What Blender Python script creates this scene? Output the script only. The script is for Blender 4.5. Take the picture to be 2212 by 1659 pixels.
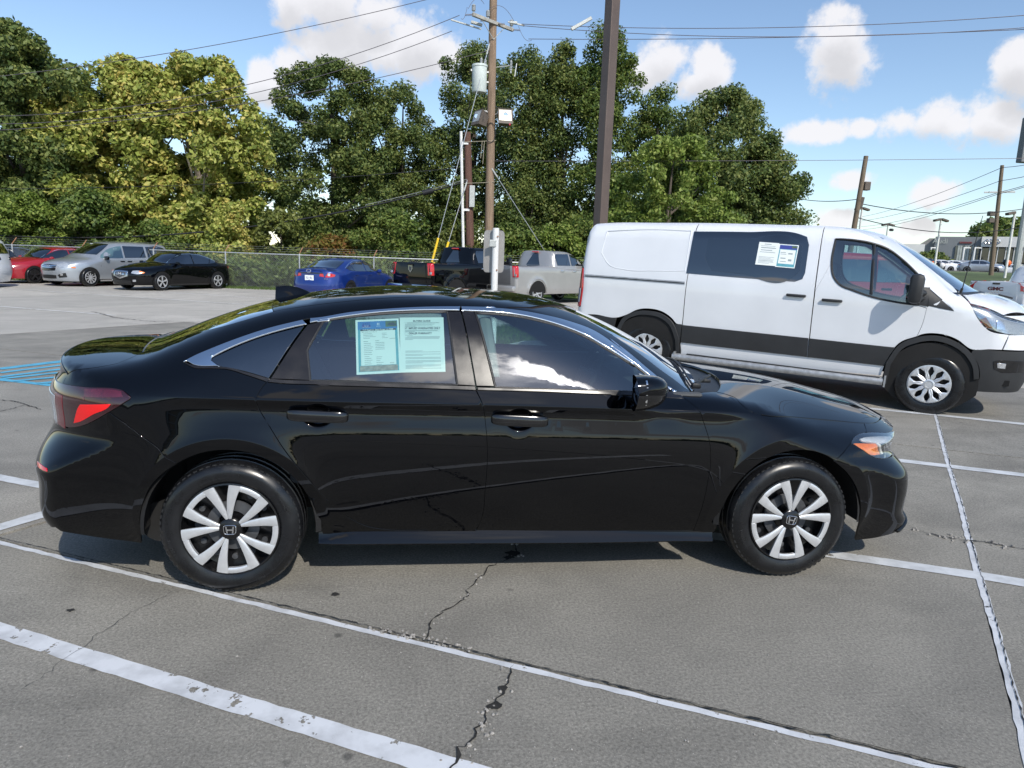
import bpy, bmesh, math, random
import numpy as np
from mathutils import Vector, Matrix
from mathutils.geometry import delaunay_2d_cdt

for _o in list(bpy.data.objects): bpy.data.objects.remove(_o, do_unlink=True)
SC = bpy.context.scene
COL = SC.collection
R = math.radians
random.seed(7); RNG = np.random.default_rng(7)

# ---------------------------------------------------------------- camera (phone, 24 mm equivalent, slightly rolled)
cam_d = bpy.data.cameras.new('camera'); cam = bpy.data.objects.new('camera', cam_d); COL.objects.link(cam)
CAM_C = np.array([-0.514518, -3.988176, 1.574798])
CAM_R = np.array([0.991059, -0.129010, 0.034049]); CAM_U = np.array([-0.010196, 0.181217, 0.983390]); CAM_F = np.array([0.133037, 0.974945, -0.178282])
cam.matrix_world = Matrix(((CAM_R[0],CAM_U[0],-CAM_F[0],CAM_C[0]),(CAM_R[1],CAM_U[1],-CAM_F[1],CAM_C[1]),(CAM_R[2],CAM_U[2],-CAM_F[2],CAM_C[2]),(0,0,0,1)))
cam_d.sensor_width = 36.0; cam_d.lens = 36.0*1480/2212; cam_d.clip_end = 4000; cam_d.clip_start = .05
SC.camera = cam

# ---------------------------------------------------------------- sky with scattered cumulus, sun
SUN_DIR = Vector((0.245, -0.70, 0.665)).normalized()          # towards the sun
world = bpy.data.worlds.new('World'); SC.world = world; world.use_nodes = True
SKY_STRENGTH, SUN_STRENGTH, EXPOSURE = 0.14, 3.4, 0.28
def build_world():
    nt = world.node_tree; N = nt.nodes; L = nt.links; N.clear()
    out = N.new('ShaderNodeOutputWorld'); bg = N.new('ShaderNodeBackground'); bg.inputs[1].default_value = SKY_STRENGTH
    sky = N.new('ShaderNodeTexSky'); sky.sky_type = 'NISHITA'; sky.sun_disc = False
    sky.sun_elevation = math.asin(SUN_DIR.z); sky.sun_rotation = math.atan2(SUN_DIR.x, SUN_DIR.y)
    sky.air_density = 1.0; sky.dust_density = .25; sky.ozone_density = 2.0; sky.altitude = 0
    L.new(bg.outputs[0], out.inputs[0])
    tc = N.new('ShaderNodeTexCoord')
    def math_(op, a, b=None, c=None):
        n = N.new('ShaderNodeMath'); n.operation = op
        for i, v in enumerate((a, b, c)):
            if v is None: continue
            if isinstance(v, (int, float)): n.inputs[i].default_value = v
            else: L.new(v, n.inputs[i])
        return n.outputs[0]
    def vmath(op, a, b=None):
        n = N.new('ShaderNodeVectorMath'); n.operation = op
        for i, v in enumerate((a, b)):
            if v is None: continue
            if isinstance(v, (tuple, list)): n.inputs[i].default_value = v
            else: L.new(v, n.inputs[i])
        return n
    d = vmath('NORMALIZE', tc.outputs['Generated']).outputs[0]
    sep = N.new('ShaderNodeSeparateXYZ'); L.new(d, sep.inputs[0])
    # a general field of cumulus: noise on a curved cloud deck
    zz = math_('MAXIMUM', math_('ADD', sep.outputs[2], .10), .02)
    inv = math_('DIVIDE', 1.0, zz)
    proj = N.new('ShaderNodeCombineXYZ'); L.new(math_('MULTIPLY', sep.outputs[0], inv), proj.inputs[0]); L.new(math_('MULTIPLY', sep.outputs[1], inv), proj.inputs[1])
    proj.inputs[2].default_value = 3.7
    def noise(vec, scale, detail, rough, off=(0,0,0)):
        mp = vmath('ADD', vec, off).outputs[0]
        n = N.new('ShaderNodeTexNoise'); n.inputs['Scale'].default_value = scale; n.inputs['Detail'].default_value = detail; n.inputs['Roughness'].default_value = rough
        L.new(mp, n.inputs['Vector']); return n.outputs[0]
    def ramp(v, a, b):
        n = N.new('ShaderNodeMapRange'); n.interpolation_type = 'SMOOTHSTEP'; n.inputs[1].default_value = a; n.inputs[2].default_value = b
        L.new(v, n.inputs[0]); return n.outputs[0]
    deck = noise(proj.outputs[0], .75, 9, .55, (1.7,4.2,0))
    big = noise(proj.outputs[0], .23, 2, .5, (5.1,.4,0))
    behind = ramp(sep.outputs[1], .10, -.25)                       # broken cumulus over the other half of the sky
    cov = math_('SUBTRACT', math_('ADD', math_('MULTIPLY', deck, .75), math_('MULTIPLY', big, .25)), math_('SUBTRACT', .605, math_('MULTIPLY', ramp(sep.outputs[2], .42, .06), .085)))
    m_deck = math_('MULTIPLY', ramp(cov, -.005, .075), behind)
    m_deck = math_('MULTIPLY', m_deck, ramp(sep.outputs[2], .015, .08))
    # single cumulus clouds over the trees: soft lobes broken up by noise
    wob = noise(d, 11.0, 9, .62); wob2 = noise(d, 34.0, 6, .6, (3,1,2))
    wn = math_('ADD', math_('MULTIPLY', math_('SUBTRACT', wob, .5), 2.4), math_('MULTIPLY', math_('SUBTRACT', wob2, .5), 1.0))
    def lobes(dv):
        lobe = None
        for dx, dy, dz, rad, sq in CLOUDS:
            v = vmath('SUBTRACT', dv, (dx,dy,dz)).outputs[0]
            v2 = vmath('MULTIPLY', v, (1.0, 1.0, sq)).outputs[0]
            ln = vmath('LENGTH', v2).outputs['Value']
            k = math_('SUBTRACT', 1.0, math_('DIVIDE', ln, rad))
            lobe = k if lobe is None else math_('MAXIMUM', lobe, k)
        return math_('MAXIMUM', lobe, -1.0)
    l0 = lobes(d); l1 = lobes(vmath('ADD', d, (0,0,.030)).outputs[0])
    lob = math_('ADD', l0, wn); m_lobe = math_('MULTIPLY', ramp(lob, .02, .55), ramp(l0, -.75, -.05))
    mask = math_('MINIMUM', math_('MAXIMUM', m_deck, m_lobe), 1.0)
    # lit crowns, greyer bases: what lies above a point shades it
    nz = noise(d, 9.0, 6, .6, (7,7,1))
    above = ramp(math_('ADD', l1, math_('MULTIPLY', wn, .5)), .05, .75)
    thick = math_('ADD', math_('MULTIPLY', above, .52), math_('MULTIPLY', math_('MULTIPLY', ramp(cov, .03, .16), behind), .5))
    shade = math_('SUBTRACT', 1.08, math_('MULTIPLY', thick, math_('ADD', .22, math_('MULTIPLY', nz, .5))))
    sd = vmath('DOT_PRODUCT', d, tuple(SUN_DIR)).outputs['Value']
    glow = math_('MULTIPLY', math_('POWER', math_('MAXIMUM', sd, 0.0), 60.0), 4.0)   # cloud close to the sun is thin and very bright
    glow2 = math_('MULTIPLY', math_('POWER', math_('MAXIMUM', sd, 0.0), 500.0), 22.0)
    lum = math_('MULTIPLY', math_('ADD', shade, math_('ADD', glow, glow2)), CLOUD_LUM)
    cc = N.new('ShaderNodeCombineColor'); L.new(lum, cc.inputs[0]); L.new(math_('MULTIPLY', lum, .985), cc.inputs[1]); L.new(math_('MULTIPLY', lum, 1.01), cc.inputs[2])
    mx = N.new('ShaderNodeMix'); mx.data_type = 'RGBA'
    L.new(math_('MULTIPLY', mask, .93), mx.inputs['Factor']); L.new(sky.outputs[0], mx.inputs['A']); L.new(cc.outputs[0], mx.inputs['B'])
    L.new(mx.outputs['Result'], bg.inputs[0])
CLOUD_LUM = 5.2
def pixdir(x, y):      # direction of a cloud as seen from the lot
    v = CAM_F+(x-1106)/1480*CAM_R-(y-829.5)/1480*CAM_U
    return v/np.linalg.norm(v)
CLOUDS = []
for cx, cy, rad, sq in ((640,5,.055,1.3),(720,10,.075,1.2),(800,25,.05,1.3),(690,105,.055,1.1),(760,100,.07,1.1),(830,115,.055,1.2),(905,110,.065,1.1),(960,130,.055,1.2),(640,140,.04,1.2),(570,180,.045,1.2),
        (1440,130,.05,1.1),(1420,155,.055,1.3),(1520,155,.045,1.2),(1500,175,.05,1.6),(1815,80,.045,1.0),(1815,130,.055,1.0),(2205,130,.035,1.0),(2225,150,.045,1.0),
        (1950,262,.05,1.5),(2010,258,.055,1.4),(2070,268,.05,1.7),(2125,262,.055,1.5),(1745,288,.045,1.8),(1785,288,.04,2.0),(1870,275,.025,1.5),(2010,420,.04,1.6),(1840,390,.035,1.6),(1810,475,.035,1.5),(1990,490,.03,1.8)):
    v = pixdir(cx, cy); CLOUDS.append((*[round(float(q),4) for q in v], rad*.86, sq))
for cx, cy, cz, rad, sq in ((.10,-.72,.70,.10,1.9),(.20,-.69,.69,.11,2.0),(.30,-.66,.685,.09,2.2),(.02,-.74,.665,.08,2.2),(-.20,-.78,.60,.09,2.4),(-.10,-.76,.63,.09,2.4)):      # the cloud by the sun that shines in the sedan's windows
    n_ = math.sqrt(cx*cx+cy*cy+cz*cz); CLOUDS.append((cx/n_,cy/n_,cz/n_,rad,sq))
build_world()
sun_d = bpy.data.lights.new('sun', 'SUN'); sun = bpy.data.objects.new('sun', sun_d); COL.objects.link(sun)
sun_d.energy = SUN_STRENGTH; sun_d.angle = R(.6); sun_d.color = (1.0, .94, .84)
sun.rotation_euler = SUN_DIR.to_track_quat('Z', 'Y').to_euler(); sun.location = (5,-15,20)
SC.view_settings.view_transform = 'Standard'; SC.view_settings.look = 'None'; SC.view_settings.gamma = 1; SC.view_settings.exposure = EXPOSURE
SC.view_settings.use_curve_mapping = False
SC.render.engine = 'CYCLES'
SC.cycles.max_bounces = 10; SC.cycles.transparent_max_bounces = 24; SC.cycles.glossy_bounces = 5; SC.cycles.caustics_reflective = False; SC.cycles.caustics_refractive = False
SC.cycles.use_denoising = True; SC.cycles.sample_clamp_indirect = 6.0
# ---------------------------------------------------------------- materials
def nodes(name):
    m = bpy.data.materials.new(name); m.use_nodes = True
    nt = m.node_tree; return m, nt, nt.nodes, nt.links, nt.nodes['Principled BSDF']
def rgb(h):
    v = [int(h[i:i+2],16)/255 for i in (0,2,4)]; return tuple(c/12.92 if c <= .04045 else ((c+.055)/1.055)**2.4 for c in v)
def mat(name, col, rough=.5, metal=0., coat=0., var=.06, scale=6., bump=0., bscale=80., spec=.5, rvar=.0, ior=1.5, sheen=0.):
    """plain surface with a little procedural variation in tone and relief"""
    m, nt, N, L, b = nodes(name)
    b.inputs['Roughness'].default_value = rough; b.inputs['Metallic'].default_value = metal; b.inputs['Coat Weight'].default_value = coat
    b.inputs['Coat Roughness'].default_value = .015; b.inputs['Specular IOR Level'].default_value = spec; b.inputs['IOR'].default_value = ior
    tc = N.new('ShaderNodeTexCoord'); nz = N.new('ShaderNodeTexNoise'); nz.inputs['Scale'].default_value = scale; nz.inputs['Detail'].default_value = 5
    L.new(tc.outputs['Object'], nz.inputs['Vector'])
    mr = N.new('ShaderNodeMapRange'); mr.inputs[1].default_value = .3; mr.inputs[2].default_value = .7; mr.inputs[3].default_value = 1-var; mr.inputs[4].default_value = 1+var
    L.new(nz.outputs[0], mr.inputs[0])
    mx = N.new('ShaderNodeMix'); mx.data_type = 'RGBA'; mx.blend_type = 'MULTIPLY'; mx.inputs['Factor'].default_value = 1; mx.inputs['A'].default_value = (*col[:3],1)
    L.new(mr.outputs[0], mx.inputs['B']); L.new(mx.outputs['Result'], b.inputs['Base Color'])
    if rvar:
        r2 = N.new('ShaderNodeMapRange'); r2.inputs[1].default_value = .35; r2.inputs[2].default_value = .65; r2.inputs[3].default_value = max(0,rough-rvar); r2.inputs[4].default_value = rough+rvar
        L.new(nz.outputs[0], r2.inputs[0]); L.new(r2.outputs[0], b.inputs['Roughness'])
    if bump:
        n2 = N.new('ShaderNodeTexNoise'); n2.inputs['Scale'].default_value = bscale; n2.inputs['Detail'].default_value = 4; L.new(tc.outputs['Object'], n2.inputs['Vector'])
        bp = N.new('ShaderNodeBump'); bp.inputs['Strength'].default_value = bump; bp.inputs['Distance'].default_value = .01
        L.new(n2.outputs[0], bp.inputs['Height']); L.new(bp.outputs[0], b.inputs['Normal'])
    return m
def glass(name, tint, refl=1.0, rough=0.0, ior=1.52):
    """a pane: clear tinted body plus mirror reflection by Fresnel"""
    m, nt, N, L, b = nodes(name); N.remove(b); out = N['Material Output']
    tr = N.new('ShaderNodeBsdfTransparent'); tr.inputs[0].default_value = (*tint,1)
    gl = N.new('ShaderNodeBsdfGlossy'); gl.inputs['Roughness'].default_value = rough; gl.inputs[0].default_value = (1,1,1,1)
    fr = N.new('ShaderNodeFresnel'); fr.inputs[0].default_value = ior
    ml = N.new('ShaderNodeMath'); ml.operation = 'MULTIPLY_ADD'; ml.inputs[1].default_value = refl*2.3; ml.inputs[2].default_value = .07*refl; ml.use_clamp = True
    L.new(fr.outputs[0], ml.inputs[0])
    tc = N.new('ShaderNodeTexCoord'); nz = N.new('ShaderNodeTexNoise'); nz.inputs['Scale'].default_value = 1.3; L.new(tc.outputs['Object'], nz.inputs['Vector'])
    bp = N.new('ShaderNodeBump'); bp.inputs['Strength'].default_value = .02; bp.inputs['Distance'].default_value = .02; L.new(nz.outputs[0], bp.inputs['Height']); L.new(bp.outputs[0], gl.inputs['Normal'])
    ms = N.new('ShaderNodeMixShader'); L.new(ml.outputs[0], ms.inputs[0]); L.new(tr.outputs[0], ms.inputs[1]); L.new(gl.outputs[0], ms.inputs[2])
    L.new(ms.outputs[0], out.inputs[0]); return m
def mono_gloss(m):
    b = m.node_tree.nodes['Principled BSDF']; N = m.node_tree.nodes; L = m.node_tree.links
    b.inputs['Coat Weight'].default_value = 0; b.inputs['Roughness'].default_value = .012; b.inputs['IOR'].default_value = 1.46
    tc = N.new('ShaderNodeTexCoord'); nz = N.new('ShaderNodeTexNoise'); nz.inputs['Scale'].default_value = 2.2; nz.inputs['Detail'].default_value = 1.5; L.new(tc.outputs['Object'], nz.inputs['Vector'])
    bp = N.new('ShaderNodeBump'); bp.inputs['Strength'].default_value = .03; bp.inputs['Distance'].default_value = .02; L.new(nz.outputs[0], bp.inputs['Height']); L.new(bp.outputs[0], b.inputs['Normal'])
    return m
def paint(name, col, metal=0., flake=0., rough=.28, orange=.0):
    m = mat(name, col, rough, metal, 1.0, .04, 2.0, spec=.5)
    if max(col) < .01: return mono_gloss(m)
    b = m.node_tree.nodes['Principled BSDF']; N = m.node_tree.nodes; L = m.node_tree.links
    b.inputs['Coat IOR'].default_value = 1.5; b.inputs['Coat Roughness'].default_value = .012
    tc = N.new('ShaderNodeTexCoord'); nz = N.new('ShaderNodeTexNoise'); nz.inputs['Scale'].default_value = 2.2; nz.inputs['Detail'].default_value = 1.5; L.new(tc.outputs['Object'], nz.inputs['Vector'])
    bp = N.new('ShaderNodeBump'); bp.inputs['Strength'].default_value = .035; bp.inputs['Distance'].default_value = .02; L.new(nz.outputs[0], bp.inputs['Height']); L.new(bp.outputs[0], b.inputs['Coat Normal'])
    return m
M = {}
M['black_paint'] = paint('black_paint', (.0010,.0012,.0020), rough=.25)
M['white_paint'] = paint('white_paint', (.72,.74,.77), rough=.35)
M['silver_paint'] = paint('silver_paint', (.40,.43,.47), metal=.55, rough=.35)
M['silver2_paint'] = paint('silver2_paint', (.42,.41,.40), metal=.5, rough=.38)
M['red_paint'] = paint('red_paint', (.33,.012,.022), rough=.3)
M['blue_paint'] = paint('blue_paint', (.006,.030,.20), metal=.3, rough=.3)
M['dark_paint'] = paint('dark_paint', (.012,.016,.024), rough=.3)
M['wheel_grey'] = mat('wheel_grey', (.05,.05,.055), .3, .6)
M['silver_bumper'] = paint('silver_bumper', (.42,.41,.40), metal=.5, rough=.4)
M['grey_paint'] = paint('grey_paint', (.16,.16,.165), metal=.4, rough=.4)
M['black_gloss'] = mat('black_gloss', (.006,.006,.007), .12, var=.1, coat=.6)
M['black_trim'] = mat('black_trim', (.014,.014,.015), .42, var=.12, bump=.08, bscale=300)
M['pillar_black'] = mat('pillar_black', (.012,.011,.012), .23, var=.15, rvar=.05, scale=9)
M['van_plastic'] = mat('van_plastic', (.022,.023,.025), .55, var=.15, bump=.12, bscale=260)
M['rubber'] = mat('rubber', (.016,.0165,.018), .5, var=.2, scale=14, bump=.12, bscale=120)
M['tyre'] = mat('tyre', (.007,.0075,.009), .30, var=.25, scale=12, rvar=.1)
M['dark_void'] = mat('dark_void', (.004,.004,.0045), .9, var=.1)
M['liner'] = mat('liner', (.007,.007,.0075), .85, var=.3)
M['chrome'] = mat('chrome', (.82,.83,.85), .08, 1.0, var=.03)
M['satin_chrome'] = mat('satin_chrome', (.62,.63,.65), .22, 1.0, var=.04)
M['alloy'] = mat('alloy', (.68,.69,.71), .34, .6, .3, var=.05, scale=30)
M['wheel_black'] = mat('wheel_black', (.006,.006,.007), .22, var=.2)
M['disc'] = mat('disc', (.10,.105,.115), .45, .5, var=.2, scale=20)
M['glass'] = glass('glass', (.68,.88,.87))
M['purple_lens'] = mat('purple_lens', (.075,.008,.020), .10, coat=1, var=.2, scale=30)
M['glass_ws'] = glass('glass_ws', (.50,.64,.60))
M['glass_dark'] = glass('glass_dark', (.035,.05,.055), 1.1)
M['glass_van'] = glass('glass_van', (.13,.19,.19), 1.0)
M['glass_clear'] = glass('glass_clear', (.93,.95,.95), .8)
M['glass_red'] = glass('glass_red', (.30,.012,.022), .9)
M['red_lens'] = mat('red_lens', (.52,.008,.016), .16, coat=1, var=.12, scale=60)
M['red_bright'] = mat('red_bright', (.80,.006,.008), .3, coat=.5, var=.03, scale=200)
M['dark_red'] = mat('dark_red', (.030,.003,.006), .12, coat=1, var=.1)
M['wine_lens'] = mat('wine_lens', (.13,.012,.02), .12, coat=1, var=.2, scale=50)
M['lamp_bright'] = mat('lamp_bright', (.70,.74,.80), .25, .2, 1, var=.1, scale=60)
M['amber'] = mat('amber', (.85,.20,.012), .2, coat=1, var=.14, scale=70)
M['lamp_clear'] = mat('lamp_clear', (.52,.55,.58), .12, .5, 1, var=.2, scale=60)
M['reflector'] = mat('reflector', (.7,.72,.75), .1, .9, 1, var=.15, scale=40)
M['white_plastic'] = mat('white_plastic', (.72,.72,.71), .4)
M['seat'] = mat('seat', (.075,.078,.082), .85, var=.2, bump=.3, bscale=220)
M['dash'] = mat('dash', (.06,.063,.067), .7, var=.15, bump=.2, bscale=260)
M['headliner'] = mat('headliner', (.24,.24,.23), .9, var=.08, bump=.2, bscale=300)
M['tan_trim'] = mat('tan_trim', (.20,.17,.13), .8, var=.1)
M['paper'] = mat('paper', (.80,.84,.83), .6, var=.03)
M['ink'] = mat('ink', (.06,.07,.08), .7, var=.05)
M['ink_grey'] = mat('ink_grey', (.28,.34,.36), .7, var=.05)
M['ink_blue'] = mat('ink_blue', (.05,.20,.50), .6, var=.12, scale=30)
M['ink_navy'] = mat('ink_navy', (.04,.06,.30), .6)
M['ink_teal'] = mat('ink_teal', (.10,.36,.44), .6, var=.15, scale=20)
M['ink_brown'] = mat('ink_brown', (.34,.29,.24), .7, var=.3, scale=60)
M['ink_green'] = mat('ink_green', (.09,.14,.07), .7, var=.4, scale=60)
M['ink_white'] = mat('ink_white', (.8,.8,.8), .6)

# ---------------------------------------------------------------- mesh helpers
def link(o, parent=None):
    COL.objects.link(o)
    if parent is not None: o.parent = parent
    return o
def mk(name, V, Fc, m, parent=None, normals=None, smooth=False):
    me = bpy.data.meshes.new(name)
    me.from_pydata([tuple(map(float,v)) for v in V], [], [tuple(int(i) for i in f) for f in Fc])
    if m is not None: me.materials.append(m)
    if smooth or normals is not None: me.shade_smooth()
    if normals is not None: me.normals_split_custom_set_from_vertices([tuple(map(float,n)) for n in normals])
    return link(bpy.data.objects.new(name, me), parent)
def quads(name, V, m, parent=None):
    """V: (n,4,3) loose quads, made fast"""
    V = np.asarray(V, np.float32); n = len(V); me = bpy.data.meshes.new(name)
    me.vertices.add(n*4); me.vertices.foreach_set('co', V.reshape(-1)); me.loops.add(n*4); me.loops.foreach_set('vertex_index', np.arange(n*4, dtype=np.int32))
    me.polygons.add(n); me.polygons.foreach_set('loop_start', np.arange(0,n*4,4,dtype=np.int32))
    me.update(calc_edges=True)
    if m is not None: me.materials.append(m)
    return link(bpy.data.objects.new(name, me), parent)
def thing(name, label, cat, loc=(0,0,0), rz=0., group=None, kind=None):
    o = bpy.data.objects.new(name, None); o.empty_display_size = .2; COL.objects.link(o); o.location = loc; o.rotation_euler = (0,0,rz)
    return tag(o, label, cat, group, kind)
def empty(name, parent, loc=(0,0,0), rot=(0,0,0)):
    o = bpy.data.objects.new(name, None); link(o, parent); o.location = loc; o.rotation_euler = rot; return o
def tag(o, label=None, cat=None, group=None, kind=None):
    if label: o['label'] = label
    if cat: o['category'] = cat
    if group: o['group'] = group
    if kind: o['kind'] = kind
    return o
class MB:
    """collects boxes, tubes, lathes and plates into one mesh"""
    def __init__(s): s.v = []; s.f = []
    def add(s, V, Fc):
        o = len(s.v); s.v += [tuple(map(float,v)) for v in V]; s.f += [tuple(i+o for i in f) for f in Fc]; return s
    def box(s, c, d, bev=0., M_=None):
        x, y, z = [q/2 for q in d]
        if bev <= 0:
            V = [(i*x,j*y,k*z) for i in (-1,1) for j in (-1,1) for k in (-1,1)]
            Fc = [(0,1,3,2),(4,6,7,5),(0,4,5,1),(2,3,7,6),(0,2,6,4),(1,5,7,3)]
        else:
            bm = bmesh.new(); bmesh.ops.create_cube(bm, size=1); bmesh.ops.scale(bm, vec=(2*x,2*y,2*z), verts=bm.verts)
            bmesh.ops.bevel(bm, geom=bm.edges[:], offset=min(bev,.49*min(d)), segments=2, profile=.5, affect='EDGES')
            bm.verts.index_update(); V = [tuple(v.co) for v in bm.verts]; Fc = [tuple(v.index for v in f.verts) for f in bm.faces]; bm.free()
        if M_ is not None: V = [tuple(M_ @ Vector(v)) for v in V]
        return s.add([(v[0]+c[0],v[1]+c[1],v[2]+c[2]) for v in V], Fc)
    def tube(s, pts, r, n=8, cap=True, closed=False):
        P = [Vector(p) for p in pts]; rr = r if isinstance(r,(list,tuple)) else [r]*len(P); V = []; Fc = []; k = len(P)
        prev = None
        for i, p in enumerate(P):
            a = P[i-1] if (i > 0 or closed) else P[0]; b = P[(i+1)%k] if (i < k-1 or closed) else P[-1]
            t = (b-a).normalized()
            u = t.orthogonal().normalized() if prev is None else (prev-t*prev.dot(t)).normalized()
            prev = u; w = t.cross(u)
            for j in range(n):
                A = 2*math.pi*j/n; V.append(p+(u*math.cos(A)+w*math.sin(A))*rr[i])
        for i in range(k if closed else k-1):
            for j in range(n):
                q = (i+1)%k; Fc.append((i*n+j, i*n+(j+1)%n, q*n+(j+1)%n, q*n+j))
        if cap and not closed: Fc += [tuple(range(n))[::-1], tuple(range((k-1)*n,k*n))]
        return s.add(V, Fc)
    def lathe(s, prof, n=32, axis='y', c=(0,0,0), closed=False):
        V = []; Fc = []; k = len(prof)
        for j in range(n):
            A = 2*math.pi*j/n; ca, sa = math.cos(A), math.sin(A)
            for r, h in prof:
                p = (r*ca, h, r*sa) if axis == 'y' else ((r*ca, r*sa, h) if axis == 'z' else (h, r*ca, r*sa))
                V.append((p[0]+c[0],p[1]+c[1],p[2]+c[2]))
        for j in range(n):
            q = (j+1)%n
            for i in range(k-1 if not closed else k): Fc.append((j*k+i, j*k+(i+1)%k, q*k+(i+1)%k, q*k+i))
        return s.add(V, Fc)
    def plate(s, poly, h0, h1, fn=lambda x,y,h:(x,y,h)):
        """extruded outline"""
        n = len(poly); V = [fn(p[0],p[1],h0) for p in poly]+[fn(p[0],p[1],h1) for p in poly]
        return s.add(V, [tuple(range(n))[::-1], tuple(range(n,2*n))]+[(i,(i+1)%n,(i+1)%n+n,i+n) for i in range(n)])
    def build(s, name, m, parent=None, smooth=False, fix=True):
        me = bpy.data.meshes.new(name); me.from_pydata(s.v, [], s.f)
        if fix:
            bm = bmesh.new(); bm.from_mesh(me); bmesh.ops.recalc_face_normals(bm, faces=bm.faces); bm.to_mesh(me); bm.free()
        if m is not None: me.materials.append(m)
        if smooth:
            me.shade_smooth()
            try: me.set_sharp_from_angle(angle=R(38))
            except Exception: pass
        return link(bpy.data.objects.new(name, me), parent)
def copy_tree(o, parent=None):
    c = o.copy(); COL.objects.link(c); c.parent = parent
    for ch in [q for q in bpy.data.objects if q.parent == o]: copy_tree(ch, c)
    return c
def text(name, s, size, m, parent, mw, align='CENTER', bold=0., ext=.0, xs=1.):
    cu = bpy.data.curves.new(name, 'FONT'); cu.body = s; cu.size = size; cu.align_x = align; cu.align_y = 'CENTER'; cu.offset = bold; cu.extrude = ext
    t_ = bpy.data.objects.new(name, cu); me = bpy.data.meshes.new_from_object(t_); me.materials.clear(); me.materials.append(m); bpy.data.objects.remove(t_)
    o = bpy.data.objects.new(name, me); link(o, parent); o.matrix_basis = mw @ Matrix.Diagonal((xs,1,1,1)); return o

# ---------------------------------------------------------------- panels cut from an implicit body
def smooth_outline(U, step, corner=32):
    """closed outline: Catmull-Rom between corners"""
    U = np.asarray(U, float); keep = [0]
    for i in range(1, len(U)):
        if np.linalg.norm(U[i]-U[keep[-1]]) > 1e-4: keep.append(i)
    if np.linalg.norm(U[keep[-1]]-U[keep[0]]) < 1e-4: keep.pop()
    U = U[keep]; n = len(U); out = []
    d = np.roll(U,-1,0)-U; a = np.arctan2(d[:,1],d[:,0]); turn = np.abs((a-np.roll(a,1)+np.pi)%(2*np.pi)-np.pi); cn = turn > R(corner)
    for i in range(n):
        p1, p2 = U[i], U[(i+1)%n]; p0 = U[i-1] if not cn[i] else 2*p1-p2; p3 = U[(i+2)%n] if not cn[(i+1)%n] else 2*p2-p1
        L_ = np.linalg.norm(p2-p1); k = max(1, int(math.ceil(L_/step)))
        # tangents scaled by chord lengths keep uneven spacing from overshooting
        l0 = max(np.linalg.norm(p1-p0),1e-6); l2 = max(np.linalg.norm(p3-p2),1e-6)
        m1 = ((p1-p0)/l0*L_+(p2-p1)/L_*l0)/(L_+l0)*L_; m2 = ((p2-p1)/L_*l2+(p3-p2)/l2*L_)/(L_+l2)*L_
        for j in range(k):
            t = j/k; out.append((2*t**3-3*t**2+1)*p1+(t**3-2*t**2+t)*m1+(-2*t**3+3*t**2)*p2+(t**3-t**2)*m2)
    return np.array(out)
def inside(poly, Q):
    x, y = Q[:,0], Q[:,1]; r = np.zeros(len(Q), bool); n = len(poly)
    for i in range(n):
        (x1,y1), (x2,y2) = poly[i], poly[i-1]
        c = ((y1 > y) != (y2 > y)); xi = (x2-x1)*(y-y1)/((y2-y1) if y2 != y1 else 1e-12)+x1
        r ^= c & (x < xi)
    return r
def dist_poly(poly, Q):
    D = np.full(len(Q), 1e9)
    for i in range(len(poly)):
        a, b = poly[i-1], poly[i]; ab = b-a; t = np.clip(((Q-a)@ab)/max(ab@ab,1e-12),0,1)
        D = np.minimum(D, np.linalg.norm(Q-(a+t[:,None]*ab),axis=1))
    return D
SCALE = {'X': .52, 'F': .72, 'R': .72}
PCACHE = {}
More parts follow.
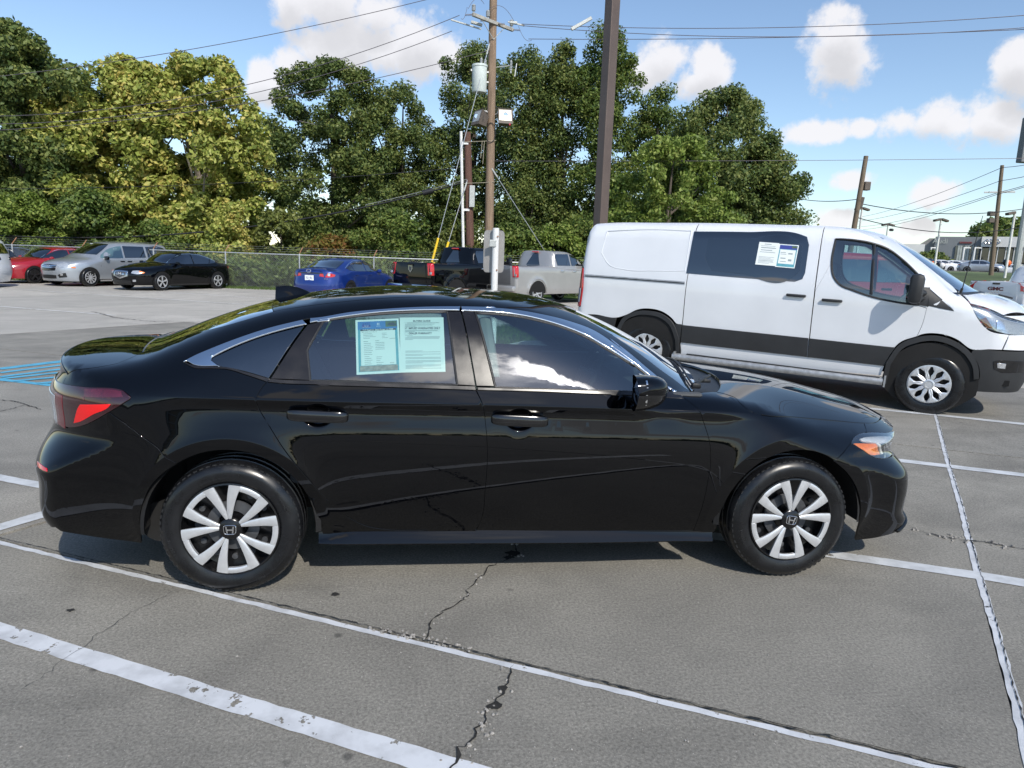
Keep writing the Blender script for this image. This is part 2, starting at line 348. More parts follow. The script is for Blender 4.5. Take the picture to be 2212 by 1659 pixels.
def panel(name, fld, P3, kind, m, parent, sgn=1, gap=.0018, step=.03, off=0., skirt=.012, rows=(), raw_uv=False, edge=.0016, corner=32, smooth=True, hook=None):
    key = (id(fld), kind, gap, step, off, skirt, raw_uv, edge, corner, smooth, len(rows), np.asarray(P3,float).tobytes())
    if hook is None and key in PCACHE:
        V, NN, T = PCACHE[key]; ys = 1 if sgn > 0 else -1
        return mk(name, V*[1,ys,1], T if ys > 0 else [f[::-1] for f in T], m, parent, NN*[1,ys,1])
    sc = np.array([1., SCALE[kind]]) if kind == 'X' else np.array([SCALE[kind], 1.])
    U = (np.asarray(P3,float) if raw_uv else fld.uv(np.asarray(P3,float), kind))*sc
    O = smooth_outline(U, step*.6, corner) if smooth else U
    if gap:
        ar = .5*np.sum(O[:,0]*np.roll(O[:,1],-1)-np.roll(O[:,0],-1)*O[:,1]); s_ = 1 if ar > 0 else -1
        t = np.roll(O,-1,0)-np.roll(O,1,0); t /= np.maximum(np.linalg.norm(t,axis=1,keepdims=True),1e-9)
        O = O+s_*gap*np.stack([-t[:,1],t[:,0]],1)
    lo, hi = O.min(0), O.max(0)
    gx, gy = np.meshgrid(np.arange(lo[0],hi[0],step), np.arange(lo[1],hi[1],step)); G = np.stack([gx.ravel(),gy.ravel()],1)
    E_ = np.zeros((0,2)); eed = []
    for rw in rows:
        for q in rw(lo/sc, hi/sc, step):
            e = fld.uv(np.asarray(q), kind)*sc
            e_in = (e >= lo).all(1) & (e <= hi).all(1)
            if not e_in.any(): continue
            ok = np.zeros(len(e), bool); ix = np.where(e_in)[0]; ok[ix] = inside(O,e[ix]); ix = np.where(ok)[0]
            if len(ix) == 0: continue
            ok[ix] = dist_poly(O,e[ix]) > .0035; run = -1; k0 = len(E_)
            ids = np.cumsum(ok)-1+k0
            for i in range(len(e)-1):
                if ok[i] and ok[i+1]: eed.append((ids[i],ids[i+1]))
            E_ = np.concatenate([E_,e[ok]])
    G = G[inside(O,G)]; G = G[dist_poly(O,G) > .45*step]
    if len(E_):
        keep = np.ones(len(G), bool)
        for i in range(0,len(E_),200): keep &= (np.linalg.norm(G[:,None]-E_[None,i:i+200],axis=2).min(1) > .35*step)
        G = G[keep]
    n0 = len(O); A = np.concatenate([O,E_,G])
    vs, es, fs, *_ = delaunay_2d_cdt([Vector(p) for p in A], [(i,(i+1)%n0) for i in range(n0)]+[(a+n0,b+n0) for a,b in eed], [], 1, 1e-7)
    V2 = np.array([(v.x,v.y) for v in vs])/sc
    P = fld.xyz(V2, kind); Nn = fld.grad(P)
    if hook is not None: P = hook(P, Nn)
    P = P+Nn*off
    tri = [list(f) for f in fs]; T = []
    for f in tri:
        g = np.cross(P[f[1]]-P[f[0]], P[f[2]]-P[f[0]]); T.append(f if g@Nn[f[0]] > 0 else f[::-1])
    # rounded edge and return flange
    cnt = {}
    for f in T:
        for i in range(len(f)):
            a, b = f[i], f[(i+1)%len(f)]; cnt[(a,b)] = 1
    bd = [(a,b) for (a,b) in cnt if (b,a) not in cnt]
    nv = len(P); outd = np.zeros((nv,3)); bset = sorted({i for e in bd for i in e})
    for a, b in bd:
        t = P[b]-P[a]; o_ = np.cross(t, Nn[a]); o_ /= max(np.linalg.norm(o_),1e-9); outd[a] += o_; outd[b] += o_
    V = list(P); NN = list(Nn)
    if skirt and bset:
        idx1 = {}; idx2 = {}; idx3 = {}
        for i in bset:
            o_ = outd[i]/max(np.linalg.norm(outd[i]),1e-9)
            idx1[i] = len(V); V.append(P[i]+o_*edge*.7-Nn[i]*edge); NN.append((o_+Nn[i])/1.4142)
        for i in bset:
            o_ = outd[i]/max(np.linalg.norm(outd[i]),1e-9)
            idx2[i] = len(V); V.append(P[i]+o_*edge*.7-Nn[i]*skirt); NN.append(o_)
        for a, b in bd: T += [[b,a,idx1[a],idx1[b]], [idx1[b],idx1[a],idx2[a],idx2[b]]]
    V = np.array(V); NN = np.array(NN); PCACHE[key] = (V, NN, T)
    if sgn < 0:
        V = V*[1,-1,1]; NN = NN*[1,-1,1]; T = [f[::-1] for f in T]
    return mk(name, V, T, m, parent, NN)
def strip(name, fld, P3, w_in, h, m, parent, sgn=1, off=.002):
    """a raised moulding between two polylines given as one closed outline"""
    return panel(name, fld, P3, 'X', m, parent, sgn, gap=0, step=.03, off=off, skirt=h, edge=.002)
# ---------------------------------------------------------------- splines and body fields
class Spl:
    """natural cubic spline, linear beyond the ends"""
    def __init__(s, pts):
        x = np.array([p[0] for p in pts], float); y = np.array([p[1] for p in pts], float)
        n = len(x); h = np.diff(x); A = np.eye(n); b = np.zeros(n)
        for i in range(1, n-1):
            A[i, i-1] = h[i-1]; A[i, i] = 2*(h[i-1]+h[i]); A[i, i+1] = h[i]
            b[i] = 6*((y[i+1]-y[i])/h[i]-(y[i]-y[i-1])/h[i-1])
        s.x, s.y, s.m, s.h = x, y, np.linalg.solve(A, b), h
    def __call__(s, q):
        q = np.asarray(q, float); x, y, m, h = s.x, s.y, s.m, s.h
        i = np.clip(np.searchsorted(x, q)-1, 0, len(x)-2); hi = h[i]
        qc = np.clip(q, x[0], x[-1]); a = (x[i+1]-qc)/hi; b = (qc-x[i])/hi
        r = a*y[i]+b*y[i+1]+((a**3-a)*m[i]+(b**3-b)*m[i+1])*hi*hi/6
        d0 = (y[1]-y[0])/h[0]-h[0]*m[1]/6; d1 = (y[-1]-y[-2])/h[-1]+h[-1]*m[-2]/6
        return r+np.where(q < x[0], (q-x[0])*d0, 0)+np.where(q > x[-1], (q-x[-1])*d1, 0)
def sstep(a, b, x):
    t = np.clip((x-a)/(b-a), 0, 1); return t*t*(3-2*t)
def smax(a, b, r):
    h = np.maximum(r-np.abs(a-b), 0)/r
    return np.maximum(a, b)+h*h*r/4

class HeroField:
    """outer skin of the near black sedan as an implicit surface F(x,y,z)=0"""
    wS = Spl([(-2.45,.845),(-2.1,.872),(-1.7,.888),(-1.2,.895),(-.4,.897),(.4,.896),(1.0,.893),(1.4,.888),(1.75,.872),(2.0,.845),(2.3,.80)])
    zc = Spl([(-2.4,.955),(-1.757,.937),(-1.22,.922),(-.2,.905),(.84,.878),(1.25,.862),(1.7,.83),(2.2,.77)])
    cr = staticmethod(lambda x: sstep(-1.75,-1.25,x)*(1-sstep(.95,1.4,x)))
    gl = Spl([(-.75,.125),(-.68,.095),(-.6,.066),(-.5,.036),(-.4,.015),(-.3,.0035),(-.2,0),(-.16,.0022),(-.12,.0078),(-.09,.0145),(-.065,.0198),(-.048,.0222),(-.036,.0224)])
    gu = Spl([(0,.0125),(.05,.0335),(.1,.0565),(.2,.106),(.3,.161),(.4,.224),(.5,.305),(.65,.46)])
    gs = Spl([(-.75,.125),(-.68,.095),(-.6,.066),(-.5,.036),(-.4,.015),(-.3,.0035),(-.2,.0005),(-.12,.003),(-.05,.0075),(0,.0140),(.05,.0320),(.1,.0560),(.2,.106),(.3,.161),(.4,.224),(.5,.305),(.65,.46)])
    tp = Spl([(-2.5,.34),(-2.0,.24),(-1.5,.11),(-1.0,.03),(-.5,0),(.1,0),(.5,.05),(.9,.16),(1.3,.28),(2.2,.45)])
    zt = Spl([(-2.50,1.02),(-2.42,1.048),(-2.34,1.062),(-2.2,1.075),(-2.0,1.092),(-1.92,1.106),(-1.8,1.148),(-1.6,1.228),(-1.37,1.304),(-1.1,1.362),(-.8,1.398),(-.45,1.409),(-.1,1.396),(.12,1.374),(.3,1.333),(.49,1.267),(.7,1.172),(.85,1.090),(1.0,1.000),(1.1,.962),(1.2,.953),(1.36,.944),(1.55,.922),(1.8,.876),(2.0,.828),(2.15,.790),(2.3,.735),(2.5,.64)])
    rS = Spl([(-2.5,.09),(-2.0,.11),(-1.6,.15),(-1.2,.15),(0,.14),(.5,.13),(.9,.11),(1.2,.10),(1.7,.13),(2.3,.15)])
    cw = Spl([(-2.5,.10),(-1.9,.10),(-1.3,.10),(0,.11),(.5,.06),(1.0,.03),(1.4,.10),(2.3,.16)])
    xf = Spl([(.1,2.20),(.16,2.225),(.21,2.255),(.245,2.262),(.285,2.242),(.32,2.238),(.45,2.245),(.55,2.225),(.62,2.215),(.66,2.25),(.70,2.325),(.75,2.335),(.85,2.33)])
    xr = Spl([(.1,-2.18),(.2,-2.25),(.3,-2.34),(.38,-2.365),(.5,-2.362),(.6,-2.375),(.65,-2.372),(.72,-2.35),(.8,-2.342),(.9,-2.345),(.95,-2.322),(1.0,-2.295),(1.05,-2.322),(1.12,-2.345)])
    wheels = ((-1.3675,.317),(1.3675,.317)); flareA = .020; flareR = (.435,.44)
    cups = ((-.972,.851),(-.047,.834))
    z0 = .55; xcF = 1.45; xcR = -1.55
    def side(s, x, z):
        d = z-s.zc(x); c = s.cr(x)
        sharp = np.where(d >= 0, s.gu(np.maximum(d,0)), np.where(d < -.036, s.gl(np.minimum(d,-.036)), .0125+(.0224-.0125)*(-d/.036)))
        g = c*sharp+(1-c)*s.gs(d)+np.maximum(d,0)*s.tp(x)
        w = s.wS(x)-g
        for (wx, wz), R in zip(s.wheels, s.flareR):
            r = np.hypot(x-wx, (z-wz))
            up = sstep(-.25,.12,z-wz)
            fl = np.where(r > R, np.exp(-np.maximum(r-R,0)/.055), 1-.10*np.clip((R-r)/.1,0,1.5))
            w = w+s.flareA*fl*up
        for hx, hz in s.cups:
            q = ((x-hx)/.068)**2+((z-hz)/.056)**2
            w = w-.030*np.clip(1-q,0,1)**1.5
        return w
    def top(s, x, a):
        t = sstep(-.9,.2,x); k = -.26*(1-t)+.60*t
        kk = np.where(x > 1.35, .60-.12*sstep(1.35,2.0,x), k)
        return s.zt(x+kk*a*a)-s.cw(x)*a*a
    def front(s, a, z):
        q = sstep(.50,.70,z); return s.xf(z)-(.045+.085*q)*(a/.6)**2-(.10+.07*q)*(a/.8)**6
    def rear(s, a, z):
        q = sstep(.55,.75,z); return s.xr(z)+(.05+.05*q)*(a/.6)**2+(.08+.07*q)*(a/.8)**6
    def F(s, P):
        x, a, z = P[:,0], np.abs(P[:,1]), P[:,2]
        f = smax(a-s.side(x,z), (z-s.top(x,a)), s.rS(x))
        f = smax(f, x-s.front(a,z), .07)
        return smax(f, s.rear(a,z)-x, .05)
    def grad(s, P, h=.004):
        G = np.empty_like(P)
        for i in range(3):
            d = np.zeros(3); d[i] = h
            G[:,i] = s.F(P+d)-s.F(P-d)
        return G/np.maximum(np.linalg.norm(G,axis=1,keepdims=True),1e-9)
    def solve(s, O, D, tmax=2.2, n=60, it=26):
        """first F=0 going outwards from O along D (O inside)"""
        lo = np.zeros(len(O)); hi = np.full(len(O), tmax); found = np.zeros(len(O), bool)
        for k in range(1, n+1):
            t = tmax*k/n; f = s.F(O+D*t)
            new = (~found) & (f > 0)
            hi[new] = t; lo[new] = tmax*(k-1)/n; found |= new
        for _ in range(it):
            m = (lo+hi)/2; f = s.F(O+D*m[:,None]); pos = f > 0
            hi = np.where(pos, m, hi); lo = np.where(pos, lo, m)
        return O+D*((lo+hi)/2)[:,None]
    # two parametrisations: 'X' (station x, roll angle phi from vertical), 'F'/'R' (polar angle round a vertical axis, height)
    def uv(s, P, kind):
        P = np.asarray(P, float)
        if kind == 'X': return np.stack([P[:,0], np.arctan2(-P[:,1], P[:,2]-s.z0)], 1)
        if kind == 'F': return np.stack([np.arctan2(-P[:,1], P[:,0]-s.xcF), P[:,2]], 1)
        return np.stack([np.arctan2(-P[:,1], s.xcR-P[:,0]), P[:,2]], 1)
    def xyz(s, U, kind):
        U = np.asarray(U, float); o = np.zeros(len(U))
        if kind == 'X': O = np.stack([U[:,0], o, o+s.z0], 1); D = np.stack([o, -np.sin(U[:,1]), np.cos(U[:,1])], 1)
        elif kind == 'F': O = np.stack([o+s.xcF, o, U[:,1]], 1); D = np.stack([np.cos(U[:,0]), -np.sin(U[:,0]), o], 1)
        else: O = np.stack([o+s.xcR, o, U[:,1]], 1); D = np.stack([-np.cos(U[:,0]), -np.sin(U[:,0]), o], 1)
        return s.solve(O, D)
# outlines of the near sedan's panels on its right flank, metres in the car frame
CUR = {
 'rail_low': [(-1.573,-0.767,1.073),(-1.538,-0.753,1.094),(-1.457,-0.732,1.132),(-1.324,-0.703,1.186),(-1.209,-0.682,1.226),(-1.11,-0.667,1.252),(-1.035,-0.656,1.271),(-0.998,-0.656,1.275),(-0.851,-0.638,1.302),(-0.663,-0.625,1.323),(-0.47,-0.61,1.336),(-0.323,-0.598,1.34),(-0.147,-0.58,1.338),(-0.201,-0.59,1.338),(-0.061,-0.579,1.33),(0.083,-0.56,1.309),(0.233,-0.53,1.275),(0.384,-0.521,1.223),(0.472,-0.568,1.168),(0.576,-0.624,1.094),(0.462,-0.528,1.188),(0.533,-0.577,1.137),(0.622,-0.636,1.063),(0.678,-0.659,1.018),(0.73,-0.705,0.969),(0.773,-0.725,0.949)],
 'apil_base': [(0.773,-0.725,0.949),(0.829,-0.708,0.944),(0.866,-0.701,0.942)],
 'ws_edge': [(0.866,-0.701,0.942),(0.829,-0.595,0.971),(0.714,-0.55,1.052),(0.598,-0.502,1.135),(0.485,-0.441,1.207),(0.505,-0.445,1.197),(0.415,-0.393,1.249),(0.315,-0.332,1.299)],
 'bl_edge': [(-1.219,-0.551,1.29),(-1.291,-0.569,1.268),(-1.444,-0.578,1.219),(-1.681,-0.501,1.145),(-1.801,-0.534,1.091),(-1.832,-0.537,1.081)],
 'trunk_shut': [(-1.832,-0.537,1.081),(-1.85,-0.59,1.067),(-1.892,-0.674,1.045),(-1.975,-0.711,1.031),(-2.074,-0.708,1.011),(-2.095,-0.693,0.998)],
 'tail_corner': [(-2.095,-0.693,0.998),(-2.112,-0.688,0.975),(-2.118,-0.699,0.952)],
 'lamp_top': [(-2.118,-0.699,0.952),(-2.1,-0.716,0.953),(-1.969,-0.809,0.958),(-1.83,-0.848,0.959),(-1.807,-0.852,0.955),(-1.765,-0.87,0.929),(-1.767,-0.873,0.921)],
 'lamp_low': [(-1.767,-0.873,0.921),(-1.82,-0.877,0.886),(-1.857,-0.874,0.863),(-1.891,-0.864,0.842),(-1.96,-0.832,0.803),(-2.019,-0.797,0.779),(-2.077,-0.756,0.766),(-2.139,-0.7,0.763),(-2.219,-0.596,0.752)],
 'qb_joint': [(-1.857,-0.874,0.863),(-1.791,-0.883,0.814),(-1.723,-0.889,0.757),(-1.643,-0.9,0.691),(-1.636,-0.903,0.681),(-1.576,-0.907,0.638)],
 'rd_rear': [(-1.191,-0.841,1.006),(-1.224,-0.864,0.961),(-1.239,-0.881,0.926),(-1.236,-0.879,0.908),(-1.208,-0.88,0.846),(-1.175,-0.891,0.803),(-1.201,-0.882,0.836),(-1.12,-0.908,0.707),(-1.018,-0.908,0.568),(-0.934,-0.883,0.453),(-0.839,-0.844,0.347),(-0.755,-0.825,0.296),(-0.669,-0.818,0.276)],
 'sill_top_rear': [(-1.0,-0.889,0.46),(-0.93,-0.882,0.452)],
 'mold_low_q': [(-1.196,-0.845,0.999),(-1.286,-0.83,1.026),(-1.374,-0.815,1.049),(-1.448,-0.809,1.051),(-1.527,-0.796,1.053),(-1.572,-0.769,1.071)],
 'mold_low_r': [(-1.191,-0.846,0.998),(-1.117,-0.849,0.992),(-1.017,-0.85,0.99),(-0.919,-0.852,0.988),(-0.975,-0.852,0.987),(-0.579,-0.855,0.979),(-0.257,-0.857,0.971)],
 'mold_low_f': [(-0.246,-0.857,0.971),(-0.085,-0.857,0.969),(0.091,-0.856,0.965),(0.269,-0.856,0.959),(0.453,-0.846,0.951),(0.387,-0.852,0.955),(0.547,-0.831,0.944),(0.707,-0.798,0.931),(0.786,-0.795,0.927)],
 'mold_up_q': [(-1.185,-0.838,1.012),(-1.287,-0.823,1.038),(-1.372,-0.81,1.057),(-1.406,-0.806,1.059)],
 'mold_up_r': [(-1.184,-0.838,1.012),(-1.118,-0.841,1.008),(-1.008,-0.842,1.006),(-0.919,-0.844,1.002),(-0.976,-0.843,1.004),(-0.616,-0.847,0.996),(-0.26,-0.849,0.988)],
 'mold_up_f': [(-0.248,-0.851,0.984),(-0.085,-0.852,0.98),(0.091,-0.851,0.977),(0.27,-0.849,0.973),(0.504,-0.826,0.963),(0.428,-0.84,0.965),(0.594,-0.803,0.958),(0.772,-0.732,0.947)],
 'b_line': [(-0.321,-0.599,1.339),(-0.317,-0.634,1.317),(-0.288,-0.764,1.159),(-0.256,-0.849,0.99),(-0.254,-0.857,0.971),(-0.225,-0.883,0.91),(-0.205,-0.89,0.78),(-0.197,-0.895,0.63),(-0.202,-0.879,0.488),(-0.207,-0.847,0.356),(-0.224,-0.824,0.286),(-0.236,-0.816,0.263)],
 'b_line_low': [(-0.254,-0.857,0.971),(-0.225,-0.883,0.91),(-0.205,-0.89,0.78),(-0.197,-0.895,0.63),(-0.202,-0.879,0.488),(-0.207,-0.847,0.356),(-0.224,-0.824,0.286),(-0.236,-0.816,0.263)],
 'b_line_up': [(-0.321,-0.599,1.339),(-0.317,-0.634,1.317),(-0.288,-0.764,1.159),(-0.256,-0.849,0.99)],
 'fd_front': [(0.787,-0.748,0.941),(0.787,-0.792,0.928),(0.845,-0.87,0.873),(0.852,-0.871,0.856),(0.876,-0.878,0.792),(0.894,-0.89,0.734),(0.902,-0.894,0.692),(0.903,-0.896,0.654),(0.906,-0.896,0.643),(0.904,-0.891,0.528),(0.897,-0.875,0.407),(0.889,-0.845,0.309),(0.882,-0.817,0.236)],
 'door_bot_r': [(-0.669,-0.818,0.276),(-0.511,-0.817,0.269),(-0.236,-0.816,0.263)],
 'door_bot_f': [(-0.233,-0.815,0.261),(0.224,-0.814,0.248),(0.883,-0.817,0.235)],
 'fender_bot': [(0.883,-0.817,0.235),(0.993,-0.819,0.229)],
 'fender_top': [(0.787,-0.748,0.941),(0.781,-0.732,0.946),(0.863,-0.71,0.941),(0.937,-0.693,0.939),(1.011,-0.668,0.936),(1.063,-0.702,0.926),(1.086,-0.726,0.919),(1.08,-0.792,0.906),(1.097,-0.828,0.886),(1.123,-0.845,0.871),(1.177,-0.845,0.857),(1.13,-0.847,0.868),(1.176,-0.846,0.857),(1.404,-0.766,0.827),(1.713,-0.657,0.781),(1.915,-0.594,0.754)],
 'hood_shut': [(1.014,-0.661,0.936),(1.066,-0.695,0.926),(1.088,-0.72,0.919),(1.082,-0.789,0.907),(1.098,-0.826,0.887),(1.123,-0.843,0.872),(1.178,-0.844,0.858),(1.131,-0.845,0.869),(1.177,-0.844,0.858),(1.407,-0.762,0.827),(1.716,-0.653,0.782),(1.908,-0.593,0.756),(2.003,-0.545,0.745),(2.103,-0.456,0.74),(2.196,-0.343,0.736)],
 'nose_side': [(1.915,-0.594,0.754),(1.857,-0.701,0.73)],
 'lampF_top': [(1.695,-0.822,0.706),(1.774,-0.752,0.73),(1.823,-0.722,0.731),(1.854,-0.706,0.729),(1.927,-0.673,0.722),(2.047,-0.612,0.705)],
 'lampF_low': [(1.694,-0.824,0.705),(1.71,-0.826,0.698),(1.755,-0.834,0.673),(1.833,-0.819,0.628),(1.893,-0.797,0.614),(1.951,-0.765,0.608)],
 'fb_joint': [(1.69,-0.826,0.704),(1.62,-0.879,0.671),(1.562,-0.899,0.631)],
 'fb_bot': [(1.82,-0.777,0.15),(1.944,-0.771,0.159),(2.061,-0.761,0.183)],
 'rb_bot': [(-1.798,-0.778,0.214),(-1.969,-0.775,0.241),(-2.143,-0.776,0.278),(-2.163,-0.78,0.299)],
 'chrome_low_q': [(-1.043,-0.686,1.245),(-1.106,-0.694,1.23),(-1.207,-0.71,1.201),(-1.321,-0.733,1.159),(-1.413,-0.759,1.115),(-1.45,-0.773,1.094),(-1.449,-0.782,1.084),(-1.407,-0.806,1.059),(-1.524,-0.789,1.062),(-1.56,-0.769,1.074)],
 'chrome_low_r': [(-1.029,-0.68,1.252),(-0.938,-0.671,1.269),(-0.996,-0.675,1.26),(-0.849,-0.659,1.286),(-0.7,-0.646,1.306),(-0.547,-0.638,1.318),(-0.327,-0.626,1.323)],
 'chrome_low_f': [(-0.314,-0.625,1.323),(-0.316,-0.627,1.322),(-0.203,-0.622,1.32),(-0.088,-0.617,1.313),(0.052,-0.609,1.293),(0.195,-0.605,1.257),(0.313,-0.613,1.214),(0.427,-0.646,1.152),(0.56,-0.676,1.074),(0.442,-0.609,1.165),(0.533,-0.652,1.102),(0.608,-0.683,1.045),(0.683,-0.71,0.988),(0.741,-0.71,0.963),(0.756,-0.738,0.949)],
 'qglass': [(-1.446,-0.782,1.084),(-1.446,-0.774,1.093),(-1.317,-0.738,1.155),(-1.206,-0.715,1.196),(-1.105,-0.7,1.225),(-1.058,-0.692,1.238),(-1.191,-0.836,1.017),(-1.287,-0.821,1.042),(-1.372,-0.809,1.059),(-1.405,-0.804,1.063)],
 'rglass': [(-0.968,-0.674,1.263),(-1.018,-0.758,1.161),(-1.03,-0.774,1.135),(-1.008,-0.842,1.007),(-0.976,-0.842,1.007),(-0.616,-0.846,0.999),(-0.344,-0.847,0.995),(-0.388,-0.637,1.318),(-0.547,-0.643,1.313),(-0.699,-0.651,1.303),(-0.849,-0.661,1.285),(-0.966,-0.674,1.264)],
 'dpil': [(-1.038,-0.687,1.245),(-0.969,-0.676,1.262),(-1.021,-0.758,1.161),(-1.032,-0.773,1.136),(-1.01,-0.841,1.008),(-1.18,-0.838,1.013)],
 'bpil_r': [(-0.384,-0.637,1.318),(-0.322,-0.632,1.319),(-0.259,-0.848,0.991),(-0.339,-0.847,0.995)],
 'bpil_f': [(-0.314,-0.632,1.319),(-0.258,-0.624,1.321),(-0.171,-0.848,0.99),(-0.252,-0.848,0.99)],
 'fglass': [(-0.249,-0.633,1.315),(-0.204,-0.63,1.315),(-0.089,-0.625,1.309),(0.051,-0.617,1.288),(0.193,-0.613,1.253),(0.311,-0.623,1.21),(0.426,-0.654,1.148),(0.558,-0.684,1.071),(0.439,-0.619,1.161),(0.531,-0.661,1.098),(0.605,-0.691,1.041),(0.68,-0.718,0.985),(0.729,-0.721,0.963),(0.714,-0.753,0.954),(0.552,-0.812,0.964),(0.389,-0.841,0.972),(0.27,-0.848,0.975),(0.003,-0.85,0.981),(-0.163,-0.85,0.986)],
 'handle_r': [(-1.113,-0.874,0.878),(-1.026,-0.875,0.886),(-0.897,-0.875,0.882),(-0.84,-0.875,0.866),(-0.843,-0.88,0.833),(-0.904,-0.883,0.82),(-1.026,-0.885,0.818),(-1.11,-0.882,0.832)],
 'red_tri': [(-1.991,-0.818,0.883),(-1.845,-0.874,0.898),(-1.849,-0.874,0.892),(-1.927,-0.85,0.849),(-2.007,-0.805,0.804),(-2.038,-0.784,0.793),(-2.021,-0.798,0.833),(-2.005,-0.809,0.865)],
 'amber': [(1.722,-0.814,0.704),(1.874,-0.768,0.691),(1.884,-0.779,0.669),(1.904,-0.777,0.632),(1.817,-0.818,0.644),(1.758,-0.829,0.678)],
 'rb_refl': [(-2.233,-0.736,0.6),(-2.188,-0.795,0.599),(-2.148,-0.833,0.596),(-2.143,-0.842,0.585),(-2.17,-0.821,0.586),(-2.216,-0.768,0.589)],
 'roof_rear': [(-1.219,-0.551,1.29)],
 'ws_top': [(0.315,-0.332,1.299)],
 'backbase': [(-1.832,-0.537,1.081),(-1.867,-0.467,1.083),(-1.895,-0.406,1.085)],
}
# ---------------------------------------------------------------- generic bodies for the other vehicles
class Body(HeroField):
    cups = (); flareA = .018
    def __init__(s, w, prof, zt, xf, xr, wheels=(), kf=.5, kr=.25, cw=.10, rs=.14, sf=(.10,.12), sr=(.08,.12), z0=.6, xc=(-1.5,1.5), fR=.43, tp=0., rf=.08, rr=.06, kx=(-.8,.3)):
        s.wS, s.pf, s.zt_, s.xf_, s.xr_ = Spl(w), Spl(prof), Spl(zt), Spl(xf), Spl(xr)
        s.wheels = wheels; s.kf, s.kr, s.cw_, s.rs, s.sf, s.sr = kf, kr, cw, rs, sf, sr; s.z0 = z0; s.xcR, s.xcF = xc; s.fR = fR; s.rf, s.rr, s.kx = rf, rr, kx
    def side(s, x, z):
        w = s.wS(x)-s.pf(z)
        for wx, wz in s.wheels:
            r = np.hypot(x-wx, z-wz); up = sstep(-.25,.12,z-wz)
            w = w+s.flareA*np.where(r > s.fR, np.exp(-np.maximum(r-s.fR,0)/.05), 1.)*up
        return w
    def top(s, x, a):
        t = sstep(s.kx[0],s.kx[1],x); return s.zt_(x+(-s.kr*(1-t)+s.kf*t)*a*a)-s.cw_*a*a
    def front(s, a, z): return s.xf_(z)-s.sf[0]*(a/.6)**2-s.sf[1]*(a/.8)**6
    def rear(s, a, z): return s.xr_(z)+s.sr[0]*(a/.6)**2+s.sr[1]*(a/.8)**6
    def F(s, P):
        x, a, z = P[:,0], np.abs(P[:,1]), P[:,2]
        f = smax(a-s.side(x,z), (z-s.top(x,a)), s.rs); f = smax(f, x-s.front(a,z), s.rf); return smax(f, s.rear(a,z)-x, s.rr)
    def sp(s, pts):      # side points from (x,z)
        q = np.array(pts, float); o = np.zeros(len(q)); O = np.stack([q[:,0],o,q[:,1]],1); D = np.stack([o,o-1,o],1)
        return [tuple(p) for p in s.solve(O,D,1.6)]
    def tpnt(s, pts, z0=.7):   # top points from (x,y)
        q = np.array(pts, float); o = np.zeros(len(q)); return [tuple(p) for p in s.solve(np.stack([q[:,0],q[:,1],o+z0],1), np.stack([o,o,o+1],1), 1.8)]
    def pol(s, pts, kind): return [tuple(p) for p in s.xyz(np.array(pts,float),kind)]
def shell(name, fld, m, parent, nx=56, nph=26, phimax=116, zlo=.2, ends=(1,1), nth=25, nz=16):
    """closed skin: stations along x, fans round both ends"""
    V = []; Fc = []; NN = []
    def grid(P, a, b, flip):
        o = len(V); V.extend(P); NN.extend(fld.grad(P))
        for i in range(a-1):
            for j in range(b-1):
                q = (o+i*b+j, o+i*b+j+1, o+(i+1)*b+j+1, o+(i+1)*b+j); Fc.append(q[::-1] if flip else q)
    xs = np.linspace(fld.xcR, fld.xcF, nx); ph = np.radians(np.linspace(-phimax,phimax,2*nph+1))
    grid(fld.xyz(np.array([(x,p) for x in xs for p in ph]),'X'), nx, 2*nph+1, False)
    for k, (kind, xc) in enumerate((('R',fld.xcR),('F',fld.xcF))):
        if not ends[k]: continue
        ztop = float(fld.solve(np.array([[xc,0,fld.z0]]),np.array([[0,0,1.]]))[0,2])-.0005
        th = np.radians(np.linspace(-90,90,nth)); zs = zlo+(ztop-zlo)*(1-(1-np.linspace(0,1,nz))**1.35)
        grid(fld.xyz(np.array([(t,z) for t in th for z in zs]),kind), nth, nz, kind == 'R')
    o = mk(name, V, Fc, m, parent, np.array(NN)); return o
def bg_wheel(parent, x, y, side, r=.33, w=.22, rim=.215, spokes=5, m='alloy', twin=False, zc=None):
    wh = empty('wheel', parent, (x, side*(y+.022), zc if zc else r), (0,0,math.pi if side > 0 else 0))
    make_tyre(r, w, rim, wh, False, 28); 
    MB().lathe([(rim,.01),(rim-.012,.03),(rim-.02,.07),(0,.07)], 24).build('wheel_disc', M['wheel_black'], wh, smooth=True)
    MB().lathe([(rim,.0),(rim-.004,-.006),(rim-.018,-.004),(rim-.02,.02)], 28).build('rim', M[m], wh, smooth=True)
    for k in range(spokes):
        A = 2*math.pi*k/spokes+.3
        for da in ((-.11,.11) if twin else (0,)):
            ca, sa = math.cos(A+da), math.sin(A+da); wd = .030 if twin else .045*5/spokes+.018
            V = []
            for rr, ww in ((.03,wd*.8),(rim-.008,wd)):
                for dd in (-1,1):
                    for yy in (.004,.022): V.append((rr*ca-dd*ww/2*sa, yy-.004, rr*sa+dd*ww/2*ca))
            MB().add(V,[(0,2,6,4),(1,5,7,3),(0,4,5,1),(2,3,7,6),(4,6,7,5),(0,1,3,2)]).build('spoke', M[m], wh)
    MB().lathe([(.04,.015),(.036,-.003),(0,-.005)], 14).build('hub_cap', M[m], wh, smooth=True)
    return wh
def arch_disc(fld, x, z, r, parent, s, m='dark_void', zmin=.2):  # flat near-black disc on the skin stands in for the shaded wheel well
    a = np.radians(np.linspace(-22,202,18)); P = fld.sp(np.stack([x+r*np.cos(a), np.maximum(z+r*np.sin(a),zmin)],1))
    return panel('wheel_arch', fld, P, 'X', M[m], parent, s, gap=0, step=.07, off=.011, skirt=0)
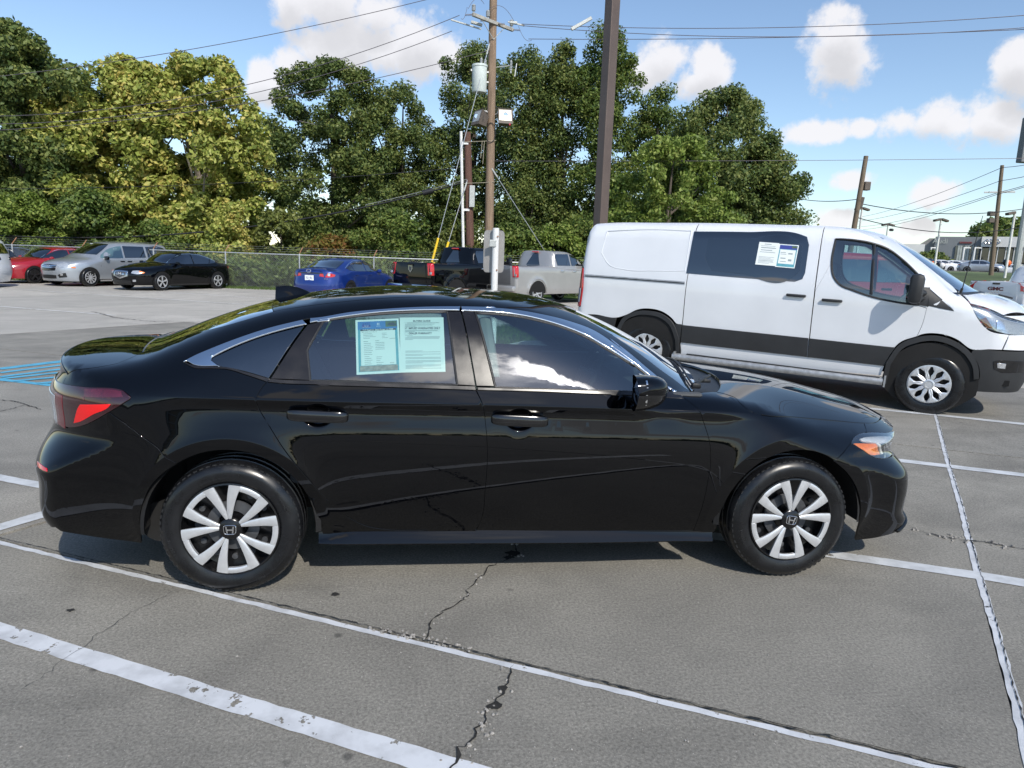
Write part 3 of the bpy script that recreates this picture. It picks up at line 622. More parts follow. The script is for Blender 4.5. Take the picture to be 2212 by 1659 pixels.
def side_mirror(parent, x, y, z, s, m, w=.2, h=.14, d=.12):
    MB().box((x,s*(y+w/2),z),(d,w,h),.045).tube([(x,s*(y-.08),z-.03),(x,s*(y+.03),z-.02)],.025,8).build('door_mirror', m, parent, smooth=True)
# ---------------------------------------------------------------- bearings from the photographer
def at_px(x, D, row=575):    # a place on the ground in the direction of a picture point
    v = CAM_F+(x-1106)/1480*CAM_R-(row-829.5)/1480*CAM_U; v = v[:2]/np.linalg.norm(v[:2]); return CAM_C[0]+v[0]*D, CAM_C[1]+v[1]*D
def htop(y, x, D):  # height of a treetop that shows at picture row y
    v = CAM_F+(x-1106)/1480*CAM_R-(y-829.5)/1480*CAM_U; return CAM_C[2]+v[2]/np.linalg.norm(v[:2])*D
def farp(cx, cy, D): x, y = at_px(cx,D,cy); return (x,y,htop(cy,cx,D))
# ---------------------------------------------------------------- the near black sedan
H = HeroField()
def ZTOP(x, y):
    P = H.solve(np.array([[x,y,.6]]), np.array([[0,0,1.]]), 1.2)[0]; return tuple(P)
def crease_rows(lo, hi, step):
    xs = np.arange(-1.75, 1.35, .02); out = []
    for dz in (.030,.012,.003,-.003,-.015,-.028,-.0355,-.0375,-.048,-.065):
        z = H.zc(xs)+dz; out.append(np.stack([xs,-H.side(xs,z),z],1))
    return out
def flare_rows(lo, hi, step):
    out = []
    for (wx, wz), Rf in zip(H.wheels, H.flareR):
        a = np.radians(np.arange(-20,201,3.))
        for r in (Rf+.03,Rf+.012,Rf+.003,Rf-.003,Rf-.015):
            x = wx+r*np.cos(a); z = wz+r*np.sin(a); out.append(np.stack([x,-H.side(x,z),z],1))
    return out
def cup_rows(lo, hi, step):
    out = []
    for hx, hz in H.cups:
        for q in (.2,.45,.68,.86,.96,1.04):
            a = np.linspace(0,2*np.pi,29); x = hx+.068*q*np.cos(a); z = hz+.056*q*np.sin(a); out.append(np.stack([x,-H.side(x,z),z],1))
    return out
def arc(wx, wz, r, a0, a1, n=14):
    a = np.radians(np.linspace(a0,a1,n)); x = wx+r*np.cos(a); z = wz+r*np.sin(a); return [tuple(p) for p in np.stack([x,-H.side(x,z),z],1)]
def c(n, i=None, j=None, rev=False):
    p = CUR[n][i:j]; return p[::-1] if rev else p
def xz(pts): 
    q = np.array(pts,float); return [tuple(p) for p in np.stack([q[:,0],-H.side(q[:,0],q[:,1]),q[:,1]],1)]
RW, FW = H.wheels

def wheel_cover_V(R0, mount):     # placeholder for type
    return None
def make_tyre(r, w, rim, parent, grooves=True, n=56, name='tyre'):
    """tyre: rounded shoulders, sidewall bulge, tread grooves; axle along y, outer face at y=0, inner at y=w"""
    sh = .028*r/.32
    prof = [(rim*.985,.014),(rim,.004),(rim+.012,-.002),(rim+.028,-.006),((rim+r)/2,-.009),(r-sh*1.25,-.004),(r-sh*.55,.010),(r-.006,.026)]
    if grooves:
        for g in (.24,.5,.76): prof += [(r-.001,w*g-.009),(r-.0105,w*g-.006),(r-.0105,w*g+.006),(r-.001,w*g+.009)]
    else: prof += [(r,w*.5)]
    prof += [(r-.006,w-.026),(r-sh*.55,w-.010),((rim+r)/2,w+.009),(rim,w-.004),(rim*.985,w-.014)]
    mb = MB().lathe(prof, n); o = mb.build(name, M['tyre'], parent, smooth=True)
    if grooves:      # shoulder lugs
        b = MB(); k = 64
        for i in range(k):
            A = 2*math.pi*i/k; ca, sa = math.cos(A), math.sin(A)
            Mx = Matrix(((-sa,0,ca),(0,1,0),(ca,0,sa))).to_4x4()
            for yy in (.022, w-.022): b.box(((r-.0165)*ca,yy,(r-.0165)*sa), (.017,.022,.012), 0, Mx.to_3x3())
        b.build('tread_lug', M['rubber'], o)['kind'] = 'stuff'
    return o
def hero_wheel(parent, x, side, rot, steer=0.):
    """16-inch wheel: black steel wheel behind a silver cover of five V spokes"""
    w = empty('wheel', parent, (x, side*.888, .319)); 
    w.rotation_euler = (0,0,(math.pi if side > 0 else 0)+steer)
    r, wd, rim = .319, .205, .222
    t = make_tyre(r, wd, rim, w)
    if side < 0:
        for word, a0, sz in (('215/55ZR16',200,.020),('RADIAL TUBELESS',20,.016),('M+S',300,.018)):
            cu = bpy.data.curves.new('x','FONT'); cu.body = word; cu.size = sz; cu.align_x = 'CENTER'; cu.align_y = 'CENTER'; cu.offset = .0003; t_ = bpy.data.objects.new('x',cu); me = bpy.data.meshes.new_from_object(t_); bpy.data.objects.remove(t_); me.materials.clear(); me.materials.append(M['rubber'])
            for v_ in me.vertices:
                A = R(a0)-v_.co.x/.268; rr = .268+v_.co.y; v_.co = (rr*math.cos(A),-.0098,rr*math.sin(A))
            link(bpy.data.objects.new('lettering',me), w)
    MB().lathe([(rim,.006),(rim-.006,.012),(rim-.010,.03),(rim-.022,.055),(.13,.075),(.09,.062),(.0,.062)], 48).build('steel_wheel', M['wheel_black'], w, smooth=True)
    # slots and nuts seen through the cover
    for k in range(12 if side < 0 else 0):
        A = 2*math.pi*k/12; MB().tube([(.158*math.cos(A),.058,.158*math.sin(A)),(.158*math.cos(A),.075,.158*math.sin(A))], .014, 10).build('vent_boss', M['disc'], w, smooth=True)
    MB().lathe([(.12,.060),(.118,.052),(.07,.050),(.066,.058)], 40).build('brake_hat', M['disc'], w, smooth=True)
    MB().lathe([(rim-.001,.003),(rim-.002,-.003),(rim-.009,-.005),(rim-.011,.010)], 64).build('cover_rim', M['wheel_black'], w, smooth=True)
    def y_at(rr): return .004-.010*math.sin(min(1,max(0,(rr-.03)/.19))*math.pi*.62)   # dish of the cover face
    def sheet(name, rows, th=.010):
        """rows: list of (left point, right point) in polar (r, angle deg); gives a spoke with a crowned face and side walls"""
        V = []; Fc = []
        for (r1,a1), (r2,a2) in rows:
            for (rr,aa), dy in (((r1,a1),th),((r1,a1),.0014),(((r1*.8+r2*.2),(a1*.8+a2*.2)),-.0012),(((r1*.5+r2*.5),(a1*.5+a2*.5)),-.0016),(((r1*.2+r2*.8),(a1*.2+a2*.8)),-.0012),((r2,a2),.0014),((r2,a2),th)):
                A = R(aa); V.append((rr*math.cos(A), y_at(rr)+dy, rr*math.sin(A)))
        k = 7
        for i in range(len(rows)-1):
            for j in range(k-1): Fc.append((i*k+j,i*k+j+1,(i+1)*k+j+1,(i+1)*k+j))
        Fc += [tuple(range(k)), tuple(range((len(rows)-1)*k,len(rows)*k))[::-1]]
        o = MB().add(V,Fc).build(name, M['alloy'], w, smooth=True); return o
    for k in range(5):
        a0 = rot+72*k
        for s_ in (-1,1):
            rows = []
            for t_ in np.linspace(0,1,9):
                rr = .046+(.213-.046)*t_
                inner = a0+s_*(0.3+ (0 if rr < .085 else 9.0*((rr-.085)/.128)**.75))     # gap inside the V
                outer = a0+s_*(14.5*(1-t_)**1.5*(1 if t_ > 0 else 1)+ (24.2*t_**.72 if t_ > 0 else 0))
                if t_ == 0: outer = a0+s_*15
                rows.append(((rr,inner),(rr,outer)))
            sheet('spoke', rows)
        # silver arc of the rim joining this V to the next
        rows = []
        for aa in np.linspace(a0+23.0,a0+72-23.0,9): rows.append(((.187,aa),(.2135,aa)))
        sheet('rim_arc', rows, .016)
    MB().lathe([(.052,.012),(.050,.001),(.044,-.004),(0,-.006)], 36).build('hub_cap', M['wheel_black'], w, smooth=True)
    # emblem: rounded frame and a tapered H
    e = MB(); ca, sa = math.cos(R(rot-98)), math.sin(R(rot-98))
    def rt(px_, pz_, y_): return (px_*ca-pz_*sa, y_, px_*sa+pz_*ca)
    fr = []
    for q in range(28):
        A = 2*math.pi*q/28; cx = .0265*np.sign(math.cos(A))*abs(math.cos(A))**.45; cz = .0215*np.sign(math.sin(A))*abs(math.sin(A))**.45
        cx *= 1-.12*(-cz/.0215)*.5; fr.append(rt(cx,cz,-.0085))
    e.tube(fr, .0022, 6, closed=True)
    e.build('emblem_frame', M['chrome'], w, smooth=True)
    for sx in (-1,1):
        MB().plate([(sx*.0085,-.0165),(sx*.0150,-.0165),(sx*.0195,.0165),(sx*.0130,.0165)], -.0075, -.0105, lambda a_,b_,h_: rt(a_,b_,h_)).build('emblem_leg', M['chrome'], w)
    MB().plate([(-.0105,-.0035),(.0105,-.0035),(.0115,.0035),(-.0115,.0035)], -.0075, -.0100, lambda a_,b_,h_: rt(a_,b_,h_)).build('emblem_bar', M['chrome'], w)
    return w

def hero():
    car = thing('sedan', 'large glossy black four-door sedan parked broadside in the foreground', 'car')
    BP = M['black_paint']; rows = (crease_rows, flare_rows, cup_rows)
    # roof edge: brazed joint running from the windscreen corner to the rear window corner
    f0, r0 = np.array(c('ws_top')[0]), np.array(c('roof_rear')[0]); rx = np.linspace(f0[0], r0[0], 14)
    ry = f0[1]+(r0[1]-f0[1])*(rx-f0[0])/(r0[0]-f0[0])-.055*(1-((rx-(f0[0]+r0[0])/2)/((f0[0]-r0[0])/2))**2)
    roof_edge = [ZTOP(x,y) for x, y in zip(rx,ry)]
    front_roof = [ZTOP(f0[0]+(f0[1]**2-y*y)*.5, y) for y in np.linspace(f0[1],0,7)]
    rear_roof = [ZTOP(r0[0]-(r0[1]**2-y*y)*.26, y) for y in np.linspace(r0[1],0,7)]
    b0 = np.array(c('bl_edge')[-1]); w0 = np.array(c('ws_edge')[0])
    back_base = [ZTOP(b0[0]-(b0[1]**2-y*y)*.26, y) for y in np.linspace(b0[1],0,8)]
    ws_base = [ZTOP(w0[0]+(w0[1]**2-y*y)*.40, y) for y in np.linspace(w0[1],0,8)]
    hr = np.array(c('hood_shut')[0])
    hood_rear = [ZTOP(hr[0]+(1-(abs(y)/abs(hr[1]))**2.2)*(1.215-hr[0]), y) for y in np.linspace(hr[1],0,9)]
    mir = lambda P: [(p[0],-p[1],p[2]) for p in P]
    def full(half): return half+mir(half)[::-1]
    lipx = lambda y: float(H.rear(np.array([abs(y)]),np.array([1.05]))[0])+.034
    c0 = np.array(c('trunk_shut')[-1])
    lip = [ZTOP(max(lipx(y), lipx(y)), y) for y in np.linspace(c0[1]*.90,0,7)]
    thin = dict(gap=.0018)
    panel('roof_panel', H, full(roof_edge[::-1]+front_roof[1:])[:-1] if False else (roof_edge[::-1]+front_roof[1:]+mir(front_roof[1:-1])[::-1]+mir(roof_edge)+mir(rear_roof[1:-1])+rear_roof[1:][::-1]), 'X', BP, car, step=.045, **thin)
    panel('headliner', H, (roof_edge[::-1]+front_roof[1:]+mir(front_roof[1:-1])[::-1]+mir(roof_edge)+mir(rear_roof[1:-1])+rear_roof[1:][::-1]), 'X', M['headliner'], car, step=.08, off=-.035, skirt=0)
    ws = c('ws_edge')+front_roof[1:]+mir(front_roof[1:-1])[::-1]+mir(c('ws_edge'))[::-1]+mir(ws_base[1:])+ws_base[1:-1][::-1]
    panel('windscreen', H, ws, 'X', M['glass_ws'], car, gap=.004, step=.05, off=-.004, skirt=.005)
    bl = c('bl_edge')+back_base[1:]+mir(back_base[1:-1])[::-1]+mir(c('bl_edge'))[::-1]+mir(rear_roof[1:])+rear_roof[1:-1][::-1]
    panel('rear_window', H, bl, 'X', M['glass_dark'], car, gap=.003, step=.05, off=-.004, skirt=.005)
    td = c('trunk_shut')+lip+mir(lip[:-1])[::-1]+mir(c('trunk_shut'))[::-1]+mir(back_base[1:])+back_base[1:-1][::-1]
    panel('boot_lid', H, td, 'X', BP, car, step=.03, **thin)
    # rear face of the boot lid between the lamps, then the bumper
    Rp = lambda t, z: tuple(H.xyz(np.array([[t,z]]),'R')[0])
    tc = c('tail_corner')
    thL = float(H.uv(np.array([tc[0]]),'R')[0,0]); lipz = [(t, p[2]-.006) for t, p in zip([float(H.uv(np.array([q]),'R')[0,0]) for q in lip], lip)]
    face = [Rp(thL,tc[0][2]-.006)]+[Rp(t,z) for t, z in lipz]; half = tc[1:]+[Rp(.45,.76),Rp(0,.74)]
    panel('boot_face', H, face+mir(face[:-1])[::-1]+mir(half[:-1])+half[::-1] if True else face, 'R', BP, car, step=.035, gap=.001)
    for s in (1,-1):
        q = c('rail_low')+c('apil_base')[1:]+c('ws_edge')[1:]+roof_edge[1:]+c('bl_edge')[1:]+c('trunk_shut')[1:]+c('tail_corner')[1:]+c('lamp_top')[1:]+c('lamp_low',1,3)+c('qb_joint')[1:]+arc(*RW,.383,118,24)+c('sill_top_rear')+c('rd_rear',0,9,True)+c('mold_low_q')
        panel('body_side', H, q, 'X', BP, car, s, rows=rows, step=.028, **thin)
        rd = panel('rear_door', H, c('mold_low_r')+c('b_line_low')[1:]+c('door_bot_r',None,None,True)[1:]+c('rd_rear',None,None,True)[1:], 'X', BP, car, s, rows=rows, step=.028, **thin)
        fd = panel('front_door', H, c('mold_low_f')+c('fd_front',2)+c('door_bot_f',None,None,True)[1:]+c('b_line_low',None,None,True)[1:], 'X', BP, car, s, rows=rows, step=.028, **thin)
        panel('front_fender', H, c('fender_top')+c('nose_side')[1:]+c('lampF_top',0,4,True)[1:]+c('fb_joint')[1:]+arc(*FW,.374,56,190)+c('fender_bot',None,None,True)+c('fd_front',None,None,True)[1:-1], 'X', BP, car, s, rows=rows, step=.028, **thin)
        Fp = lambda t, z: tuple(H.xyz(np.array([[t,z]]),'F')[0])
        archF = xz([(1.80,.24),(1.775,.33),(1.745,.42),(1.70,.50),(1.64,.57)])
        panel('front_bumper', H, c('lampF_low')+[Fp(.60,.585),Fp(.3,.585),Fp(0,.585),Fp(0,.19),Fp(.3,.19),Fp(.6,.19)]+c('fb_bot',None,None,True)+archF+c('fb_joint',None,None,True), 'F', BP, car, s, step=.016, rows=(flare_rows,), **thin)
        panel('grille', H, [Fp(.66,.588),Fp(.3,.588),Fp(0,.588),Fp(0,.69),Fp(.3,.69),Fp(.66,.685)], 'F', M['black_gloss'], car, s, step=.04, gap=0, off=-.012)
        panel('lower_intake', H, [Fp(.52,.22),Fp(.3,.22),Fp(0,.22),Fp(0,.44),Fp(.3,.44),Fp(.48,.42)], 'F', M['black_trim'], car, s, step=.04, gap=0, off=.003)
        panel('bumper_slot', H, [Fp(.80,.23),Fp(.76,.235),Fp(.74,.50),Fp(.775,.50)], 'F', M['black_gloss'], car, s, step=.03, gap=0, off=.004)
        panel('front_lip', H, [Fp(.90,.192),Fp(.6,.188),Fp(.3,.185),Fp(0,.185),Fp(0,.262),Fp(.3,.262),Fp(.6,.26),Fp(.80,.235)], 'F', BP, car, s, step=.03, gap=0, off=.012, skirt=.03)
        nose = c('nose_side')+c('lampF_top',4)+[Fp(.5,.700),Fp(.25,.700),Fp(0,.700),Fp(0,.765),Fp(.25,.762)]+c('hood_shut',-4,None,True)
        panel('nose_panel', H, nose, 'F', BP, car, s, step=.025, gap=.0015)
        hl = panel('headlight', H, c('lampF_top')+[Fp(.72,.70),Fp(.62,.69),Fp(.60,.63)]+c('lampF_low',None,None,True), 'F', M['glass_clear'], car, s, step=.02, gap=.001, off=.002)
        panel('lamp_housing', H, c('lampF_top')+[Fp(.72,.70),Fp(.62,.69),Fp(.60,.63)]+c('lampF_low',None,None,True), 'F', M['black_gloss'], hl, s, step=.03, gap=.002, off=-.030, skirt=0)
        am = np.array(c('amber')); panel('side_marker', H, c('amber'), 'F', M['amber'], hl, s, step=.02, gap=0, off=-.006)
        lt = c('lampF_top'); top_in = [tuple(np.array(p)-[0,0,.012]) for p in lt]
        panel('lamp_reflector', H, top_in[1:]+[tuple(np.array(lt[-1])-[0.0,0,.05]),tuple(np.array(lt[3])-[0,0,.034]),tuple(np.array(lt[1])-[-.012,0,.022])], 'F', M['lamp_bright'], hl, s, step=.02, gap=0, off=-.006)
        a2, a3 = am[1], am[3]
        panel('daytime_light', H, [tuple(a2+[.012,.004,.0]),tuple(a2+[.026,.008,.0]),tuple(a3+[.034,.012,-.002]),tuple(a3+[.020,.008,-.002])], 'F', M['white_plastic'], hl, s, step=.02, gap=0, off=-.004)
        # tail lamp
        lampR = c('lamp_top')+c('lamp_low')[1:]+[Rp(.42,.79),Rp(.22,.83),Rp(.22,.93),Rp(.45,.955)]
        tl = panel('tail_light', H, lampR, 'R', M['dark_red'], car, s, step=.022, gap=.001, off=.006, skirt=.02)
        panel('reflector_triangle', H, c('red_tri'), 'R', M['red_bright'], tl, s, step=.02, gap=0, off=.0085, skirt=.004)
        panel('inner_lens', H, [Rp(.845,.765),Rp(.93,.755),Rp(.93,.905),Rp(.85,.91)], 'R', M['wine_lens'], tl, s, step=.03, gap=0, off=.008, skirt=.003)
        panel('reverse_lens', H, [Rp(.60,.80),Rp(.835,.768),Rp(.84,.895),Rp(.62,.905)], 'R', M['lamp_clear'], tl, s, step=.03, gap=0, off=.0085, skirt=.004)
        panel('upper_lens', H, [tuple(np.array(p)-[0,0,.006]) for p in c('lamp_top',2,5)]+[tuple(np.array(c('lamp_top')[5])-[.03,0,0])]+[tuple(np.array(c('red_tri')[0])+[0,0,.035]),tuple(np.array(c('lamp_top')[2])-[-.01,0,.055])], 'R', M['purple_lens'], tl, s, step=.02, gap=0, off=.0075, skirt=.003)
        # rear bumper
        rbL = c('lamp_low',2)+[Rp(.42,.775),Rp(.2,.745),Rp(0,.74),Rp(0,.20),Rp(.3,.20),Rp(.6,.215)]+c('rb_bot',None,None,True)[0:]+xz([(-1.785,.27),(-1.765,.38),(-1.735,.46),(-1.69,.54),(-1.63,.60)])+c('qb_joint',None,None,True)[0:-1]
        panel('rear_bumper', H, rbL, 'R', BP, car, s, step=.016, rows=(flare_rows,), **thin)
        panel('bumper_reflector', H, c('rb_refl'), 'R', M['red_lens'], car, s, step=.02, gap=0, off=.004, skirt=.005)
        panel('diffuser', H, [Rp(.62,.225),Rp(.3,.21),Rp(0,.21),Rp(0,.34),Rp(.3,.34),Rp(.55,.32)], 'R', M['black_trim'], car, s, step=.04, gap=0, off=.004)
        # glazing
        panel('quarter_window', H, c('qglass'), 'X', M['glass_dark'], car, s, gap=0, step=.04, off=-.003, skirt=.004)
        panel('window', H, c('rglass'), 'X', M['glass'], rd, s, gap=0, step=.04, off=-.005, skirt=.004)
        panel('window', H, c('fglass'), 'X', M['glass'], fd, s, gap=0, step=.04, off=-.005, skirt=.004)
        for nm, par in (('dpil',rd),('bpil_r',rd),('bpil_f',fd)): panel('pillar_cover', H, c(nm), 'X', M['pillar_black'], par, s, gap=.001, step=.04, off=-.001, skirt=.02)
        # window seals and belt mouldings
        panel('belt_moulding', H, c('mold_up_r')+c('mold_low_r',None,None,True), 'X', M['pillar_black'], rd, s, gap=.001, step=.03, off=.002)
        panel('belt_moulding', H, c('mold_up_f')+c('mold_low_f',None,None,True), 'X', M['pillar_black'], fd, s, gap=.001, step=.03, off=.002)
        panel('belt_moulding', H, c('mold_up_q')+[c('chrome_low_q')[-2]]+c('mold_low_q',None,None,True), 'X', M['pillar_black'], car, s, gap=.001, step=.03, off=.002)
        # bright window surround
        rl = c('rail_low')
        panel('chrome_trim', H, rl[0:6]+[tuple(np.array(rl[6])*.6+np.array(rl[5])*.4)]+c('chrome_low_q'), 'X', M['chrome'], car, s, gap=.0022, step=.02, off=.004, skirt=.012, corner=40)
        panel('chrome_trim', H, [tuple(np.array(rl[6])+[.004,0,0])]+rl[7:12]+c('chrome_low_r',None,None,True), 'X', M['chrome'], rd, s, gap=.0022, step=.02, off=.004)
        panel('chrome_trim', H, [tuple(np.array(rl[11])+[.006,0,0])]+rl[12:]+c('chrome_low_f',None,None,True), 'X', M['chrome'], fd, s, gap=.0022, step=.02, off=.004)
        # black rubber behind glass edges and trims
        for nm, par in (('rglass',rd),('fglass',fd)):
            P = np.array(c(nm)); U = H.uv(P,'X'); O = smooth_outline(U*[1,.52],.02)/[1,.52]; Q = H.xyz(O,'X'); Q = Q-H.grad(Q)*.006
            MB().tube([(q[0],q[1]*s,q[2]) for q in Q], .006, 6, closed=True).build('window_seal', M['rubber'], par, smooth=True)
        # door handles: bar over a cup
        for (hx,hz), par, L_ in ((H.cups[0],rd,.137),(H.cups[1],fd,.137)):
            V = []; n = 16; k = 10
            for i in range(n+1):
                t = i/n*2-1; t = math.sin(t*math.pi/2); x = hx+L_*t; e = (1-abs(t)**6)**.5 if abs(t) < 1 else 0
                yy = float(H.side(np.array([hx+L_*1.02]),np.array([hz]))[0])+.004+.022*e
                for j in range(k):
                    A = 2*math.pi*j/k; V.append((x, -s*(yy-.006+.012*math.copysign(abs(math.cos(A))**.6,math.cos(A))*(.35+.65*e)), hz-.006*t+.0265*math.copysign(abs(math.sin(A))**.7,math.sin(A))*(.45+.55*e)))
            Fc = [(i*k+j,i*k+(j+1)%k,(i+1)*k+(j+1)%k,(i+1)*k+j) for i in range(n) for j in range(k)]+[tuple(range(k)),tuple(range(n*k,n*k+k))]
            MB().add(V,Fc).build('door_handle', M['black_gloss'], par, smooth=True)
        # sill: painted cover and its ledge
        low = [(.985,.200),(.6,.205),(.2,.211),(-.2,.217),(-.6,.223),(-.96,.229)]
        panel('side_sill', H, c('sill_top_rear')+c('rd_rear',9)[1:]+c('door_bot_r')[1:]+c('door_bot_f')+c('fender_bot')[1:]+xz(low), 'X', BP, car, s, step=.03, gap=.0015)
        V = []; xs = np.linspace(-.985,.985,48); k = 8
        for x in xs:
            t = (x+.985)/1.97; zb = .212-.030*t; wdt = min(1,(x+.985)/.16+.15)*(1-.80*sstep(.25,.985,np.array(x)))
            y0 = float(H.side(np.array([x]),np.array([zb+.05]))[0])
            yo = y0+.014+.050*float(wdt)
            hh = .012+.030*float(wdt)
            wf = float(wdt); pr = [(y0-.03,zb+.078),(y0-.004,zb+.072),(y0+.002,zb+.018+.040*wf),(y0+.007,zb+.012+.038*wf),(y0+.0075+.0205*wf,zb+.011),(y0+.0095+.0205*wf,zb+.006),(y0+.006+.0205*wf,zb),(y0-.06,zb-.004)]
            V += [(x,-s*a,b) for a,b in pr]
        MB().add(V,[(i*k+j,i*k+j+1,(i+1)*k+j+1,(i+1)*k+j) for i in range(47) for j in range(k-1)]).build('sill_ledge', BP, car, smooth=True)
        # wheel wells
        for (wx,wz) in (RW,FW):
            V = []; n = 30
            for i in range(n+1):
                A = R(-4+188*i/n); 
                for rr, yy in ((.378,.872),(.40,.855),(.405,.56),(.12,.55)): V.append((wx+rr*math.cos(A),-s*yy,wz+rr*math.sin(A)))
            MB().add(V,[(i*4+j,i*4+j+1,i*4+5+j,i*4+4+j) for i in range(n) for j in range(3)]).build('wheel_well', M['liner'], car, smooth=True)
        # mirror: cap, lower shell, glass, stalk
        def mirror_shell(name, m, zlo, zhi):
            V = []; n = 20; k = 14
            for i in range(n+1):
                u = -1+2*i/n      # along y outwards
                yy = .985+.110*u; wy = max(0,1-abs(u)**3.2)**.45
                for j in range(k):
                    ph = math.pi*(-.5+1.0*j/(k-1))      # front half from bottom to top
                    xx = math.cos(ph); zz = math.sin(ph)
                    X = .462+.165*(abs(xx)**.8)*wy*(1-.10*u)-.02*u
                    Z = 1.002+.082*np.sign(zz)*(abs(zz)**.75)*wy+.006*u-(.012*(1-xx))
                    V.append((X+.012*(1-wy), -s*yy, min(max(Z,zlo),zhi)))
            Fc = [(i*k+j,i*k+j+1,(i+1)*k+j+1,(i+1)*k+j) for i in range(n) for j in range(k-1)]
            return MB().add(V,Fc).build(name, m, fd, smooth=True)
        ms = mirror_shell('mirror_cap', BP, .995, 2); mirror_shell('mirror_shell', M['black_gloss'], 0, .998)
        pl = []
        for q in range(24):
            A = 2*math.pi*q/24; pl.append((.985+.104*np.sign(math.cos(A))*abs(math.cos(A))**.6, 1.0+.074*np.sign(math.sin(A))*abs(math.sin(A))**.6))
        MB().plate(pl, .492, .500, lambda a_,b_,h_: (h_+.04*(.985-a_),-s*a_,b_)).build('mirror_glass', M['chrome'], fd)
        MB().tube([(.56,-s*.80,.945),(.55,-s*.85,.95),(.545,-s*.91,.955),(.54,-s*.95,.965)], [.03,.026,.024,.03], 10).build('mirror_stalk', M['black_gloss'], fd, smooth=True)
        panel('mirror_sail', H, [tuple(np.array(p)) for p in (c('mold_up_f')[5],c('mold_up_f')[6],c('mold_up_f')[7],c('fglass')[12],c('fglass')[11])], 'X', M['black_gloss'], fd, s, gap=0, step=.03, off=.001) if False else None
    # bonnet
    hs = c('hood_shut'); front_h = [Fp(.25,.766),Fp(0,.768)]
    panel('bonnet', H, hs+front_h+mir(front_h[:1])+mir(hs)[::-1]+mir(hood_rear[1:])+hood_rear[1:-1][::-1], 'X', BP, car, step=.035, **thin, skirt=.02)
    # cowl under the rear edge of the bonnet, wipers
    cw_ = ws_base+mir(ws_base[:-1])[::-1]+mir(hood_rear[:-1])+hood_rear[::-1]
    panel('cowl', H, cw_, 'X', M['black_trim'], car, step=.05, gap=0, off=-.020, skirt=0)
    for (a_,b_) in (((.892,-.66,.945),(1.02,.10,1.005)),((1.05,-.05,.985),(.99,.62,.965))):
        A, B = np.array(a_), np.array(b_); pts = []
        for t in np.linspace(0,1,10):
            p = A+(B-A)*t; z = ZTOP(p[0],p[1])[2]; pts.append((p[0],p[1],z+.016))
        MB().tube(pts, .006, 6).tube([(p[0]-.012,p[1],p[2]-.009) for p in pts], .005, 6).build('wiper', M['black_trim'], car, smooth=True)
    MB().box((.905,-.645,.965),(.05,.03,.03),.008).box((1.0,-.53,.972),(.06,.035,.02),.006).tube([(.90,-.645,.975),(1.0,-.53,.985),(1.06,-.45,.985)],.009,8).build('wiper_pivot', M['black_trim'], car, smooth=True)
    # shark-fin aerial
    V = []; prof = [(-1.312,1.388),(-1.255,1.394),(-1.20,1.386),(-1.15,1.368),(-1.115,1.352)]
    n = 16; k = 8
    for i in range(n+1):
        t = i/n; x = -1.315+.20*t; zt_ = float(np.interp(x,[p[0] for p in prof],[p[1] for p in prof])); zb = ZTOP(x,0)[2]-.006
        for j in range(k):
            q = j/(k-1); y = (-1+2*q); hgt = (1-abs(y)**1.6); V.append((x-.012*hgt*(1-t)*0, y*.032*(1-.15*t), zb+(zt_-zb)*hgt))
    fin = MB().add(V,[(i*k+j,i*k+j+1,(i+1)*k+j+1,(i+1)*k+j) for i in range(n) for j in range(k-1)]+[tuple(range(k)),tuple(range(n*k,(n+1)*k))[::-1]])
    fin.build('roof_aerial', BP, car, smooth=True)
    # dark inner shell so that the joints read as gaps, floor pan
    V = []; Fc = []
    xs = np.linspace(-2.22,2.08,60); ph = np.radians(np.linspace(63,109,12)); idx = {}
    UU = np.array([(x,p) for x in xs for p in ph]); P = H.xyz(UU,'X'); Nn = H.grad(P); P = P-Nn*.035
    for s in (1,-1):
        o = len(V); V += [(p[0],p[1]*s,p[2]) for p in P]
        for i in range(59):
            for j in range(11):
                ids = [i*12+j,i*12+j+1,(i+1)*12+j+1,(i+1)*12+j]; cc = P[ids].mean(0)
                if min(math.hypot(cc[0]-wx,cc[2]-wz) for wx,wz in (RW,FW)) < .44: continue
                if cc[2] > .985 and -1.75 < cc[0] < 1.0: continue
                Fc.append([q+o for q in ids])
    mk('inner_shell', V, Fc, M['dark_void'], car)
    MB().box((-.02,0,.31),(1.85,1.44,.06),.02).box((-1.9,0,.46),(.5,1.2,.2),.03).box((1.80,0,.40),(.4,1.1,.2),.03).box((-1.37,0,.42),(.4,1.0,.26),.03).box((1.37,0,.42),(.4,1.0,.3),.03).build('floor_pan', M['dark_void'], car)
    MB().tube([(-1.62,-.62,.27),(-1.75,-.62,.27),(-1.95,-.55,.28),(-2.2,-.5,.27)],.028,10).build('exhaust_pipe', mat('exhaust_metal',(.18,.13,.09),.5,.7,var=.3), car, smooth=True)
    MB().lathe([(.0,-.03),(.10,-.03),(.10,.03),(0,.03)],20,c=(-1.72,-.70,.30)).build('rear_damper_well', M['liner'], car)
    # cabin
    I = empty('interior', car)
    def seat(x, y, nm='front_seat', w_=.50):
        o = MB(); rb = Matrix.Rotation(R(-22),3,'Y'); rc = Matrix.Rotation(R(8),3,'Y')
        o.box((x,y,.52),(.50,w_,.17),.05,Matrix.Rotation(R(-8),3,'Y')); o.box((x-.34,y,.80),(.15,w_-.03,.60),.055,rb); o.box((x-.47,y,1.16),(.095,.25,.17),.04,rb)
        for q in (-.05,.05): o.tube([(x-.42,y+q,1.02),(x-.46,y+q,1.12)],.007,6)
        return o.build(nm, M['seat'], I, smooth=True)
    seat(.18,-.37); seat(.18,.37)
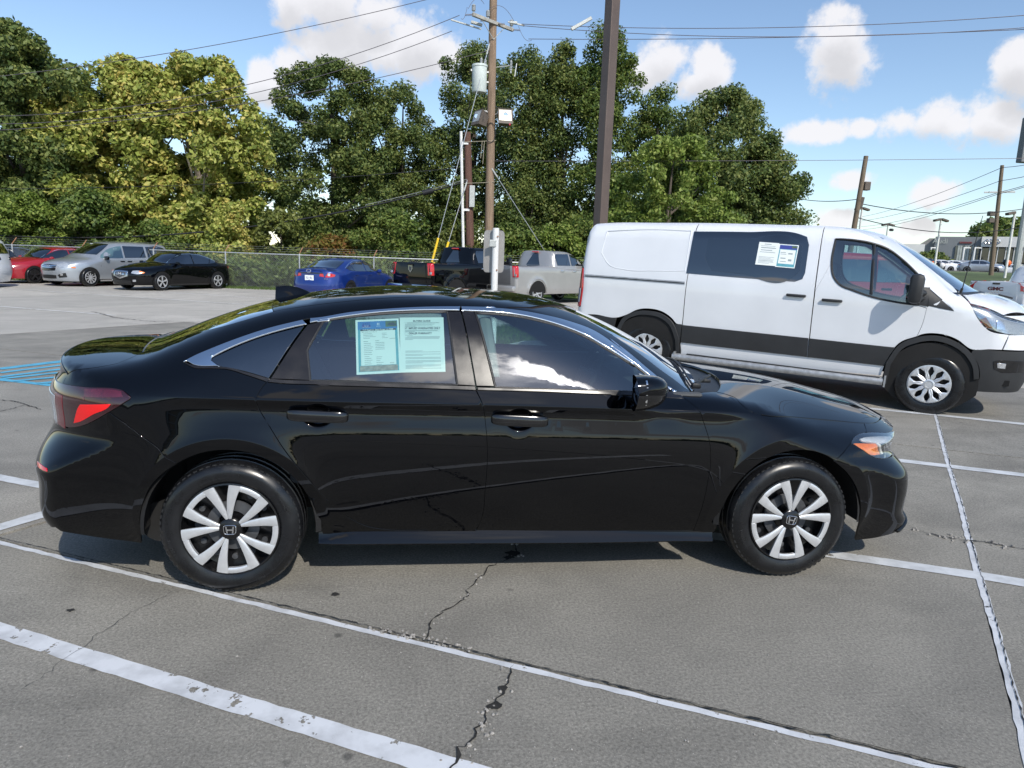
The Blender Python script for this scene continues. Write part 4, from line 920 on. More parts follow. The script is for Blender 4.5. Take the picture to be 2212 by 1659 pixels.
    MB().box((-.86,0,.52),(.5,1.25,.2),.06).box((-1.20,0,.80),(.16,1.28,.58),.06,Matrix.Rotation(R(-26),3,'Y')).box((-1.36,-.36,1.08),(.08,.24,.14),.035).box((-1.36,.36,1.08),(.08,.24,.14),.035).build('rear_seat', M['seat'], I, smooth=True)
    MB().box((-1.62,0,1.045),(.42,1.15,.02),.005).build('parcel_shelf', M['dash'], I)
    MB().box((.86,0,.80),(.36,1.42,.24),.06).box((.80,0,.66),(.3,1.42,.22),.05).box((.74,.0,.99),(.03,.24,.13),.01,Matrix.Rotation(R(-12),3,'Y')).build('dashboard', M['dash'], I, smooth=True)
    MB().box((.30,0,.50),(.9,.22,.20),.04).tube([(.46,0,.58),(.45,0,.68)],.018,8).build('centre_console', M['dash'], I, smooth=True)
    st = MB(); ax = Vector((-.92,0,.40)).normalized(); u = Vector((0,1,0)); v = ax.cross(u); cc = Vector((.58,.37,.86)); pts = [tuple(cc+(u*math.cos(2*math.pi*i/32)+v*math.sin(2*math.pi*i/32))*.185) for i in range(32)]
    st.tube(pts,.016,8,closed=True); st.tube([tuple(cc+u*.18),tuple(cc-u*.18)],.02,8); st.tube([tuple(cc),tuple(cc+v*.18)],.02,8); st.tube([tuple(cc),tuple(cc-ax*.22)],.035,10); st.build('steering_wheel', M['dash'], I, smooth=True)
    MB().box((.37,.0,1.235),(.035,.24,.07),.015).tube([(.385,0,1.25),(.43,0,1.275)],.008,6).build('rear_view_mirror', M['black_gloss'], I, smooth=True)
    for s in (1,-1):
        MB().box((.25,s*.745,.72),(1.3,.05,.46),.02).box((-.75,s*.745,.72),(.75,.05,.46),.02).build('door_trim', M['dash'], I, smooth=True)
        MB().tube([(-.16,s*.70,1.0),(-.20,s*.58,1.28)],.035,8).build('pillar_trim', M['headliner'], I, smooth=True)
    for x, rot, st_ in ((RW[0],98.6,0),(FW[0],89.6,0)):
        hero_wheel(car, x, -1, rot, st_); hero_wheel(car, x, 1, rot, st_)
    return car
car = hero()

# ---------------------------------------------------------------- window sheets behind the rear door glass
def sheet_at(name, label, corners):
    tl, tr, br, bl = [Vector(q) for q in corners]
    ctr = (tl+tr+br+bl)/4; ux = ((tr-tl)+(br-bl)).normalized(); up = ((tl-bl)+(tr-br)).normalized(); nz = ux.cross(up).normalized(); up = nz.cross(ux)
    w = ((tr-tl).length+(br-bl).length)/2; h = ((tl-bl).length+(tr-br).length)/2
    o = MB().box((0,0,0),(w,h,.0008)).build(name, M['paper'])
    o.matrix_world = Matrix(((ux.x,up.x,nz.x,ctr.x),(ux.y,up.y,nz.y,ctr.y),(ux.z,up.z,nz.z,ctr.z),(0,0,0,1)))
    tag(o, label, 'paper', 'sheets in the black sedan rear window'); return o, w, h
T3 = lambda x, y, z=.0012: Matrix.Translation((x,y,z))
def rect(nm, p, x0, x1, y0, y1, m, z=.0009):
    return mk(nm, [(x0,y0,z),(x1,y0,z),(x1,y1,z),(x0,y1,z)], [(0,1,2,3)], m, p)
def sheet_lines(p, nm, rows, m, z=.0011):
    b = MB()
    for x0, x1, y, t in rows: b.add([(x0,y-t,z),(x1,y-t,z),(x1,y+t,z),(x0,y+t,z)],[(0,1,2,3)])
    return b.build(nm, m, p, fix=False)
def sheets():
    s1, w, h = sheet_at('price_sheet', 'blue headed vehicle price sheet taped inside the black sedan rear door window', [(-.825,-.664,1.267),(-.621,-.662,1.28),(-.600,-.810,1.042),(-.801,-.816,1.03)])
    W2, H2 = w/2, h/2
    rect('print_border', s1, -W2+.010, W2-.008, -H2+.012, H2-.010, M['ink_teal'], .0007)
    rect('print_header', s1, -W2+.010, W2-.008, H2-.052, H2-.010, M['ink_blue'], .0009)
    rect('print_field', s1, -W2+.022, W2-.020, -H2+.044, H2-.060, M['paper'], .0010)
    rect('print_banner', s1, -W2+.022, W2-.014, H2-.060, H2-.051, M['ink'], .0011)
    rect('print_photo', s1, .038, W2-.010, H2-.042, H2-.012, M['ink_green'], .0010)
    mk('print_car', [(.048,H2-.034,.0012),(.088,H2-.036,.0012),(.090,H2-.028,.0012),(.080,H2-.025,.0012),(.074,H2-.020,.0012),(.058,H2-.020,.0012),(.050,H2-.027,.0012)], [tuple(range(7))], M['ink'], s1)
    rect('print_footer', s1, -W2+.016, W2-.014, -H2+.014, -H2+.042, M['ink_brown'], .0009)
    rect('print_logo', s1, -W2+.030, -W2+.070, H2-.042, H2-.016, M['ink_navy'], .0010)
    text('lettering', 'TEAM', .017, M['ink_blue'], s1, T3(-W2+.050,H2-.024), bold=.0004); text('lettering', 'Honda', .008, M['ink_white'], s1, T3(-W2+.050,H2-.034,.0013)); text('lettering', 'TeamHonda.com', .006, M['ink_white'], s1, T3(-W2+.050,H2-.040,.0013))
    text('lettering', 'H', .016, M['ink_white'], s1, T3(.004,H2-.026,.0013), bold=.0003); text('lettering', 'HONDA', .005, M['ink_white'], s1, T3(.004,H2-.037,.0013))
    text('lettering', '6363 Siegen Ln  Baton Rouge, LA 70809', .0088, M['ink_white'], s1, T3(.002,H2-.0555,.0014), bold=.0002)
    text('lettering', '2025 Honda Civic Sedan LX', .0062, M['ink'], s1, T3(-W2+.028,H2-.066), 'LEFT')
    rw = []; rr = random.Random(3)
    for i in range(4): rw += [(-W2+.034,-W2+.034+rr.uniform(.03,.075),H2-.075-.008*i,.0011),(.020,.020+rr.uniform(.012,.03),H2-.075-.008*i,.0011)]
    for i in range(7): rw += [(-W2+.036,-W2+.036+rr.uniform(.03,.042),H2-.125-.0095*i,.0012)]
    for i in range(5): rw += [(-.012,.03,H2-.123-.0085*i,.0012)]
    for i in range(8): rw += [(-W2+.038,-W2+.038+rr.uniform(.02,.038),-.030-.0095*i-.022,.0012)]
    for i in range(5): rw += [(-.010,-.010+rr.uniform(.018,.034),-.034-.0095*i-.022,.0012)]
    rw += [(-W2+.034,-W2+.056,H2-.115,.0014),(-.012,.006,H2-.113,.0014),(.055,.08,H2-.104,.0012),(.052,.072,-.088,.0012),(.054,.07,-.097,.0012)]
    sheet_lines(s1, 'small_print', rw, M['ink_grey'])
    s2, w, h = sheet_at('buyers_guide', 'white buyers guide warranty form taped inside the black sedan rear door window', [(-.619,-.656,1.284),(-.407,-.651,1.289),(-.395,-.806,1.048),(-.600,-.809,1.042)])
    W2, H2 = w/2, h/2
    text('lettering', 'BUYERS GUIDE', .0125, M['ink'], s2, T3(0,H2-.020), bold=.0003)
    text('lettering', 'IMPLIED WARRANTIES ONLY', .0145, M['ink'], s2, T3(-W2+.041,H2-.059), 'LEFT', bold=.00045, xs=.80)
    text('lettering', 'DEALER WARRANTY', .0145, M['ink'], s2, T3(-W2+.041,H2-.086), 'LEFT', bold=.00045, xs=.80)
    for k, y in ((0,H2-.058),(1,H2-.085)):
        x = -W2+.029; sheet_lines(s2, 'tick_box', [(x-.0055,x+.0055,y+.0055,.0004),(x-.0055,x+.0055,y-.0055,.0004),(x-.0058,x-.0050,y,.0055),(x+.0050,x+.0058,y,.0055)], M['ink_grey'])
        if k == 0: mk('tick_mark', [(x-.005,y+.001,.0014),(x-.0035,y+.0022,.0014),(x-.001,y-.001,.0014),(x+.0055,y+.0075,.0014),(x+.0062,y+.0062,.0014),(x-.001,y-.0045,.0014)], [tuple(range(6))], M['ink'], s2)
    rw = [(-W2+.022,W2-.018,H2-.027,.0004),(-W2+.022,W2-.018,H2-.050,.0004),(-W2+.022,W2-.018,H2-.068,.0004),(-W2+.022,W2-.018,H2-.0745,.0004)]
    for y, x1 in ((.030,W2-.022),(.036,-.02),(.0365,.06),(.042,.05),(.047,-.03),(.0705,W2-.03),(.0765,-W2+.07),(.097,-W2+.06),(.103,W2-.02),(.108,W2-.022),(.113,W2-.024),(.118,-W2+.06)): rw.append((-W2+.024+.01*(y in(.030,.103)),x1,H2-y,.0010))
    for i in range(17):
        y = .178+.0056*i
        if i in (2,5,8,12): continue
        rw.append((-W2+.024,(W2-.02 if i not in (0,4,11,15) else .0),H2-y,.0010))
    sheet_lines(s2, 'small_print', rw, M['ink_grey'])
sheets()
# ---------------------------------------------------------------- white cargo van behind the sedan
VAN_O = np.array([5.192, 2.982, 0.0]); VAN_YAW, VAN_PITCH = -0.6286, 0.0280
def van():
    v = Body(w=[(-4.6,.985),(-4.2,1.0),(-3,1.03),(-1,1.03),(0,1.02),(.45,.985),(.8,.93),(1.1,.86)],
             prof=[(.2,.07),(.35,.035),(.5,.012),(.75,.0),(1.0,.0),(1.25,.004),(1.4,.022),(1.6,.065),(1.8,.112),(1.95,.155),(2.1,.22)],
             zt=[(-4.6,1.93),(-4.45,1.985),(-4.2,2.03),(-3.6,2.055),(-2.9,2.075),(-1.6,2.088),(-1.0,2.078),(-.75,2.04),(-.55,1.965),(-.3,1.83),(0,1.645),(.25,1.49),(.40,1.415),(.55,1.385),(.75,1.325),(.95,1.20),(1.1,1.03),(1.2,.9)],
             xf=[(.25,.90),(.4,.97),(.6,1.0),(.8,1.0),(.9,.985),(1.05,.965),(1.2,.93),(1.35,.88)], xr=[(.3,-4.46),(.6,-4.47),(1.4,-4.45),(1.8,-4.41),(2.1,-4.36)],
             wheels=((0,.355),(-3.30,.355)), kf=.45, kr=.05, cw=.035, rs=.16, sf=(.05,.07), sr=(.01,.03), z0=1.0, xc=(-4.2,.2), fR=.50, rf=.12, rr=.07, kx=(-2,-.9))
    v.flareA = .0
    car = thing('cargo_van', 'white cargo van with black lower cladding parked behind the black sedan', 'van')
    d = Vector((math.cos(VAN_YAW)*math.cos(VAN_PITCH), math.sin(VAN_YAW)*math.cos(VAN_PITCH), -math.sin(VAN_PITCH))); n = Vector((-math.sin(VAN_YAW), math.cos(VAN_YAW), 0)); up = d.cross(n)
    o = Vector(VAN_O)+n*.985
    car.matrix_world = Matrix(((d.x,n.x,up.x,o.x),(d.y,n.y,up.y,o.y),(d.z,n.z,up.z,o.z),(0,0,0,1)))
    WP, PL = M['white_paint'], M['van_plastic']
    # inner dark shell
    ins = Body.__new__(Body); ins.__dict__.update(v.__dict__)
    mir = lambda P: [(p[0],-p[1],p[2]) for p in P]
    sp, tp_ = v.sp, v.tpnt
    r_edge = lambda xs: tp_([(x,-.74) for x in xs], 1.2)
    # lines on the flank (x,z)
    archF = [(-.464,.30),(-.453,.55),(-.37,.74),(-.2,.861),(0,.902),(.186,.855),(.34,.745),(.43,.60),(.455,.48)]
    archR = [(-3.76,.40),(-3.75,.55),(-3.68,.72),(-3.5,.845),(-3.3,.872),(-3.12,.845),(-2.95,.72),(-2.87,.55),(-2.85,.36)]
    inr = lambda P, c_, k: [(c_[0]+(x-c_[0])*k, c_[1]+(z-c_[1])*k) for x, z in P]
    aF, aR = inr(archF,(0,.355),.90), inr(archR,(-3.3,.355),.90)
    roofline = [(-4.36,1.90),(-4.0,1.965),(-3.4,1.995),(-2.85,2.005)]
    win_s = [(-2.86,1.935),(-2.2,1.955),(-1.62,1.962),(-1.50,1.925),(-1.462,1.83),(-1.455,1.50),(-1.475,1.425),(-1.55,1.39),(-2.2,1.392),(-2.872,1.400)]
    win_f = [(-1.181,1.915),(-.95,1.91),(-.77,1.882),(-.62,1.83),(-.45,1.711),(-.27,1.55),(-.235,1.42),(-.235,1.225),(-.40,1.235),(-.64,1.265),(-.911,1.335),(-1.06,1.39),(-1.135,1.47),(-1.185,1.65)]
    fd_front = [(-.60,1.962),(-.45,1.835),(-.30,1.70),(-.185,1.565),(-.15,1.40),(-.147,1.197),(-.165,1.0),(-.195,.875)]
    ws_e = [(-.575,1.945),(-.40,1.815),(-.20,1.665),(.0,1.515),(.09,1.445)]
    roof_x = np.linspace(-4.28,-.72,14)
    RE = tp_([(x,-.73) for x in roof_x], 1.2)
    for s in (1,-1):
        q = [(-4.405,1.28),(-4.385,1.6),(-4.35,1.80)]
        rear_q = sp([(-2.853,.735),(-2.857,1.2),(-2.85,1.65),(-2.848,1.93)])+[RE[7] if False else tp_([(-2.845,-.73)],1.2)[0]]+[p for p in RE[::-1] if p[0] < -2.9]+sp([(-4.33,1.88),(-4.36,1.80),(-4.385,1.6),(-4.40,1.39),(-4.33,1.38),(-4.30,1.125),(-4.32,.84),(-4.40,.83),(-4.40,.75),(-4.09,.745),(-3.74,.74),(-3.62,.79)])+sp([(-3.48,.87),(-3.3,.90),(-3.10,.865),(-2.98,.79),(-2.93,.74)])
        panel('rear_side_panel', v, rear_q, 'X', WP, car, s, gap=.003, step=.06)
        sd = sp([(-2.845,.345),(-2.845,.735),(-2.85,1.2),(-2.843,1.65),(-2.838,1.93)])+[tp_([(-2.835,-.73)],1.2)[0]]+[p for p in RE if -2.8 < p[0] < -1.35]+[tp_([(-1.335,-.73)],1.2)[0]]+sp([(-1.335,1.93),(-1.33,1.6),(-1.315,1.1),(-1.305,.737),(-1.29,.375)])
        sdo = panel('sliding_door', v, sd, 'X', WP, car, s, gap=.003, step=.06)
        fdp = sp([(-1.28,.375),(-1.297,.737),(-1.307,1.1),(-1.32,1.6),(-1.327,1.93)])+[tp_([(-1.328,-.73)],1.2)[0]]+[p for p in RE if -1.3 < p[0] < -.75]+sp(fd_front)+sp([(-.20,.875),(-.36,.775),(-.46,.60),(-.49,.395)])
        # the front door is cut out round its window
        rim_out = sp([(-1.28,.375),(-1.297,.737),(-1.307,1.1),(-1.32,1.6),(-1.327,1.93)])+[tp_([(-1.328,-.73)],1.2)[0]]+[p for p in RE if -1.3 < p[0] < -.75]
        W = sp(win_f)
        # upper half frame: roof edge down to the window, lower half below it
        fdo = panel('front_door', v, sp([(-1.28,.375),(-1.297,.737),(-1.312,1.30)])+W[13:]+W[12:6:-1]+sp([(-.147,1.197),(-.165,1.0),(-.195,.875),(-.36,.775),(-.46,.60),(-.49,.395)]), 'X', WP, car, s, gap=.003, step=.05)
        panel('door_frame', v, sp([(-1.312,1.30),(-1.32,1.6),(-1.327,1.93)])+[tp_([(-1.328,-.73)],1.2)[0]]+[p for p in RE if -1.3 < p[0] < -.75]+sp(fd_front[0:6])+W[7:4:-1]+W[4::-1]+[W[13]], 'X', WP, fdo, s, gap=.001, step=.05)
        panel('window', v, W, 'X', M['glass'], fdo, s, gap=0, step=.08, off=-.004, skirt=.004)
        MB().tube([tuple(np.array(sp([(x,z)])[0])*[1,s,1]) for x, z in ((-.77,1.875),(-.745,1.6),(-.72,1.30))], .018, 6).build('window_bar', M['black_trim'], fdo, smooth=True)
        P = np.array(W); MB().tube([(p[0],p[1]*s,p[2]) for p in v.xyz(smooth_outline(v.uv(P,'X'),.05),'X')], .012, 6, closed=True).build('window_seal', M['rubber'], fdo, smooth=True)
        panel('window', v, sp(win_s), 'X', M['glass_dark'], sdo, s, gap=0, step=.06, off=.004, skirt=.006, corner=12)
        panel('window_pane', v, sp([(-2.66,1.855),(-2.2,1.87),(-1.60,1.872),(-1.535,1.81),(-1.51,1.52),(-1.58,1.44),(-2.2,1.44),(-2.56,1.455),(-2.66,1.60)]), 'X', M['glass_van'], sdo, s, gap=0, step=.08, off=.0065, skirt=.002)
        panel('front_fender', v, sp(fd_front[5:])+sp([(-.18,.885),(0,.925),(.2,.875),(.33,.79)])+sp([(.52,.805),(.62,.81),(.66,.98),(.45,1.022),(.34,1.14),(.255,1.275),(.12,1.40),(.10,1.435)])+sp([(.0,1.32),(-.145,1.215)]), 'X', WP, car, s, gap=.003, step=.05)
        panel('a_pillar', v, sp(fd_front[0:5])+sp([(-.155,1.42),(.11,1.20),(.13,1.40),(.09,1.445)])+sp(ws_e[::-1]), 'X', WP, car, s, gap=.002, step=.05)
        panel('corner_trim', v, sp([(-.148,1.40),(.115,1.19),(-.14,1.225)]), 'X', PL, car, s, gap=0, step=.05, off=.003)
        # cladding
        for nm, par, pts in (('lower_cladding',car,[(-4.42,.46),(-4.40,.745),(-4.09,.742),(-3.76,.735),(-3.80,.46)]),('lower_cladding',sdo,[(-2.845,.498),(-2.845,.738),(-1.31,.736),(-1.30,.498)]),('lower_cladding',fdo,[(-1.295,.498),(-1.30,.735),(-.385,.732),(-.44,.60),(-.47,.498)]),('lower_cladding',car,[(-2.99,.738),(-2.852,.738),(-2.852,.50),(-2.90,.50),(-2.93,.64)])):
            panel(nm, v, sp(pts), 'X', PL, par, s, gap=.003, step=.08, off=.014, skirt=.014)
        for A_, B_, nm in ((archF,aF,'wheel_arch_trim'),(archR,aR,'wheel_arch_trim')):
            panel(nm, v, sp(A_)+sp(B_[::-1]), 'X', PL, car, s, gap=0, step=.05, off=.03, skirt=.05)
        for wx in (0,-3.3):
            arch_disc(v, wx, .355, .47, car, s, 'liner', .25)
            bg_wheel(car, wx, 1.0, -s, .355, .23, .218, 0, 'alloy', False, .355)
        panel('step_sill', v, sp([(-2.85,.335),(-2.85,.50),(-.47,.50),(-.49,.38),(-1.29,.355)]), 'X', WP, car, s, gap=.002, step=.1)
        MB().tube([(-2.93,-s*1.05,.312),(-1.7,-s*1.05,.318),(-.46,-s*1.05,.322)], .046, 14).build('step_bar', M['satin_step'], car, smooth=True)
        MB().box((-1.62,-s*1.05,.363),(2.25,.05,.012),.004).build('step_tread', M['black_trim'], car)
        MB().box((-.44,-s*.99,.33),(.02,.2,.13)).box((-2.9,-s*.99,.33),(.02,.2,.1)).build('step_bracket', M['satin_step'], car)
        # handles, sliding rail, fuel-side crease, lamps, mirror
        for hx, hz, par in ((-1.515,1.226,sdo),(-1.115,1.20,fdo)):
            y = float(v.side(np.array([hx]),np.array([hz]))[0]); MB().box((hx,-s*(y+.022),hz),(.225,.028,.034),.012).build('door_handle', PL, par, smooth=True)
        panel('slide_rail', v, sp([(-4.30,1.255),(-4.30,1.290),(-2.875,1.292),(-2.875,1.258)]), 'X', M['satin_step'], car, s, gap=0, step=.12, off=.006, skirt=.006)
        panel('slide_rail_slot', v, sp([(-4.28,1.265),(-4.28,1.274),(-2.88,1.276),(-2.88,1.266)]), 'X', M['black_trim'], car, s, gap=0, step=.12, off=.009, skirt=.003)
        P = np.array(sp([(-4.06,1.90),(-3.4,1.945),(-2.90,1.945),(-2.895,1.43),(-3.3,1.405),(-3.72,1.395),(-3.96,1.45),(-4.09,1.60)]))
        Q = v.xyz(smooth_outline(v.uv(P,'X')*[1,.6],.06)/[1,.6],'X'); 
        MB().tube([(p[0],p[1]*s,p[2]) for p in Q-v.grad(Q)*.0035], .008, 6, closed=True).build('panel_bead', WP, car, smooth=True)
        tl = panel('tail_light', v, sp([(-4.40,1.385),(-4.335,1.372),(-4.305,1.125),(-4.325,.842)])+v.pol([(.98,.84),(1.0,1.1),(.97,1.38)],'R'), 'R', M['red_lens'], car, s, gap=0, step=.06, off=.012, skirt=.02)
        panel('reverse_lens', v, sp([(-4.37,1.10),(-4.325,1.09),(-4.335,.90),(-4.385,.90)]), 'R', M['lamp_clear'], tl, s, gap=0, step=.06, off=.016, skirt=.003)
        hl = panel('headlight', v, sp([(.262,1.268),(.43,1.235),(.58,1.17)])+v.pol([(.62,1.10),(.60,1.0)],'F')+sp([(.62,.99),(.455,1.025),(.35,1.13)]), 'F', M['glass_clear'], car, s, gap=.002, step=.05, off=.004)
        panel('lamp_housing', v, sp([(.262,1.268),(.43,1.235),(.58,1.17)])+v.pol([(.62,1.10),(.60,1.0)],'F')+sp([(.62,.99),(.455,1.025),(.35,1.13)]), 'F', M['lamp_clear'], hl, s, gap=.004, step=.06, off=-.02, skirt=0)
        panel('side_marker', v, sp([(.37,1.12),(.42,1.15),(.50,1.04),(.45,1.035)]), 'F', M['amber'], hl, s, gap=0, step=.05, off=-.008)
        panel('lamp_bowl', v, sp([(.53,1.13),(.60,1.13),(.62,1.03),(.54,1.03)]), 'F', M['reflector'], hl, s, gap=0, step=.05, off=-.010)
        fb = sp([(.34,.74),(.36,.795),(.52,.80),(.66,.80)])+v.pol([(.8,.81),(.5,.81),(.25,.81),(0,.81),(0,.33),(.3,.33),(.6,.335),(.85,.34)],'F')+sp([(.62,.335),(.43,.325),(.42,.40),(.46,.46),(.455,.55),(.41,.66)])
        panel('front_bumper', v, fb, 'F', PL, car, s, gap=.002, step=.06)
        panel('fog_recess', v, sp([(.56,.68),(.62,.70),(.72,.70)])+v.pol([(.82,.70),(.82,.58)],'F')+sp([(.66,.565),(.58,.60)]), 'F', M['black_gloss'], car, s, gap=0, step=.05, off=.004)
        panel('fog_light', v, sp([(.60,.665),(.68,.665),(.68,.61),(.61,.615)]), 'F', M['reflector'], car, s, gap=0, step=.04, off=.008)
        gr = v.pol([(.70,.83),(.4,.83),(0,.83),(0,1.08),(.4,1.08),(.66,1.05)],'F'); panel('grille', v, gr, 'F', M['black_gloss'], car, s, gap=0, step=.07, off=-.004)
        panel('nose_panel', v, sp([(.63,.815),(.665,.975)])+v.pol([(.60,.995),(.62,1.09)],'F')+sp([(.59,1.175)])+v.pol([(.6,1.19),(.3,1.205),(0,1.21),(0,1.085),(.4,1.085),(.68,1.055),(.72,.82)],'F'), 'F', WP, car, s, gap=.002, step=.05)
        bx = MB().box((-.285,-s*1.205,1.405),(.14,.19,.33),.055); bx.tube([(-.20,-s*1.0,1.36),(-.25,-s*1.12,1.36)],.035,8).tube([(-.20,-s*1.0,1.30),(-.25,-s*1.12,1.30)],.03,8); bx.build('door_mirror', PL, fdo, smooth=True)
        panel('mirror_mount', v, sp([(-.15,1.42),(-.235,1.42),(-.235,1.23),(-.147,1.22)]), 'X', PL, fdo, s, gap=0, step=.08, off=.012, skirt=.012)
    sil = tp_([(x,-.73) for x in np.linspace(-4.28,-.72,14)],1.2)
    fr_ = [(-.72,-.73),(-.62,-.5),(-.56,-.25),(-.54,0)]; FRp = tp_(fr_,1.2)
    rear_t = tp_([(-4.30,-.5),(-4.31,-.2),(-4.31,0)],1.2)
    panel('roof_panel', v, sil+FRp[1:]+mir(FRp[:-1])[::-1]+mir(sil)[::-1][1:]+mir(rear_t[:-1])+rear_t[::-1], 'X', WP, car, gap=.002, step=.1)
    wsb = tp_([(.10,-.86),(.22,-.7),(.34,-.45),(.40,-.2),(.42,0)],1.0)
    wse = sp(ws_e)
    panel('windscreen', v, [FRp[0]]+FRp[1:]+mir(FRp[:-1])[::-1]+mir(wse)[1:]+mir(wsb[1:])+wsb[1:-1][::-1]+wse[::-1][:-1], 'X', M['glass'], car, gap=.004, step=.09, off=-.004, skirt=.004)
    hb = tp_([(.12,-.86),(.24,-.7),(.36,-.45),(.42,-.2),(.44,0)],1.0)
    hs = sp([(.14,1.40),(.26,1.285),(.43,1.248),(.585,1.185)])+v.pol([(.6,1.20),(.3,1.215),(0,1.22)],'F')
    panel('bonnet', v, hs+mir(hs[:-1])[::-1]+mir(hb[1:])+hb[1:-1][::-1], 'X', WP, car, gap=.002, step=.07)
    panel('cowl', v, tp_([(.08,-.86),(.20,-.7),(.32,-.45),(.40,-.2),(.41,0),(.40,.2),(.32,.45),(.20,.7),(.08,.86),(.16,.86),(.27,.7),(.38,.45),(.45,.2),(.46,0),(.45,-.2),(.38,-.45),(.27,-.7),(.16,-.86)],1.0), 'X', M['black_trim'], car, gap=0, step=.1, off=.002)
    MB().box((.62,-.45,1.375),(.14,.07,.02),.006,Matrix.Rotation(R(12),3,'Y')).build('bonnet_vent', M['black_trim'], car)
    tail = v.pol([(t,z) for t, z in ((1.35,.46),(.9,.40),(.4,.38),(0,.38),(-.4,.38),(-.9,.40),(-1.35,.46),(-1.33,1.2),(-1.31,1.8),(-1.0,1.93),(-.5,1.965),(0,1.97),(.5,1.965),(1.0,1.93),(1.31,1.8),(1.33,1.2))],'R')
    panel('rear_doors', v, tail, 'R', WP, car, gap=0, step=.1, off=-.004, skirt=0)
    MB().tube([(.16,-.90,1.42),(.20,-.905,1.9),(.225,-.91,2.22)],[.006,.004,.003],6).tube([(.15,-.90,1.38),(.16,-.90,1.44)],.014,8).build('aerial', M['black_trim'], car, smooth=True)
    MB().box((-.62,-.62,2.055),(.05,.05,.03),.012).build('roof_light', M['black_trim'], car)
    # cabin and load space
    I = empty('interior', car)
    MB().box((-1.2,0,.45),(3.9,1.8,.06)).box((-1.42,0,.9),(.04,1.8,.85)).build('floor', M['dark_void'], I)
    MB().box((-2.9,0,1.2),(2.7,1.72,1.25)).build('load_space', M['dark_void'], I)
    for y in (-.5,.5): MB().box((-.9,y,.85),(.5,.5,.2),.06).box((-1.15,y,1.15),(.16,.48,.62),.06,Matrix.Rotation(R(-12),3,'Y')).box((-1.2,y,1.55),(.1,.25,.18),.04).build('seat', M['tan_seat'], I, smooth=True)
    MB().box((.0,0,1.12),(.5,1.75,.35),.08).build('dashboard', M['dash'], I, smooth=True)
    cc = Vector((-.42,.5,1.2)); ax = Vector((-.75,0,.66)).normalized(); u = Vector((0,1,0)); w_ = ax.cross(u)
    MB().tube([tuple(cc+(u*math.cos(2*math.pi*i/28)+w_*math.sin(2*math.pi*i/28))*.2) for i in range(28)],.017,8,closed=True).tube([tuple(cc+u*.19),tuple(cc-u*.19)],.02,8).tube([tuple(cc),tuple(cc-ax*.35)],.04,8).build('steering_wheel', M['dash'], I, smooth=True)
    # wheel covers: ten-slot silver trims
    for wh in [q for q in bpy.data.objects if q.parent == car and q.name.startswith('wheel') and q.type == 'EMPTY']:
        rim = .205; face = lambda rr: -.004-.012*math.sin(min(1,rr/rim)*math.pi*.55)
        for k in range(10):
            a0 = 36*k; rows = []
            for t in np.linspace(0,1,7):
                rr = .045+(rim-.045)*t; hw = 15.5-9.5*math.sin(math.pi*min(1,max(0,(t-.28)/.62)))*(1 if .28 < t < .9 else 0)
                rows.append((rr,hw))
            V = []; Fc = []
            for rr, hw in rows:
                for aa, dy in ((a0-hw,.014),(a0-hw,.0),(a0-hw*.45,-.006),(a0,-.002),(a0+hw*.45,-.006),(a0+hw,.0),(a0+hw,.014)): V.append((rr*math.cos(R(aa)), face(rr)+dy, rr*math.sin(R(aa))))
            for i in range(6):
                for j in range(6): Fc.append((i*7+j,i*7+j+1,(i+1)*7+j+1,(i+1)*7+j))
            MB().add(V,Fc).build('cover_spoke', M['alloy'], wh, smooth=True)
        MB().lathe([(rim+.014,.008),(rim+.012,-.006),(rim-.006,-.008),(rim-.012,.004)],40).build('cover_rim', M['alloy'], wh, smooth=True)
        MB().lathe([(.062,.004),(.056,-.016),(.040,-.020),(.038,-.014),(0,-.014)],24).build('cover_cap', M['alloy'], wh, smooth=True)
    return v, car, o, d, n, up
M['satin_step'] = mat('satin_step', (.42,.43,.44), .45, .6, var=.2, scale=18, bump=.1, bscale=60)
M['tan_seat'] = mat('tan_seat', (.16,.14,.115), .85, var=.15)
vanF, van_o, vo, vd, vn, vu = van()
